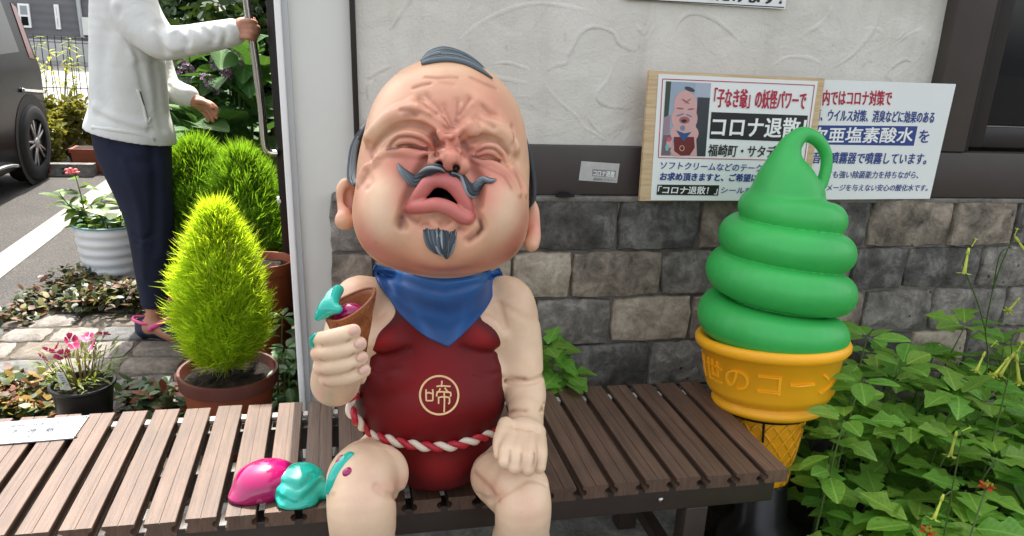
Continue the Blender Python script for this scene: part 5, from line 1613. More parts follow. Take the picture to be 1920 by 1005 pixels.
for (px, py, Y) in [(1040, 690, 1.93), (1030, 660, 1.95), (1015, 640, 1.94), (1050, 705, 1.9)]:
    p = WY(px, py, Y)
    stem_plant('leafy_plant', 'green lobed plant growing behind the bench beside the statue arm', 'plant', float(p[0]) - .01, Y, float(p[2]), LOB, .07, .11, 10, (.02, -.02), 'lobed plants behind the bench', 5)
for (x, y, h) in [(1.10, 1.22, .16), (1.16, 1.30, .22), (1.12, 1.12, .12), (1.22, 1.18, .2)]:
    stem_plant('small_leafy_plant', 'small oval leaved seedling beside the bench leg', 'plant', x, y, h, OVA, .028, .045, 14, (.03, -.02), 'small seedlings beside the bench leg', 4)
so_ = mobj('garden_bed', [(1.04, .6, -.004), (3.2, .6, -.004), (3.2, 2.05, -.004), (1.04, 2.05, -.004)], [(0, 1, 2, 3)], M_soil); so_['kind'] = 'structure'
# tobacco flowers
M_flw = leafmat('pale_flower', srgb(196, 206, 96), .35, .12, .5)
def flower_mesh():
    v, f = tube_geo([(0, 0, 0), (0, 0, -.012), (0, .001, -.040), (0, .002, -.052)], [.0030, .0022, .0032, .0046], 8)
    n0 = len(v)
    for k in range(5):
        a = 2 * math.pi * k / 5; b = len(v)
        for (r, da, z) in ((.004, -.45, -.051), (.004, .45, -.051), (.011, .28, -.054), (.017, 0, -.053), (.011, -.28, -.054)):
            v.append((r * math.cos(a + da), .002 + r * math.sin(a + da), z))
        f.append((b, b + 1, b + 2, b + 3, b + 4))
    v2, f2 = tube_geo([(0, 0, .004), (0, 0, -.010)], [.0022, .0042], 7); b = len(v); v += v2; f += [tuple(i + b for i in q) for q in f2]
    return mk('flower', v, f, M_flw)
FLW = flower_mesh()
def tobacco(stems, flowers, label, base):
    t = thing('tobacco_plant', label, 'plant', base)
    for P in stems:
        C_ = crom([np.array(p) - np.array(base) for p in P], 6); mb = MB(); mb.tube(C_, np.linspace(.0024, .0010, len(C_)), 5); mb.build('stem', M_stem, t, True)
    for (px, py, Y, dx, dy, L) in flowers:
        p = WY(px, py, Y); o = bpy.data.objects.new('flower', FLW); link(o, t); o.location = Vector(p) - Vector(base)
        d = Vector((dx, rng.uniform(-.35, -.1), dy)).normalized(); o.rotation_euler = (-d).to_track_quat('Z', 'Y').to_euler(); s = L / .054; o.scale = (s, s, s)
b1 = WY(1850, 760, 1.72); b1 = (float(b1[0]), 1.72, 0.0)
tobacco([[b1, WY(1850, 700, 1.70), WY(1848, 620, 1.66), WY(1862, 540, 1.62), WY(1874, 480, 1.58), WY(1890, 466, 1.56), WY(1906, 470, 1.55)],
         [WY(1848, 620, 1.66), WY(1834, 570, 1.62), WY(1815, 520, 1.58), WY(1806, 490, 1.56), WY(1822, 470, 1.55)], [WY(1862, 540, 1.62), WY(1876, 500, 1.6), WY(1893, 460, 1.58), WY(1902, 448, 1.57)]],
        [(1816, 468, 1.55, -.10, -1, .062), (1910, 560, 1.56, -.75, -.5, .055), (1905, 446, 1.57, .35, -.5, .06), (1822, 462, 1.55, .25, .9, .022), (1902, 442, 1.57, 0, .9, .02)], 'tall tobacco plant stem with two drooping pale flowers before the stone wall', b1)
b2 = WY(1880, 800, 1.5); b2 = (float(b2[0]), 1.52, 0.0)
tobacco([[b2, WY(1888, 720, 1.48), WY(1896, 640, 1.44), WY(1906, 622, 1.42)], [WY(1888, 720, 1.48), WY(1870, 680, 1.44), WY(1856, 656, 1.42)]],
        [(1846, 662, 1.42, -.55, -1, .052), (1890, 672, 1.41, -.75, -.8, .058), (1900, 664, 1.40, -.55, -1, .062), (1906, 668, 1.40, .15, -1, .070), (1907, 660, 1.4, .05, .9, .03), (1858, 650, 1.42, .4, .7, .02)], 'tobacco plant with a cluster of pale trumpet flowers at the right edge', b2)
b3 = WY(1800, 900, 1.38); b3 = (float(b3[0]), 1.38, 0.0)
tobacco([[b3, WY(1800, 840, 1.32), WY(1798, 812, 1.28)], [b3, WY(1782, 940, 1.24), WY(1772, 928, 1.2)]],
        [(1793, 812, 1.28, -.16, -1, .056), (1768, 930, 1.2, -.35, -1, .056), (1804, 808, 1.28, .5, .3, .02)], 'low tobacco plant with two hanging pale flowers among the lobed leaves', b3)
# scarlet bract centres
M_scar = leafmat('scarlet_bract', srgb(196, 66, 40), .3, .2)
for i, (px, py, Y, lab) in enumerate([(1850, 912, 1.20, 'small scarlet and green flower head at the right of the bed'), (1740, 998, 1.10, 'small scarlet flower head at the bottom edge of the bed')]):
    p = WY(px, py, Y); t = thing('scarlet_flower', lab, 'flower', (float(p[0]), Y, 0))
    mb = MB(); mb.tube([(0, .03, 0), (0, .01, p[2] * .6), (0, 0, p[2])], .002, 5); mb.build('stem', M_stem, t, True)
    me = mk('bract', *leaf_geo(o_lance, .020, .010, .1, .2, 4), M_scar)
    for k in range(7): o = bpy.data.objects.new('bract', me); link(o, t); o.location = (0, 0, p[2]); o.rotation_euler = (rng.uniform(-.2, .2), rng.uniform(-.4, .1), 6.28 * k / 7)
    mb = MB()
    for k in range(9): mb.lathe([(0, .010), (.0028, .007), (.003, .003), (0, 0)], (rng.uniform(-.008, .008), rng.uniform(-.008, .008), p[2] + .002), 6)
    mb.build('flower_bud', M_leafy, t, True)

# ------------------------------------------------------------------ feathery bushes
def blades_mesh(name, prof, H, n, Lr, w, m, parent, z0=0.0, seed=1, up=.55, curl=.35, shell=.55):
    """many thin curved blades filling a solid of revolution: one part nobody could count"""
    g_ = np.random.default_rng(seed)
    t = g_.random(n) ** .9; rad = np.interp(t, [p[0] for p in prof], [p[1] for p in prof])
    a = g_.random(n) * 2 * np.pi; u = np.where(g_.random(n) < shell, .80 + .22 * g_.random(n), g_.random(n) ** .5)
    clump = 1 + .09 * np.sin(3 * a + 9 * t) + .10 * np.sin(7 * a - 16 * t + 2 * np.sin(5 * t)) + .06 * np.sin(13 * a + 31 * t)
    r = rad * u * clump
    P = np.stack([r * np.cos(a), r * np.sin(a), z0 + H * t], 1)
    el = up + g_.normal(0, .38, n) + .5 * (t - .4); az = a + g_.normal(0, .55, n)
    D = np.stack([np.cos(az) * np.cos(el), np.sin(az) * np.cos(el), np.sin(el)], 1)
    L = g_.uniform(Lr[0], Lr[1], n)
    U = np.array([0, 0, 1.0])[None] * curl + g_.normal(0, .25, (n, 3))
    S = np.cross(D, U); S /= np.linalg.norm(S, axis=1)[:, None] + 1e-9
    V = []; 
    for s, ww in ((0, .7), (.35, 1.0), (.7, .8), (1.0, .08)):
        c = P + D * (L * s)[:, None] + U * (L * s * s * .55)[:, None]
        V += [c - S * (w * ww / 2), c + S * (w * ww / 2)]
    V = np.stack(V, 1).reshape(-1, 3)
    b = np.arange(n)[:, None] * 8
    Fq = np.concatenate([b + np.array([[0, 1, 3, 2]]), b + np.array([[2, 3, 5, 4]]), b + np.array([[4, 5, 7, 6]])], 0)
    o = fastmesh(name, V, Fq, m, parent); o['kind'] = 'stuff'; return o
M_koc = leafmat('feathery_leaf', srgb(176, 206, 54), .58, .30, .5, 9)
M_koc_shade = leafmat('feathery_leaf_shaded', srgb(116, 160, 44), .5, .42, .5, 8)  # darker copy of the leaf: shade of the rear bushes put into the colour
M_terra = simple('terracotta', srgb(142, 70, 42), .55, .16, 9, .1, 60)
M_terrad = simple('terracotta_rim', srgb(98, 50, 40), .5, .16, 9, .1, 60)
def stems_mesh(parent, H, R, n, z0, seed, m=None):
    m = m or simple('twig', srgb(128, 112, 58), .7, .2)
    r = random.Random(seed); mb = MB()
    mb.tube([(0, 0, z0 - .06), (0, .004, z0 + H * .3), (0, 0, z0 + H * .75)], [.006, .005, .002], 6)
    for i in range(n):
        s = r.uniform(.02, .5); a = r.uniform(0, 6.28); rr = R * r.uniform(.6, .95)
        mb.tube([(0, 0, z0 + H * s), (rr * .5 * math.cos(a), rr * .5 * math.sin(a), z0 + H * (s + .16)), (rr * math.cos(a), rr * math.sin(a), z0 + H * (s + .42))], [.0026, .002, .001], 4)
    mb.build('stem', m or M_stem, parent, True)
bp = WZ(440, 832, 0.0); bx, by = float(bp[0]) - .005, float(bp[1])
def pot(t, r_top, r_bot, h, m_body, m_rim, rim_h=.045, soil_d=.03):
    mb = MB(); mb.lathe([(0, 0), (r_bot, 0), (r_bot + (r_top - r_bot) * .8, h - rim_h)], (0, 0, 0), 40); o = mb.build('pot', m_body, t, True); fixn(o)
    mb = MB(); mb.lathe([(r_top * .93, h - rim_h - .004), (r_top, h - rim_h), (r_top + .004, h - .006), (r_top + .002, h), (r_top - .006, h), (r_top - .010, h - .01), (r_top * .86, h - soil_d - .01)], (0, 0, 0), 40); o = mb.build('rim', m_rim, t, True); fixn(o); auto(o, 45)
    v = [(0, 0, h - soil_d)]; f = []; r_ = random.Random(3)
    for j in range(1, 8):
        for k in range(26): a = 6.283 * k / 26; q = r_top * .92 * j / 7; v.append((q * math.cos(a), q * math.sin(a), h - soil_d + r_.uniform(-.005, .006)))
    for k in range(26): f.append((0, 1 + k, 1 + (k + 1) % 26))
    for j in range(6):
        for k in range(26): f.append((1 + j * 26 + k, 1 + (j + 1) * 26 + k, 1 + (j + 1) * 26 + (k + 1) % 26, 1 + j * 26 + (k + 1) % 26))
    mobj('soil', v, f, M_soil, t)
kp = thing('potted_bush', 'bright lime green feathery bush in a terracotta pot right behind the bench', 'potted plant', (bx, by, 0))
hpot = float(WY(440, 690, by)[2])
pot(kp, .152, .105, hpot, M_terra, M_terrad)
ztop = float(WY(402, 398, by)[2]); zbot = float(WY(415, 684, by)[2])
H_ = ztop - zbot
PROF = [(0, .050), (.08, .085), (.22, .118), (.42, .124), (.6, .106), (.78, .074), (.9, .042), (1, .008)]
fo = blades_mesh('foliage', PROF, H_, 19000, (.022, .060), .0032, M_koc, kp, zbot, 5)
fo.location.x = float(WY(411, 520, by)[0]) - bx
stems_mesh(kp, H_, .15, 40, zbot, 4)
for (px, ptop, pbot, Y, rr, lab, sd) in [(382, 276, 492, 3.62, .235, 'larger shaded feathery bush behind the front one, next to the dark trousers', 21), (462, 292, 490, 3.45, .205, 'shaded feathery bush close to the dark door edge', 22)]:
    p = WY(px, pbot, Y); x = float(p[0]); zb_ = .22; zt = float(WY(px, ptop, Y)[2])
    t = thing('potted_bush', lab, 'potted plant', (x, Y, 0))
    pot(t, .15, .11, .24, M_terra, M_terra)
    blades_mesh('foliage', [(q[0], q[1] / .132 * rr) for q in PROF[:1]] + [(q[0], q[1] / .132 * rr) for q in PROF[1:]], zt - zb_, 14000, (.03, .08), .0045, M_koc_shade, t, zb_, sd)
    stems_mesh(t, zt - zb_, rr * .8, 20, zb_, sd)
tp = WY(506, 486, 3.0)
t = thing('flower_pot', 'terracotta pot tucked between the feathery bush and the dark door edge', 'pot', (float(tp[0]) - .02, 3.0, 0))
pot(t, .11, .085, float(tp[2]), M_terra, M_terra)

# ------------------------------------------------------------------ black pot with pink flowers
bk = WZ(165, 803, 0.0)
t = thing('potted_flowers', 'black plastic pot of pink dianthus flowers behind the name plate', 'potted plant', (float(bk[0]), float(bk[1]), 0))
Yb = float(bk[1]); hb = float(WY(160, 716, Yb)[2]) ; M_blkp = simple('black_plastic', srgb(20, 21, 23), .4, .1)
pot(t, .098, .074, hb, M_blkp, M_blkp, .012, .02)
FL = mk('leaf', *leaf_geo(o_lance, 1.0, .22, .2, .2, 4), leafmat('dianthus_leaf', srgb(110, 128, 58), .35, .3))
zf = hb - .02
for i in range(170):
    a = rng.uniform(0, 6.28); r_ = .085 * math.sqrt(rng.random()); s = rng.random()
    place_leaf(FL, t, (r_ * math.cos(a) * (1 + .5 * s), r_ * math.sin(a) * (1 + .5 * s), zf + .01 + .12 * s), a + rng.uniform(-1, 1), rng.uniform(.1, 1.2), rng.uniform(.03, .055))
mb = MB()
for i in range(34):
    a = rng.uniform(0, 6.28); r_ = rng.uniform(.02, .075)
    mb.tube([(r_ * .6 * math.cos(a), r_ * .6 * math.sin(a), zf - .01), (r_ * math.cos(a), r_ * math.sin(a), zf + .06), (r_ * 1.4 * math.cos(a), r_ * 1.4 * math.sin(a), zf + rng.uniform(.10, .16))], .0014, 4)
mb.build('stem', simple('dry_stem', srgb(126, 104, 66), .7, .2), t, True)
npk = NT('pink_petal'); tc = npk.n('ShaderNodeTexCoord'); ln = npk.n('ShaderNodeVectorMath', operation='LENGTH'); npk.l(tc.outputs['Object'], ln.inputs[0])
npk.set(color=npk.ramp(ln.outputs['Value'], [(.0035, srgb(236, 200, 210)), (.0065, srgb(150, 14, 70)), (.011, srgb(206, 40, 110)), (.02, srgb(226, 92, 150))]), rough=.55)
def dianthus():
    v = [(0, 0, 0)]; f = []
    for k in range(5):
        a = 2 * math.pi * k / 5; b = len(v)
        for (r, da, z) in ((.006, -.42, .001), (.014, -.56, .004), (.0185, -.40, .005), (.0175, -.2, .0045), (.0195, 0, .005), (.0175, .2, .0045), (.0185, .40, .005), (.014, .56, .004), (.006, .42, .001)):
            v.append((r * math.cos(a + da), r * math.sin(a + da), z + .0006 * k))
        f.append((0, *range(b, b + 9)))
    return mk('flower', v, f, npk.m, False)
DI = dianthus()
for (px, py, dY, s, tx, ty) in [(131, 641, 0, 1.15, 1.1, -.1), (108, 652, -.01, .95, 1.0, -.3), (118, 668, -.05, 1.0, 1.15, 0), (178, 648, -.02, 1.0, 1.1, .2), (165, 634, .03, .85, .5, .2), (90, 660, .0, .9, .2, -.9), (77, 672, -.01, .8, 0, -1.1), (193, 630, .02, .9, .2, .7)]:
    p = WY(px, py, Yb + dY); o = bpy.data.objects.new('flower', DI); link(o, t); o.location = Vector(p) - t.location; o.rotation_euler = (tx, ty, rng.uniform(0, 6)); o.scale = (s * 1.4,) * 3
nb = simple('plant_tag', srgb(226, 226, 222), .4, .02)
pa, pb, pc, pd_ = [WY(x, y, Yb - .075) for x, y in ((105, 698), (119, 699), (134, 731), (113, 731))]
tg = mobj('plant_tag', [Vector(p) - t.location for p in (pa, pb, pc, pd_)] + [Vector(p) - t.location + Vector((0, .0015, 0)) for p in (pa, pb, pc, pd_)], [(0, 1, 2, 3), (7, 6, 5, 4), (0, 4, 5, 1), (1, 5, 6, 2), (2, 6, 7, 3), (3, 7, 4, 0)], nb, t)
for k in range(5):
    q = [Vector(WY(x, y, Yb - .0758)) - t.location for x, y in ((109 + k * 2, 704 + k * 3), (117 + k * 2, 704 + k * 3), (117.5 + k * 2, 705 + k * 3), (109.5 + k * 2, 705 + k * 3))]
    mobj('tag_print', q, [(0, 1, 2, 3)], I_blue, tg)

# ------------------------------------------------------------------ ground cover and low shrubs
def cover(name, label_kind, polys, n, L, cols, seed, hmax=.10, z0=0.0):
    g_ = np.random.default_rng(seed); V = []; Fq = []; Cc = []
    pts = []
    while len(pts) < n:
        P = polys[g_.integers(len(polys))]; xs_ = [p[0] for p in P]; ys_ = [p[1] for p in P]
        x, y = g_.uniform(min(xs_), max(xs_)), g_.uniform(min(ys_), max(ys_))
        if inpoly(x, y, P): pts.append((x, y))
    pts = np.array(pts); n = len(pts)
    hh = hmax * (.5 + .5 * np.sin(pts[:, 0] * 9 + 1.3) * np.sin(pts[:, 1] * 8)) * .7 + .3 * hmax
    z = z0 + g_.random(n) * hh
    az = g_.random(n) * 6.283; el = g_.normal(.15, .45, n); Ls = L * g_.uniform(.6, 1.25, n)
    D = np.stack([np.cos(az) * np.cos(el), np.sin(az) * np.cos(el), np.sin(el)], 1); S = np.stack([-np.sin(az), np.cos(az), g_.normal(0, .3, n)], 1)
    N = np.cross(D, S); P0 = np.stack([pts[:, 0], pts[:, 1], z], 1)
    rows = []
    for s, w in ((0, .05), (.3, .5), (.65, .52), (1, .04)):
        c = P0 + D * (Ls * s)[:, None] - N * (Ls * .18 * s * s)[:, None]
        rows += [c - S * (Ls * w * .5)[:, None], c + S * (Ls * w * .5)[:, None]]
    V = np.stack(rows, 1).reshape(-1, 3); b = np.arange(n)[:, None] * 8
    Fq = np.concatenate([b + np.array([[0, 1, 3, 2]]), b + np.array([[2, 3, 5, 4]]), b + np.array([[4, 5, 7, 6]])], 0)
    o = fastmesh(name, V, Fq, M_cover); ci = g_.integers(len(cols), size=n); c = np.array(cols)[ci][:, :3] * g_.uniform(.75, 1.25, (n, 1))
    setpaint(o, np.repeat(c, 8, 0)); o['kind'] = 'stuff'; return o
ncv = NT('cover_leaf'); at_ = ncv.n('ShaderNodeAttribute', attribute_name='paint'); ncv.set(color=at_.outputs['Color'], rough=.45)
tr_ = ncv.n('ShaderNodeBsdfTranslucent'); ncv.l(at_.outputs['Color'], tr_.inputs['Color']); ms_ = ncv.n('ShaderNodeMixShader'); ms_.inputs[0].default_value = .3
ncv.l(ncv.b.outputs[0], ms_.inputs[1]); ncv.l(tr_.outputs[0], ms_.inputs[2]); ncv.l(ms_.outputs[0], ncv.o.inputs[0]); M_cover = ncv.m
CG = [srgb(58, 76, 36), srgb(86, 92, 42), srgb(44, 60, 34), srgb(110, 74, 40), srgb(88, 48, 34), srgb(120, 116, 52), srgb(54, 66, 40)]
def gz(px, py): p = WZ(px, py, 0); return (float(p[0]), float(p[1]))
cover('ground_cover', '', [[gz(-20, 612), gz(40, 565), gz(120, 534), gz(165, 520), gz(275, 535), gz(270, 585), gz(200, 602), gz(100, 588), gz(40, 605)], [gz(110, 550), gz(180, 528), gz(270, 540), gz(268, 580), gz(170, 590)]], 2600, .042, CG, 31, .12)
CG2 = [srgb(76, 92, 40), srgb(120, 122, 50), srgb(150, 120, 44), srgb(140, 78, 40), srgb(60, 78, 40), srgb(100, 60, 40)]
cover('ground_cover', '', [[gz(-60, 792), gz(-60, 722), gz(20, 716), gz(70, 740), gz(110, 735), gz(130, 790)]], 900, .045, CG2, 32, .10)
cover('ground_cover', '', [[gz(222, 792), gz(228, 748), gz(290, 738), gz(330, 752), gz(365, 745), gz(372, 800)], [gz(500, 770), gz(520, 690), gz(552, 690), gz(560, 770)]], 800, .045, [srgb(60, 84, 44), srgb(84, 100, 50), srgb(120, 64, 44), srgb(50, 72, 40)], 33, .12)
for li, (px, py, Y, h, n) in enumerate([(525, 600, 2.75, .30, 16), (530, 660, 2.55, .26, 16), (518, 680, 2.6, .20, 14), (538, 700, 2.45, .2, 12)]):
    p = WY(px, py, Y)
    stem_plant('low_shrub', ['topmost dark low shrub beside the white corner post', 'second dark low shrub down along the white corner post', 'dark low shrub closest to the big terracotta rim', 'lowest dark shrub right behind the bench at the corner post'][li], 'plant', float(p[0]), Y, float(p[2]) + .03, OVD, .05, .085, n, (.01, -.02), 'low shrubs beside the corner post', 5)
for (px, py) in [(640, 615), (700, 0)][:0]: pass

# ------------------------------------------------------------------ white ribbed tub with a flowering plant
wb = WZ(214, 522, 0.0); Yw = float(wb[1])
t = thing('plant_tub', 'white ribbed plastic tub with a spindly green plant on the asphalt edge', 'potted plant', (float(wb[0]), Yw, 0))
hr = float(WY(200, 416, Yw)[2]); r1_ = (float(WY(300, 430, Yw)[0]) - float(WY(160, 430, Yw)[0])) / 2 * .93; r0_ = r1_ * .76
prof = [(0, 0), (r0_, 0)]
for i in range(33):
    s = i / 32; prof.append((r0_ + (r1_ - r0_) * s + .004 * math.sin(s * 2 * math.pi * 6), hr * s))
mb = MB(); mb.lathe(prof, (0, 0, 0), 48); o = mb.build('tub', simple('white_plastic', srgb(236, 237, 238), .35, .03), t, True); fixn(o)
mb = MB(); mb.lathe([(r1_ + .004, hr - .006), (r1_ + .010, hr), (r1_ + .006, hr + .006), (r1_ - .004, hr + .004), (r1_ - .012, hr - .05), (r1_ - .02, hr - .07)], (0, 0, 0), 48); o = mb.build('rim', simple('teal_rim', srgb(120, 160, 160), .4, .08), t, True); fixn(o)
mb = MB(); mb.lathe([(0, hr - .05), (r1_ - .01, hr - .05)], (0, 0, 0), 32); mb.build('soil', M_soil, t)
M_lfl = leafmat('tub_leaf', srgb(92, 122, 44), .4, .3); LFB = [mk('leaf', *leaf_geo(o_oval, 1.0, .46, d, .25, 6, .01, 5), M_lfl) for d in (.2, .45)]
def tw(px, py, dY=0.0): return Vector(WY(px, py, Yw + dY)) - t.location
for path, nn in (([(178, 440), (160, 400), (150, 360), (140, 325)], 11), ([(180, 440), (150, 405), (125, 380), (108, 356)], 11), ([(190, 440), (165, 410), (148, 395), (135, 390)], 9), ([(205, 445), (200, 420), (190, 408), (180, 400)], 7), ([(225, 440), (226, 410), (224, 380), (212, 366)], 4), ([(195, 440), (192, 410), (170, 385), (196, 372)], 7)):
    C_ = crom([np.array(tw(*p)) for p in path], 5); mb = MB(); mb.tube(C_, np.linspace(.005, .002, len(C_)), 5); mb.build('stem', M_stem, t, True)
    for i in range(nn):
        k = int((.25 + .75 * i / nn) * (len(C_) - 1)); place_leaf(rng.choice(LFB), t, C_[k], rng.uniform(0, 6.28), rng.uniform(-.2, .7), rng.uniform(.07, .12), rng.uniform(-.3, .3))
for i in range(26):
    a = rng.uniform(0, 6.28); r_ = rng.uniform(.03, r1_ * .9); place_leaf(rng.choice(LFB), t, (r_ * math.cos(a), r_ * math.sin(a), hr - .03 + rng.uniform(0, .06)), a, rng.uniform(0, .8), rng.uniform(.07, .12))
M_var = simple('variegated_leaf', srgb(196, 206, 160), .5, .35, 30)
LV = mk('leaf', *leaf_geo(o_oval, 1.0, .9, .2, .15, 6), M_var)
for px, py, az in ((205, 412, 1.2), (198, 405, 3.0), (236, 405, .2), (214, 420, 5)): place_leaf(LV, t, tw(px, py, -.08), az, .5, .10)
M_pkf = simple('pink_floret', srgb(226, 120, 120), .6, .15, 40)
mb = MB()
for i in range(12):
    p = tw(136 + rng.uniform(-11, 11), 321 + rng.uniform(-4, 5), rng.uniform(-.03, .03)); mb.lathe([(0, .010), (.010, .006), (.013, 0), (0, -.006)], p, 7)
mb.build('flower_cluster', M_pkf, t, True)
# ------------------------------------------------------------------ person at the door
person = thing('person', 'person in a white jacket and navy trousers pulling the dark door by its steel handle', 'person')
g1 = Grid((-1.35, 3.12, .70), (-.20, 3.85, 1.75), .0052)
def cw(g, rows, k=.03, op='u', sub=5):
    C_ = crom([[*WY(p[0], p[1], p[2]), p[3] / F * float(w2c(WY(p[0], p[1], p[2]))[2] * -1)] for p in rows], sub)
    g.chain(C_[:, :3], C_[:, 3], k, op); return C_
def cg(g, rows, r, d):
    """crease on the side of the cloth that faces the viewer"""
    out = []
    for p in rows:
        dd = ray(*p); ts = np.linspace(3.05, 3.9, 260) / dd[1]; S_ = CAM + dd[None] * ts[:, None]; q = g.sample(S_); j = np.argmax(q < 0)
        if q[j] < 0: out.append(S_[j])
    if len(out) > 1: g.groove(crom(out, 4), r, d * 1.9)
cw(g1, [(245, 262, 3.46, 70), (243, 200, 3.46, 68), (240, 120, 3.46, 65), (234, 40, 3.46, 60), (228, -40, 3.46, 52), (226, -80, 3.46, 38)], .03)
cw(g1, [(238, 258, 3.46, 74), (250, 262, 3.46, 74)], .03)
cw(g1, [(238, -30, 3.40, 44), (258, 25, 3.34, 42), (288, 66, 3.29, 36), (312, 80, 3.27, 32), (350, 77, 3.25, 29), (400, 68, 3.22, 27), (436, 61, 3.20, 25)], .03)
cw(g1, [(250, 0, 3.62, 42), (285, 110, 3.66, 34), (312, 162, 3.62, 25), (335, 175, 3.58, 22), (352, 180, 3.56, 20)], .03)
for rows, r, d in [([(300, 44), (304, 70), (308, 96)], .016, .007), ([(322, 46), (330, 66), (344, 84)], .015, .006), ([(346, 50), (352, 70), (350, 92)], .014, .006), ([(372, 50), (384, 62), (400, 72)], .012, .005), ([(394, 46), (402, 62), (398, 82)], .012, .004),
                   ([(216, 10), (240, 70), (252, 110)], .02, -.006), ([(224, 20), (252, 90), (268, 150), (276, 200)], .014, .005), ([(180, 200), (220, 226), (270, 238)], .02, -.006), ([(185, 215), (235, 236), (280, 246)], .014, .005), ([(290, 120), (296, 180), (306, 240)], .02, .004), ([(200, 60), (190, 140), (196, 200)], .03, .005), ([(318, 160), (330, 184)], .01, .004),
                   ([(288, 60), (320, 90), (360, 88)], .014, -.004), ([(420, 40), (424, 60), (420, 84)], .01, .004)]:
    cg(g1, rows, r, d)
# hem cut
hb_, hf_ = WY(170, 240, 3.46), WY(325, 270, 3.46)
Xg = g1.ax[0][:, None, None]; Zg = g1.ax[2][None, None, :]
sl_ = (hf_[2] - hb_[2]) / (hf_[0] - hb_[0])
g1.D = np.maximum(g1.D, ((hb_[2] + (Xg - hb_[0]) * sl_ - Zg) / math.sqrt(1 + sl_ * sl_)).astype(np.float32))
Vj, Fj = g1.mesh()
njk = NT('jacket_cloth'); vv = njk.coord('Object'); f_ = njk.noise(vv, 6, 5); njk.set(color=njk.ramp(f_, [(.3, srgb(212, 213, 208)), (.7, srgb(226, 227, 222))]), rough=.75, sheen=.2)
njk.bump(njk.noise(vv, 10, 3, .5, 1.0), .18, .03)
jk = fastmesh('jacket', Vj, Fj, njk.m, person)
g2 = Grid((-1.30, 3.05, .05), (-.35, 3.90, .98), .007)
cw(g2, [(246, 240, 3.46, 68), (250, 275, 3.45, 66), (258, 310, 3.42, 60), (270, 360, 3.40, 50), (281, 410, 3.39, 43), (285, 460, 3.385, 37), (286, 520, 3.38, 29), (289, 566, 3.38, 23)], .03)
cw(g2, [(250, 270, 3.54, 62), (270, 340, 3.58, 52), (296, 440, 3.66, 38), (306, 520, 3.70, 28), (308, 560, 3.72, 22)], .04)
for rows, r, d in [([(250, 440), (268, 450), (290, 440)], .012, .006), ([(252, 455), (275, 462)], .010, .004), ([(230, 300), (262, 400), (270, 520)], .014, -.004), ([(285, 270), (292, 360), (290, 470)], .02, .006), ([(212, 270), (240, 300), (280, 305)], .02, .005), ([(256, 556), (300, 552)], .010, -.004)]:
    cg(g2, rows, r, d)
zc_cut = float(WY(288, 574, 3.38)[2])
g2.D = np.maximum(g2.D, (zc_cut - g2.ax[2])[None, None, :].astype(np.float32))
Vt2, Ft2 = g2.mesh()
ntr = NT('trouser_cloth'); vv = ntr.coord('Object'); f_ = ntr.noise(vv, 8, 5); ntr.set(color=ntr.ramp(f_, [(.3, srgb(12, 19, 42)), (.7, srgb(18, 27, 54))]), rough=.85); ntr.bump(ntr.noise(vv, 300, 2), .2, .002)
fastmesh('trousers', Vt2, Ft2, ntr.m, person)
# body: head, neck, arms with hands, legs and feet in one surface
g3 = Grid((-1.25, 3.05, -.01), (-.15, 3.95, 1.96), .006)
hx_, hy_ = -.80, 3.46
sh = (hx_, hy_, 1.42); pel = (WY(246, 240, 3.46)[0], 3.46, .93)
g3.chain([pel, (hx_ - .02, hy_, 1.2), sh, (hx_ + .03, hy_, 1.56)], [.07, .07, .06, .052], .03)
g3.ell((hx_ + .06, hy_, 1.70), (.098, .075, .115), .03); g3.ell((hx_ + .085, hy_, 1.645), (.06, .055, .06), .03)
g3.chain([(hx_ + .150, hy_, 1.72), (hx_ + .172, hy_, 1.685), (hx_ + .155, hy_, 1.676)], [.010, .014, .010], .012)
g3.chain([(hx_ + .140, hy_ - .02, 1.646), (hx_ + .150, hy_, 1.645), (hx_ + .140, hy_ + .02, 1.646)], .008, .006)
g3.groove([(hx_ + .142, hy_ - .018, 1.640), (hx_ + .156, hy_, 1.640), (hx_ + .142, hy_ + .018, 1.640)], .004, .004)
for s in (-1, 1):
    g3.ell((hx_ + .045, hy_ + s * .076, 1.69), (.018, .010, .032), .008); g3.ell((hx_ + .135, hy_ + s * .033, 1.715), (.016, .018, .013), .008, 's'); g3.ell((hx_ + .128, hy_ + s * .033, 1.714), (.013, .014, .011), .003)
cw(g3, [(232, 0, 3.42, 30), (258, 25, 3.34, 26), (300, 74, 3.28, 22), (350, 75, 3.25, 20), (436, 60, 3.20, 16), (448, 57, 3.195, 15)], .02)
g3.ell(WY(456, 53, 3.19), (.040, .030, .040), .015)
for i, (x0, y0, x1, y1) in enumerate([(458, 40, 476, 42), (460, 50, 481, 52), (460, 60, 480, 62), (457, 69, 476, 72)]):
    cw(g3, [(x0 - 4, y0, 3.165, 5.5), ((x0 + x1) / 2, (y0 + y1) / 2 - 1, 3.145, 6), (x1, y1, 3.155, 5.5), (x1 + 3, y1 + 1, 3.185, 5)], .005)
cw(g3, [(452, 44, 3.17, 6), (464, 36, 3.19, 6), (476, 37, 3.20, 5)], .006)
cw(g3, [(250, 0, 3.62, 22), (284, 110, 3.66, 15), (312, 162, 3.62, 13), (335, 175, 3.58, 12), (352, 181, 3.56, 13), (362, 186, 3.55, 12.5)], .02)
g3.ell(WY(374, 193, 3.54), (.036, .022, .028), .014, rot=None)
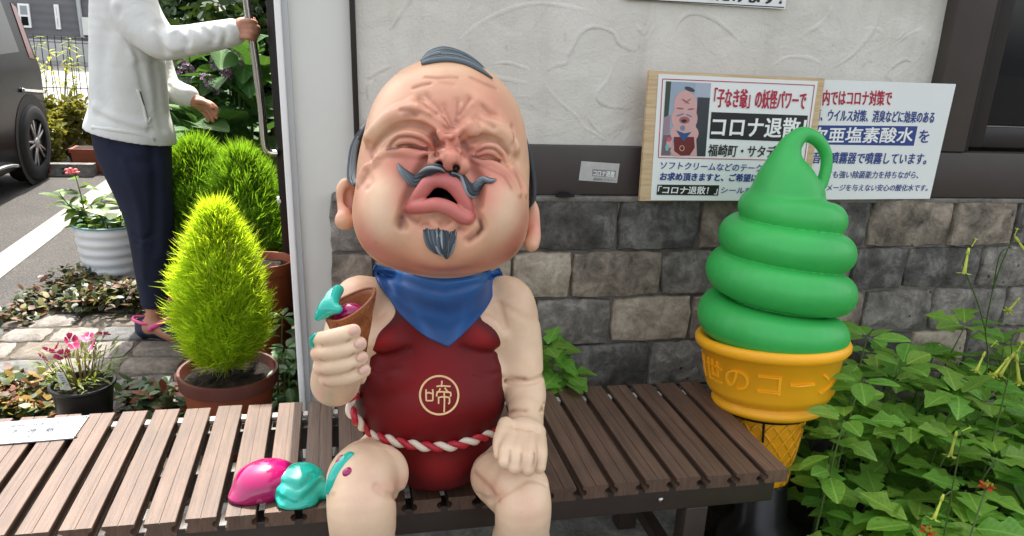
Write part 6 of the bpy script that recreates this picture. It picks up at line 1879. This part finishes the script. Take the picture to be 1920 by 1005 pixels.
for rows in ([(380, 190, 3.52, 5.5), (394, 194, 3.50, 5), (404, 202, 3.49, 4.4), (408, 210, 3.49, 3.6)], [(381, 196, 3.53, 5.5), (394, 202, 3.51, 5), (403, 212, 3.50, 4.4), (406, 221, 3.50, 3.6)],
             [(379, 201, 3.545, 5.5), (390, 208, 3.53, 5), (397, 218, 3.525, 4.4), (399, 227, 3.525, 3.6)], [(375, 204, 3.56, 5), (384, 212, 3.56, 4.6), (390, 221, 3.56, 4), (391, 227, 3.56, 3.4)],
             [(370, 190, 3.52, 5.5), (382, 191, 3.49, 5), (392, 197, 3.475, 4.2), (397, 203, 3.47, 3.5)]):
    cw(g3, rows, .006)
cw(g3, [(250, 270, 3.45, 36), (268, 350, 3.40, 28), (283, 450, 3.385, 20), (288, 560, 3.38, 15), (288, 596, 3.38, 14.5), (284, 612, 3.38, 17)], .02)
cw(g3, [(284, 612, 3.38, 17), (300, 616, 3.36, 16), (325, 627, 3.33, 15)], .02)
cw(g3, [(252, 270, 3.53, 36), (290, 430, 3.64, 22), (307, 555, 3.71, 14), (307, 575, 3.71, 14), (325, 588, 3.69, 14)], .02)
Vb, Fb = g3.mesh()
M_hskin = simple('human_skin', srgb(176, 124, 98), .5, .12, 9)
fastmesh('body', Vb, Fb, M_hskin, person)
gh = Grid((hx_ - .15, hy_ - .13, 1.52), (hx_ + .25, hy_ + .13, 1.92), .006)
gh.ell((hx_ + .05, hy_, 1.715), (.110, .087, .122), 0); gh.ell((hx_ + .13, hy_, 1.66), (.085, .10, .10), .02, 's'); 
Vh, Fh = gh.mesh(); fastmesh('hair', Vh, Fh, simple('dark_hair', srgb(38, 34, 33), .6, .2, 30, .5, 90), person)
# clogs: navy shell, pink lining and strap
M_navy = simple('clog_navy', srgb(30, 38, 62), .5, .08); M_cpk = simple('clog_pink', srgb(222, 84, 140), .5, .06)
for dx, dy, first in ((0, 0, True), (-.02, .30, False)):
    def Wc(px, py, Y): 
        p = WY(px, py, Y); return np.array([p[0] + dx, p[1] + dy, p[2]])
    gc = Grid((-.95 + dx, 3.15 + dy, -.012), (-.45 + dx, 3.56 + dy, .16), .005)
    heel = Wc(272, 622, 3.39); heel[2] = .035; mid = Wc(300, 625, 3.37); mid[2] = .04; toe = Wc(345, 632, 3.33); toe[2] = .04
    gc.chain([heel, mid, toe], [.040, .043, .050], .02)
    gc.chain([heel + [0, 0, .02], heel + [-.005, 0, .035]], [.036, .034], .01)
    gc.ell(heel + [.02, 0, .075], (.075, .034, .05), .01, 's')
    gc.D = np.maximum(gc.D, (-.004 - gc.ax[2])[None, None, :].astype(np.float32))
    for k in range(4):
        q = toe + np.array([-.06 + .022 * k, -.045, .012 + .004 * (k % 2)]); gc.ell(q, .007, .002, 's')
    Vc, Fc = gc.mesh(); cl = fastmesh('clog', Vc, Fc, M_navy, person)
    C_ = crom([heel + [.03, -.042, .035], heel + [.0, -.042, .040], heel + [-.036, -.02, .048], heel + [-.042, .0, .05], heel + [-.036, .02, .048], heel + [.0, .042, .04], heel + [.03, .042, .035]], 5)
    v, f = tube_geo(C_, .007, 8); mobj('lining', v, f, M_cpk, cl, True)
    a_, b_ = Wc(282, 617, 3.325), Wc(322, 594, 3.32)
    C_ = crom([a_ + [-.004, 0, 0], (a_ + b_) / 2, b_, b_ + [.02, .04, .004], b_ + [.02, .08, -.006]], 5)
    v, f = tube_geo(C_, .011, 8, True, .45); mobj('strap', v, f, M_cpk, cl, True)
    mb = MB(); mb.tube([a_ + [0, -.006, 0], a_ + [0, .004, 0]], .011, 10); mb.build('strap_button', M_cpk, cl, True)
mbz = MB(); C_ = crom([WY(268, 168, 3.25), WY(272, 195, 3.25), WY(274, 220, 3.26)], 6)
# pocket slit of the jacket
def onj(px, py, off=.006):
    dd = ray(px, py); ts = np.linspace(3.05, 3.9, 400) / dd[1]; S_ = CAM + dd[None] * ts[:, None]; q = g1.sample(S_); j = np.argmax(q < 0); n_ = dd / np.linalg.norm(dd); return S_[j] - n_ * off
v, f = tube_geo(crom([onj(262, 172), onj(267, 190), onj(272, 206), onj(275, 222)], 5), .0045, 6); mobj('pocket_zip', v, f, M_black, jk, True)
v, f = tube_geo(crom([onj(258, 168), onj(268, 196), onj(276, 228), onj(282, 220)], 5), .006, 6); mobj('pocket_edge', v, f, njk.m, jk, True)
v, f = tube_geo(crom([onj(174, 239, -.004), onj(210, 243, -.004), onj(250, 250, -.004), onj(290, 262, -.004)], 5), .010, 8); mobj('hem', v, f, njk.m, jk, True)
rebase(person, (-.78, 3.40, 0))

# ------------------------------------------------------------------ parked van
van = thing('parked_van', 'dark grey van parked at the left edge with alloy wheel toward the camera', 'van', (0, 0, 0))
npt = NT('car_paint'); npt.set(color=srgb(24, 25, 28), rough=.30, metal=.0, spec=.12, coat=.0, coatr=.06); M_car = npt.m
M_glass = NT('car_glass'); M_glass.set(color=(.012, .014, .016, 1), rough=.04, spec=.2); M_glass = M_glass.m
M_rub = simple('tyre_rubber', srgb(26, 26, 27), .75, .15, 30); M_chr = simple('chrome', srgb(0, 0, 0))
XS, XW = -2.345, 1.50
lv = [(.16, 7.10 + .12, 3.95, 0.03), (.22, 7.275, 3.90, 0.0), (.50, 7.285, 3.88, 0.0), (.85, 7.285, 3.88, .0), (.93, 7.27, 3.90, .012), (1.15, 7.22, 3.95, .05), (1.45, 7.13, 4.15, .10), (1.62, 7.02, 4.35, .14), (1.70, 6.95, 4.5, .20), (1.74, 6.75, 4.7, .34)]
v = []; f = []; NN = 56
def ring(z, yf, yr, ins):
    x1, x0 = XS - ins, XS - XW + ins; cx, cy, hx__, hy__ = (x0 + x1) / 2, (yf + yr) / 2, (x1 - x0) / 2, (yf - yr) / 2
    out = []
    R_ = .09
    for k in range(NN):
        s = k / NN * 4; side = int(s); t = s - side
        cxs = [(1, 1), (-1, 1), (-1, -1), (1, -1)]
        # rounded rectangle: half of each side's samples lie on the corner arc
        sx, sy = cxs[side]
        if t < .5:
            a = [0, 90, 180, 270][side] + 90 * (t / .5); a = math.radians(a)
            out.append((cx + sx * (hx__ - R_) + R_ * math.cos(a), cy + sy * (hy__ - R_) + R_ * math.sin(a), z))
        else:
            a = math.radians([90, 180, 270, 360][side]); p = (cx + sx * (hx__ - R_) + R_ * math.cos(a), cy + sy * (hy__ - R_) + R_ * math.sin(a))
            nx_, ny_ = cxs[(side + 1) % 4]; q = (cx + nx_ * (hx__ - R_) + R_ * math.cos(a), cy + ny_ * (hy__ - R_) + R_ * math.sin(a)); u = (t - .5) / .5
            out.append((p[0] + (q[0] - p[0]) * u, p[1] + (q[1] - p[1]) * u, z))
    return out
for l in lv: v += ring(*l)
for j in range(len(lv) - 1):
    for k in range(NN): k2 = (k + 1) % NN; f.append((j * NN + k, j * NN + k2, (j + 1) * NN + k2, (j + 1) * NN + k))
f.append(tuple(range(NN))[::-1]); f.append(tuple((len(lv) - 1) * NN + k for k in range(NN)))
o = mobj('body', v, f, M_car, van); fixn(o); auto(o, 35)
M_dark = simple('dark_plastic', srgb(18, 18, 19), .6, .1)
def arc_disc(name, x, yc, zc, r, th, m, parent):
    mb = MB(); mb.lathe([(0, 0), (r, 0), (r, th), (0, th)], (0, 0, 0), 32); o = mb.build(name, m, parent); fixn(o); o.rotation_euler = (0, math.pi / 2, 0); o.location = (x, yc, zc); return o
WYc, WZc = 6.86, .315
for yc in (WYc, 4.45):
    arc_disc('wheel_arch', XS - .010, yc, WZc + .02, .365, .014, M_dark, van)
    for (xx, sg_) in ((XS - .15, 1),):
        mb = MB(); mb.lathe([(.19, .0), (.215, -.006), (.27, -.004), (.298, .012), (.310, .04), (.312, .10), (.31, .14), (.298, .165), (.25, .178), (.19, .17)], (0, 0, 0), 44); ty = mb.build('tyre', M_rub, van, True); fixn(ty)
        ty.rotation_euler = (0, -math.pi / 2, 0); ty.location = (XS + .030, yc, WZc)
        mb = MB(); mb.lathe([(.222, .004), (.214, -.004), (.205, .004), (.200, .05), (.03, .05)], (0, 0, 0), 44)
        M_rim = simple('alloy_rim', srgb(168, 168, 170), .3, .05, metal=.9)
        rm = mb.build('rim_barrel', M_dark, ty, True); fixn(rm)
        mb = MB(); mb.lathe([(.224, .003), (.216, -.006), (.206, .003)], (0, 0, 0), 44)
        for k in range(10):
            a = 2 * math.pi * k / 10 + (.14 if k % 2 else -.14)
            mb.box((.118 * math.cos(a), .118 * math.sin(a), .014), (.185, .022, .016), Matrix.Rotation(a, 3, 'Z'), .004)
        mb.lathe([(0, -.002), (.04, .0), (.046, .012), (.046, .05)], (0, 0, 0), 24)
        rr_ = mb.build('rim', M_rim, ty); fixn(rr_); auto(rr_, 40)
# side windows, chrome strips, rear lamp, bumper edge
def sidep(name, pts, m, off=.006, th=.012):
    P = []
    for y, z in pts:
        ins = np.interp(z, [l[0] for l in lv], [l[3] for l in lv]); P.append((XS - ins + off, y, z))
    mb = MB(); mb.prism([Vector(p) for p in P], (-th, 0, 0)); o = mb.build(name, m, van); fixn(o); return o
sidep('side_window', [(6.86, 1.02), (6.80, 1.58), (5.85, 1.60), (5.85, 1.00)], M_glass)
sidep('side_window', [(5.75, 1.00), (5.75, 1.60), (4.75, 1.58), (4.45, 1.05)], M_glass)
C_ = [(XS + .012, y, z) for y, z in ((7.20, .690), (7.1, .70), (6.96, .715), (6.72, .74))]
M_chrm = simple('chrome_trim', srgb(210, 212, 214), .12, .03, metal=1.0)
v, f = tube_geo(crom(C_, 5), .016, 8, True, .5); mobj('chrome_strip', v, f, M_chrm, van, True)
v, f = tube_geo(crom([(XS + .012, y, z) for y, z in ((6.46, .20), (6.2, .235), (5.6, .24), (4.9, .24))], 5), .018, 8); mobj('sill_trim', v, f, M_chrm, van, True)
sidep('tail_lamp', [(7.14, .95), (7.08, 1.35), (7.0, 1.38), (7.04, .97)], simple('lamp_red', srgb(110, 20, 24), .15, .05), .004)
sidep('door_seam', [(5.80, .3), (5.808, .3), (5.808, 1.0), (5.80, 1.0)], M_dark, .003, .006)
sidep('bumper_seam', [(7.2, .60), (7.2, .606), (7.0, .66), (7.0, .654)], M_dark, .003, .006)
rebase(van, (-3.0, 5.5, 0))

# ------------------------------------------------------------------ behind: fence, planter, bushes, house, trees
fen = thing('mesh_fence', 'black wire mesh fence along the back of the parking lot', 'fence', (0, 0, 0))
YF = 8.65; M_wire = simple('fence_wire', srgb(44, 44, 46), .5, .1)
mb = MB()
for i in range(0, 84):
    x = -5.2 + i * .062; mb.tube([(x, YF, .14), (x, YF, 1.10)], .0042, 4)
for z in (.16, .38, .60, .82, 1.04, 1.09): mb.tube([(-5.2, YF + .006, z), (0, YF + .006, z)], .0045, 4)
w_ = mb.build('wire_panel', M_wire, fen)
for x in (-5.0, -3.6, -2.28, -1.0):
    mb = MB(); mb.box((x, YF + .03, .56), (.05, .05, 1.14), None, .004); mb.box((x, YF + .0, 1.02), (.07, .04, .06), None, .004); mb.build('post', M_black, fen)
mb = MB(); mb.box((-2.6, YF + .02, .06), (5.4, .14, .12), None, .008); mb.build('base_kerb', M_conc, fen)
rebase(fen, (-2.6, YF, 0))
lot = sheet('neighbour_lot', [(-40, 8.75), (20, 8.75), (20, 40), (-40, 40)], -.004, simple('pale_concrete', srgb(150, 146, 140), .85, .1, 1.5, .2, 40))
sheet('yellow_line', [(-20, 10.9), (6, 10.9), (6, 11.25), (-20, 11.25)], .0, simple('yellow_paint', srgb(190, 140, 60), .7, .15, 6))
hs_ = thing('grey_house', 'dark grey sided house with small white framed windows far behind the fence', 'house')
YH = 24.0
M_sid = NT('siding'); vv = M_sid.coord('Object', (1, 1, 1)); wv = M_sid.n('ShaderNodeTexWave', wave_type='BANDS', bands_direction='Z'); wv.inputs['Scale'].default_value = 1.6; M_sid.l(vv, wv.inputs[0])
M_sid.set(color=M_sid.ramp(M_sid.noise(vv, .8, 4), [(.3, srgb(98, 98, 100)), (.7, srgb(112, 112, 114))]), rough=.7); M_sid.bump(wv.outputs['Fac'], .3, .03); M_sid = M_sid.m
def hbox(name, x0, x1, y0, y1, z0, z1, m, par): mb = MB(); mb.box(((x0 + x1) / 2, (y0 + y1) / 2, (z0 + z1) / 2), (x1 - x0, y1 - y0, z1 - z0)); return mb.build(name, m, par)
hbox('wall', -13.0, 1.0, YH, YH + 8, .55, 5.6, M_sid, hs_); hbox('foundation', -13.05, 1.05, YH - .04, YH + 8, -.02, .55, simple('pale_foundation', srgb(190, 190, 186), .8, .08, 2), hs_)
hbox('roof', -13.5, 1.5, YH - .6, YH + 8.6, 5.6, 5.85, simple('roof_slate', srgb(60, 60, 64), .7, .1), hs_)
def px2(px, py): p = WY(px, py, YH - .02); return float(p[0]), float(p[2])
for (xa, ya, xb, yb) in ((33, 6, 60, 52), (101, 8, 115, 55)):
    (x0, z1), (x1, z0) = px2(xa, ya), px2(xb, yb)
    wf_ = hbox('window', x0, x1, YH - .06, YH - .002, z0, z1, M_whitefr, hs_)
    t_ = .055
    hbox('pane', x0 + t_, x1 - t_, YH - .075, YH - .0605, z0 + t_, (z0 + z1) / 2 - t_ / 2, M_glass, wf_); hbox('pane', x0 + t_, x1 - t_, YH - .075, YH - .0605, (z0 + z1) / 2 + t_ / 2, z1 - t_, simple('pale_glass', srgb(150, 156, 160), .2, .05), wf_)
mb = MB(); a_, b_ = px2(145, -20), px2(157, 72); mb.tube([(a_[0], YH - .09, a_[1]), (b_[0], YH - .09, b_[1])], .055, 8); mb.build('downpipe', simple('pipe_grey', srgb(176, 178, 180), .4, .05), hs_)
a_, b_ = px2(157, 32), px2(172, 66); hbox('utility_box', a_[0], b_[0] + .2, YH - .22, YH - .002, b_[1], a_[1], M_white, hs_)
rebase(hs_, (-6, YH + 4, 0))
# planter box with small leaved bush
pp_ = WZ(168, 320, 0)
pl_ = thing('planter_box', 'long terracotta planter box at the back of the parking lot', 'planter', (float(pp_[0]) + .22, float(pp_[1]), 0))
mb = MB(); 
for (w, d, z, h_) in ((.62, .17, .0, .17), (.68, .21, .17, .035)):
    x0, x1, y0, y1 = -w / 2, w / 2, -d / 2, d / 2; k_ = 1.06 if z == 0 else 1.0
    vv_ = [(x0, y0, z), (x1, y0, z), (x1, y1, z), (x0, y1, z), (x0 * k_, y0 * k_, z + h_), (x1 * k_, y0 * k_, z + h_), (x1 * k_, y1 * k_, z + h_), (x0 * k_, y1 * k_, z + h_)]
    mb.add(vv_, [(0, 3, 2, 1), (4, 5, 6, 7), (0, 1, 5, 4), (1, 2, 6, 5), (2, 3, 7, 6), (3, 0, 4, 7)])
mb.build('box', M_terra, pl_)
mb = MB(); mb.box((0, 0, .2058), (.62, .17, .004)); mb.build('soil', M_soil, pl_)
def leafcloud(name, m, parent, c, r, n, L, seed, W=.5, flat=0.0, stuff=True, tmin=0.0):
    """crown: many leaf faces through the volume of several overlapping clumps"""
    g_ = np.random.default_rng(seed); c = np.asarray(c, float); r = np.asarray(r, float) * np.ones(3)
    kc = max(6, int(n / 260)); cc = g_.normal(0, 1, (kc, 3)); cc /= np.linalg.norm(cc, axis=1)[:, None]; cc *= (g_.random(kc) ** .45)[:, None] * .78
    w = g_.integers(kc, size=n); q = g_.normal(0, 1, (n, 3)); q /= np.linalg.norm(q, axis=1)[:, None]; q *= (g_.random(n) ** .5)[:, None] * g_.uniform(.22, .40, kc)[w][:, None]
    P = c + (cc[w] + q) * r
    D = g_.normal(0, 1, (n, 3)); D[:, 2] = D[:, 2] * .6 - .1; D /= np.linalg.norm(D, axis=1)[:, None]
    S = np.cross(D, g_.normal(0, 1, (n, 3))); S /= np.linalg.norm(S, axis=1)[:, None]; N = np.cross(D, S)
    Ls = (L * g_.uniform(.6, 1.3, n))[:, None]
    rows = []
    for s, ww in ((0, .06), (.35, .5), (.7, .45), (1, .04)):
        m_ = P + D * Ls * s - N * Ls * .15 * s * s; rows += [m_ - S * Ls * ww * W, m_ + S * Ls * ww * W]
    V = np.stack(rows, 1).reshape(-1, 3); b = np.arange(n)[:, None] * 8
    Fq = np.concatenate([b + np.array([[0, 1, 3, 2]]), b + np.array([[2, 3, 5, 4]]), b + np.array([[4, 5, 7, 6]])], 0)
    o = fastmesh(name, V, Fq, m, parent); o['kind'] = 'stuff'; return o
M_bsh = leafmat('bush_leaf', srgb(112, 116, 52), .4, .5, .5, 3); M_wd = leafmat('weed_leaf', srgb(156, 166, 84), .45, .25, .5, 3); M_hyd = leafmat('hydrangea_leaf', srgb(56, 98, 44), .28, .3, .6, veins=True); M_tree = leafmat('tree_leaf', srgb(40, 66, 30), .25, .45, .5, 3)
for i, (px, py, Y, rx, rz, n, lab) in enumerate([(128, 235, 7.85, .33, .33, 3600, 'rusty green small leaved bush above the terracotta planter'), (100, 215, 8.2, .26, .38, 2400, 'small leaved bush between the van and the planter bush'), (95, 268, 7.5, .16, .22, 1000, 'low green bush at the foot of the fence beside the van wheel')]):
    p = WY(px, py, Y); t = thing('bush', lab, 'bush', (float(p[0]), Y, 0))
    leafcloud('foliage', M_bsh, t, (0, 0, p[2]), (rx, .25, rz), n, .055, 50 + i); mb = MB()
    for k in range(6): a = 6.28 * k / 6; mb.tube([(0, 0, 0), (.08 * math.cos(a), .06 * math.sin(a), p[2] * .6), (.2 * math.cos(a), .14 * math.sin(a), p[2])], [.010, .007, .003], 5)
    mb.build('stem', M_bark, t, True)
for i, (px, py, Y) in enumerate([(60, 120, 8.35), (122, 112, 8.3), (150, 150, 8.25), (88, 140, 8.3)]):
    p = WY(px, 250, Y); h_ = float(WY(px, py - 45, Y)[2])
    t = thing('tall_weed', ['leftmost pale weed by the fence, beside the dark van', 'tallest pale weed on the wire mesh fence', 'pale weed on the fence closest to the white jacket', 'second pale weed from the van along the mesh fence'][i], 'weed', (float(p[0]), Y, 0), 0, 'pale weeds along the mesh fence')
    WL = mk('leaf', *leaf_geo(o_lance, 1, .3, .3, .2, 4), M_wd) if i == 0 else WL
    for k in range(4):
        lx, ly = rng.uniform(-.3, .3), rng.uniform(-.1, .05); C_ = [(lx * s * s, ly * s, h_ * s * rng.uniform(.97, 1.0)) for s in np.linspace(0, 1, 6)]
        mb = MB(); mb.tube(C_, np.linspace(.006, .002, 6), 4); mb.build('stem', M_stem, t, True)
        for q in range(15):
            s = rng.uniform(.35, 1.0); place_leaf(WL, t, (lx * s * s, ly * s, h_ * s), rng.uniform(0, 6.28), rng.uniform(-.3, .6), rng.uniform(.06, .13))
# wheel stop with red reflector
ws = WZ(112, 328, 0); t = thing('wheel_stop', 'grey concrete wheel stop with a red reflector behind the van wheel', 'wheel stop', (float(ws[0]), float(ws[1]), 0))
mb = MB(); mb.prism([Vector((-.28, -.07, 0)), Vector((-.28, .07, 0)), Vector((-.28, .045, .10)), Vector((-.28, -.045, .10))], (.56, 0, 0)); o = mb.build('block', M_conc, t); fixn(o)
mb = MB(); mb.box((-.10, -.064, .052), (.10, .012, .05), Matrix.Rotation(-.24, 3, 'X'), .003); mb.build('reflector', simple('reflector_red', srgb(150, 16, 20), .2, .1), t)
for z in (.03, .065): mb = MB(); mb.box((.10, -.066 + (z - .03) * .24, z), (.12, .008, .014), Matrix.Rotation(-.24, 3, 'X')); mb.build('slot', M_dark, t)
# hydrangeas: large leaves one by one, mauve flower heads
HY = [mk('leaf', *leaf_geo(o_oval, 1.0, .62, d, .22, 8, .012, s), M_hyd) for s, d in ((1, .35), (2, .15), (3, .5))]
M_mau = NT('hydrangea_flower'); tc = M_mau.coord('Object', rnd=True); M_mau.set(color=M_mau.ramp(M_mau.noise(tc, 22, 3), [(.35, srgb(92, 86, 92)), (.5, srgb(128, 108, 130)), (.65, srgb(176, 122, 160))]), rough=.6); M_mau = M_mau.m
def flower_head(r, n, seed):
    r_ = random.Random(seed); mb = MB()
    for i in range(n):
        z = r_.uniform(-.1, 1); a = r_.uniform(0, 6.28); s = math.sqrt(max(0, 1 - z * z)); c = Vector((s * math.cos(a), s * math.sin(a), z * .6)) * r; rad = r * r_.uniform(.12, .24)
        q = c.normalized().to_track_quat('Z', 'Y').to_matrix()
        for k in range(4):
            a2 = k * 1.571; mb.add([c + q @ (Vector((math.cos(a2 + d), math.sin(a2 + d), e)) * rad * l) for d, l, e in ((0, .1, 0), (-.5, .8, .25), (0, 1.1, .3), (.5, .8, .25))], [(0, 1, 2, 3)])
    return mb
HF = [mk('flower_head', fh.v, fh.f, M_mau, False) for fh in (flower_head(.085, 60, 1), flower_head(.07, 46, 2))]
for i, (px0, px1, py0, py1, Y, n, lab) in enumerate([(310, 420, 100, 310, 4.6, 64, 'hydrangea bush with mauve flower heads right behind the person'), (395, 505, 80, 310, 4.35, 74, 'hydrangea bush with big dark leaves behind the steel door handle'), (315, 440, 215, 330, 4.15, 26, 'low large leaved hydrangea shoots behind the feathery bushes')]):
    bx_ = float(WY((px0 + px1) / 2, 300, Y)[0]); t = thing('hydrangea_bush', lab, 'bush', (bx_, Y, 0))
    mb = MB()
    for k in range(9):
        px, py = rng.uniform(px0 + 15, px1 - 15), rng.uniform(py0, py0 + 70); p = WY(px, py, Y + rng.uniform(-.1, .25)); mb.tube([((p[0] - bx_) * .3, 0, 0), ((p[0] - bx_) * .7, .05, p[2] * .5), (p[0] - bx_, p[1] - Y, p[2])], [.009, .007, .004], 5)
    mb.build('stem', M_stem, t, True)
    for k in range(n):
        px, py = rng.uniform(px0, px1), rng.uniform(py0, py1); p = WY(px, py, Y + rng.uniform(-.18, .35))
        az = rng.uniform(-3.1, .2); place_leaf(rng.choice(HY), t, (p[0] - bx_, p[1] - Y, p[2]), az, rng.uniform(-.3, .9), rng.uniform(.17, .30), rng.uniform(-.5, .5))
    for (px, py, s) in [[(322, 112, 1.0), (338, 148, 1.1), (350, 130, .7)], [(405, 125, 1.1), (440, 108, .7), (392, 158, .7), (424, 130, .7)], []][i]:
        p = WY(px, py, Y - .22); o = bpy.data.objects.new('flower_head', rng.choice(HF)); link(o, t); o.location = (p[0] - bx_, p[1] - Y, p[2]); o.rotation_euler = (rng.uniform(.5, .9), rng.uniform(-.4, .4), rng.uniform(0, 6)); o.scale = (s,) * 3
# clipped dark hedge closing the view behind the hydrangeas
p = WY(400, 200, 5.6); t = thing('hedge', 'dense dark hedge closing the view behind the hydrangeas', 'hedge', (float(p[0]), 5.6, 0))
leafcloud('foliage', M_tree, t, (0.05, 0, .72), (.62, .35, .85), 9000, .085, 91)
mb = MB()
for k in range(5): mb.tube([(-.4 + .2 * k, 0, 0), (-.38 + .19 * k, .03, .6), (-.4 + .2 * k, 0, 1.2)], [.02, .016, .008], 6)
mb.build('trunk', M_bark, t, True)
# trees of the dark background
for i, (x, Y, zc, rx, rz, n, lab) in enumerate([(-1.05, 7.4, 1.75, .95, 1.15, 9000, 'dark dense tree behind the hydrangeas next to the person'), (-.2, 6.9, 2.1, .9, 1.5, 8000, 'dark tree behind the steel handle and the open door'), (.4, 9.5, 2.6, 1.6, 1.8, 6000, 'broad dark tree beyond the shop corner')]):
    t = thing('tree', lab, 'tree', (x, Y, 0))
    leafcloud('crown', M_tree, t, (0, 0, zc), (rx, .8, rz), n, .11, 70 + i)
    mb = MB(); mb.tube([(0, 0, 0), (.04, .02, zc * .5), (0, 0, zc)], [.07, .055, .03], 8)
    for k in range(6): a = k * 1.05; mb.tube([(0.03, .01, zc * (.45 + .06 * k)), (rx * .4 * math.cos(a), .3 * math.sin(a), zc * (.7 + .06 * k)), (rx * .7 * math.cos(a), .5 * math.sin(a), zc * (.9 + .06 * k))], [.03, .02, .008], 6)
    mb.build('trunk', M_bark, t, True)
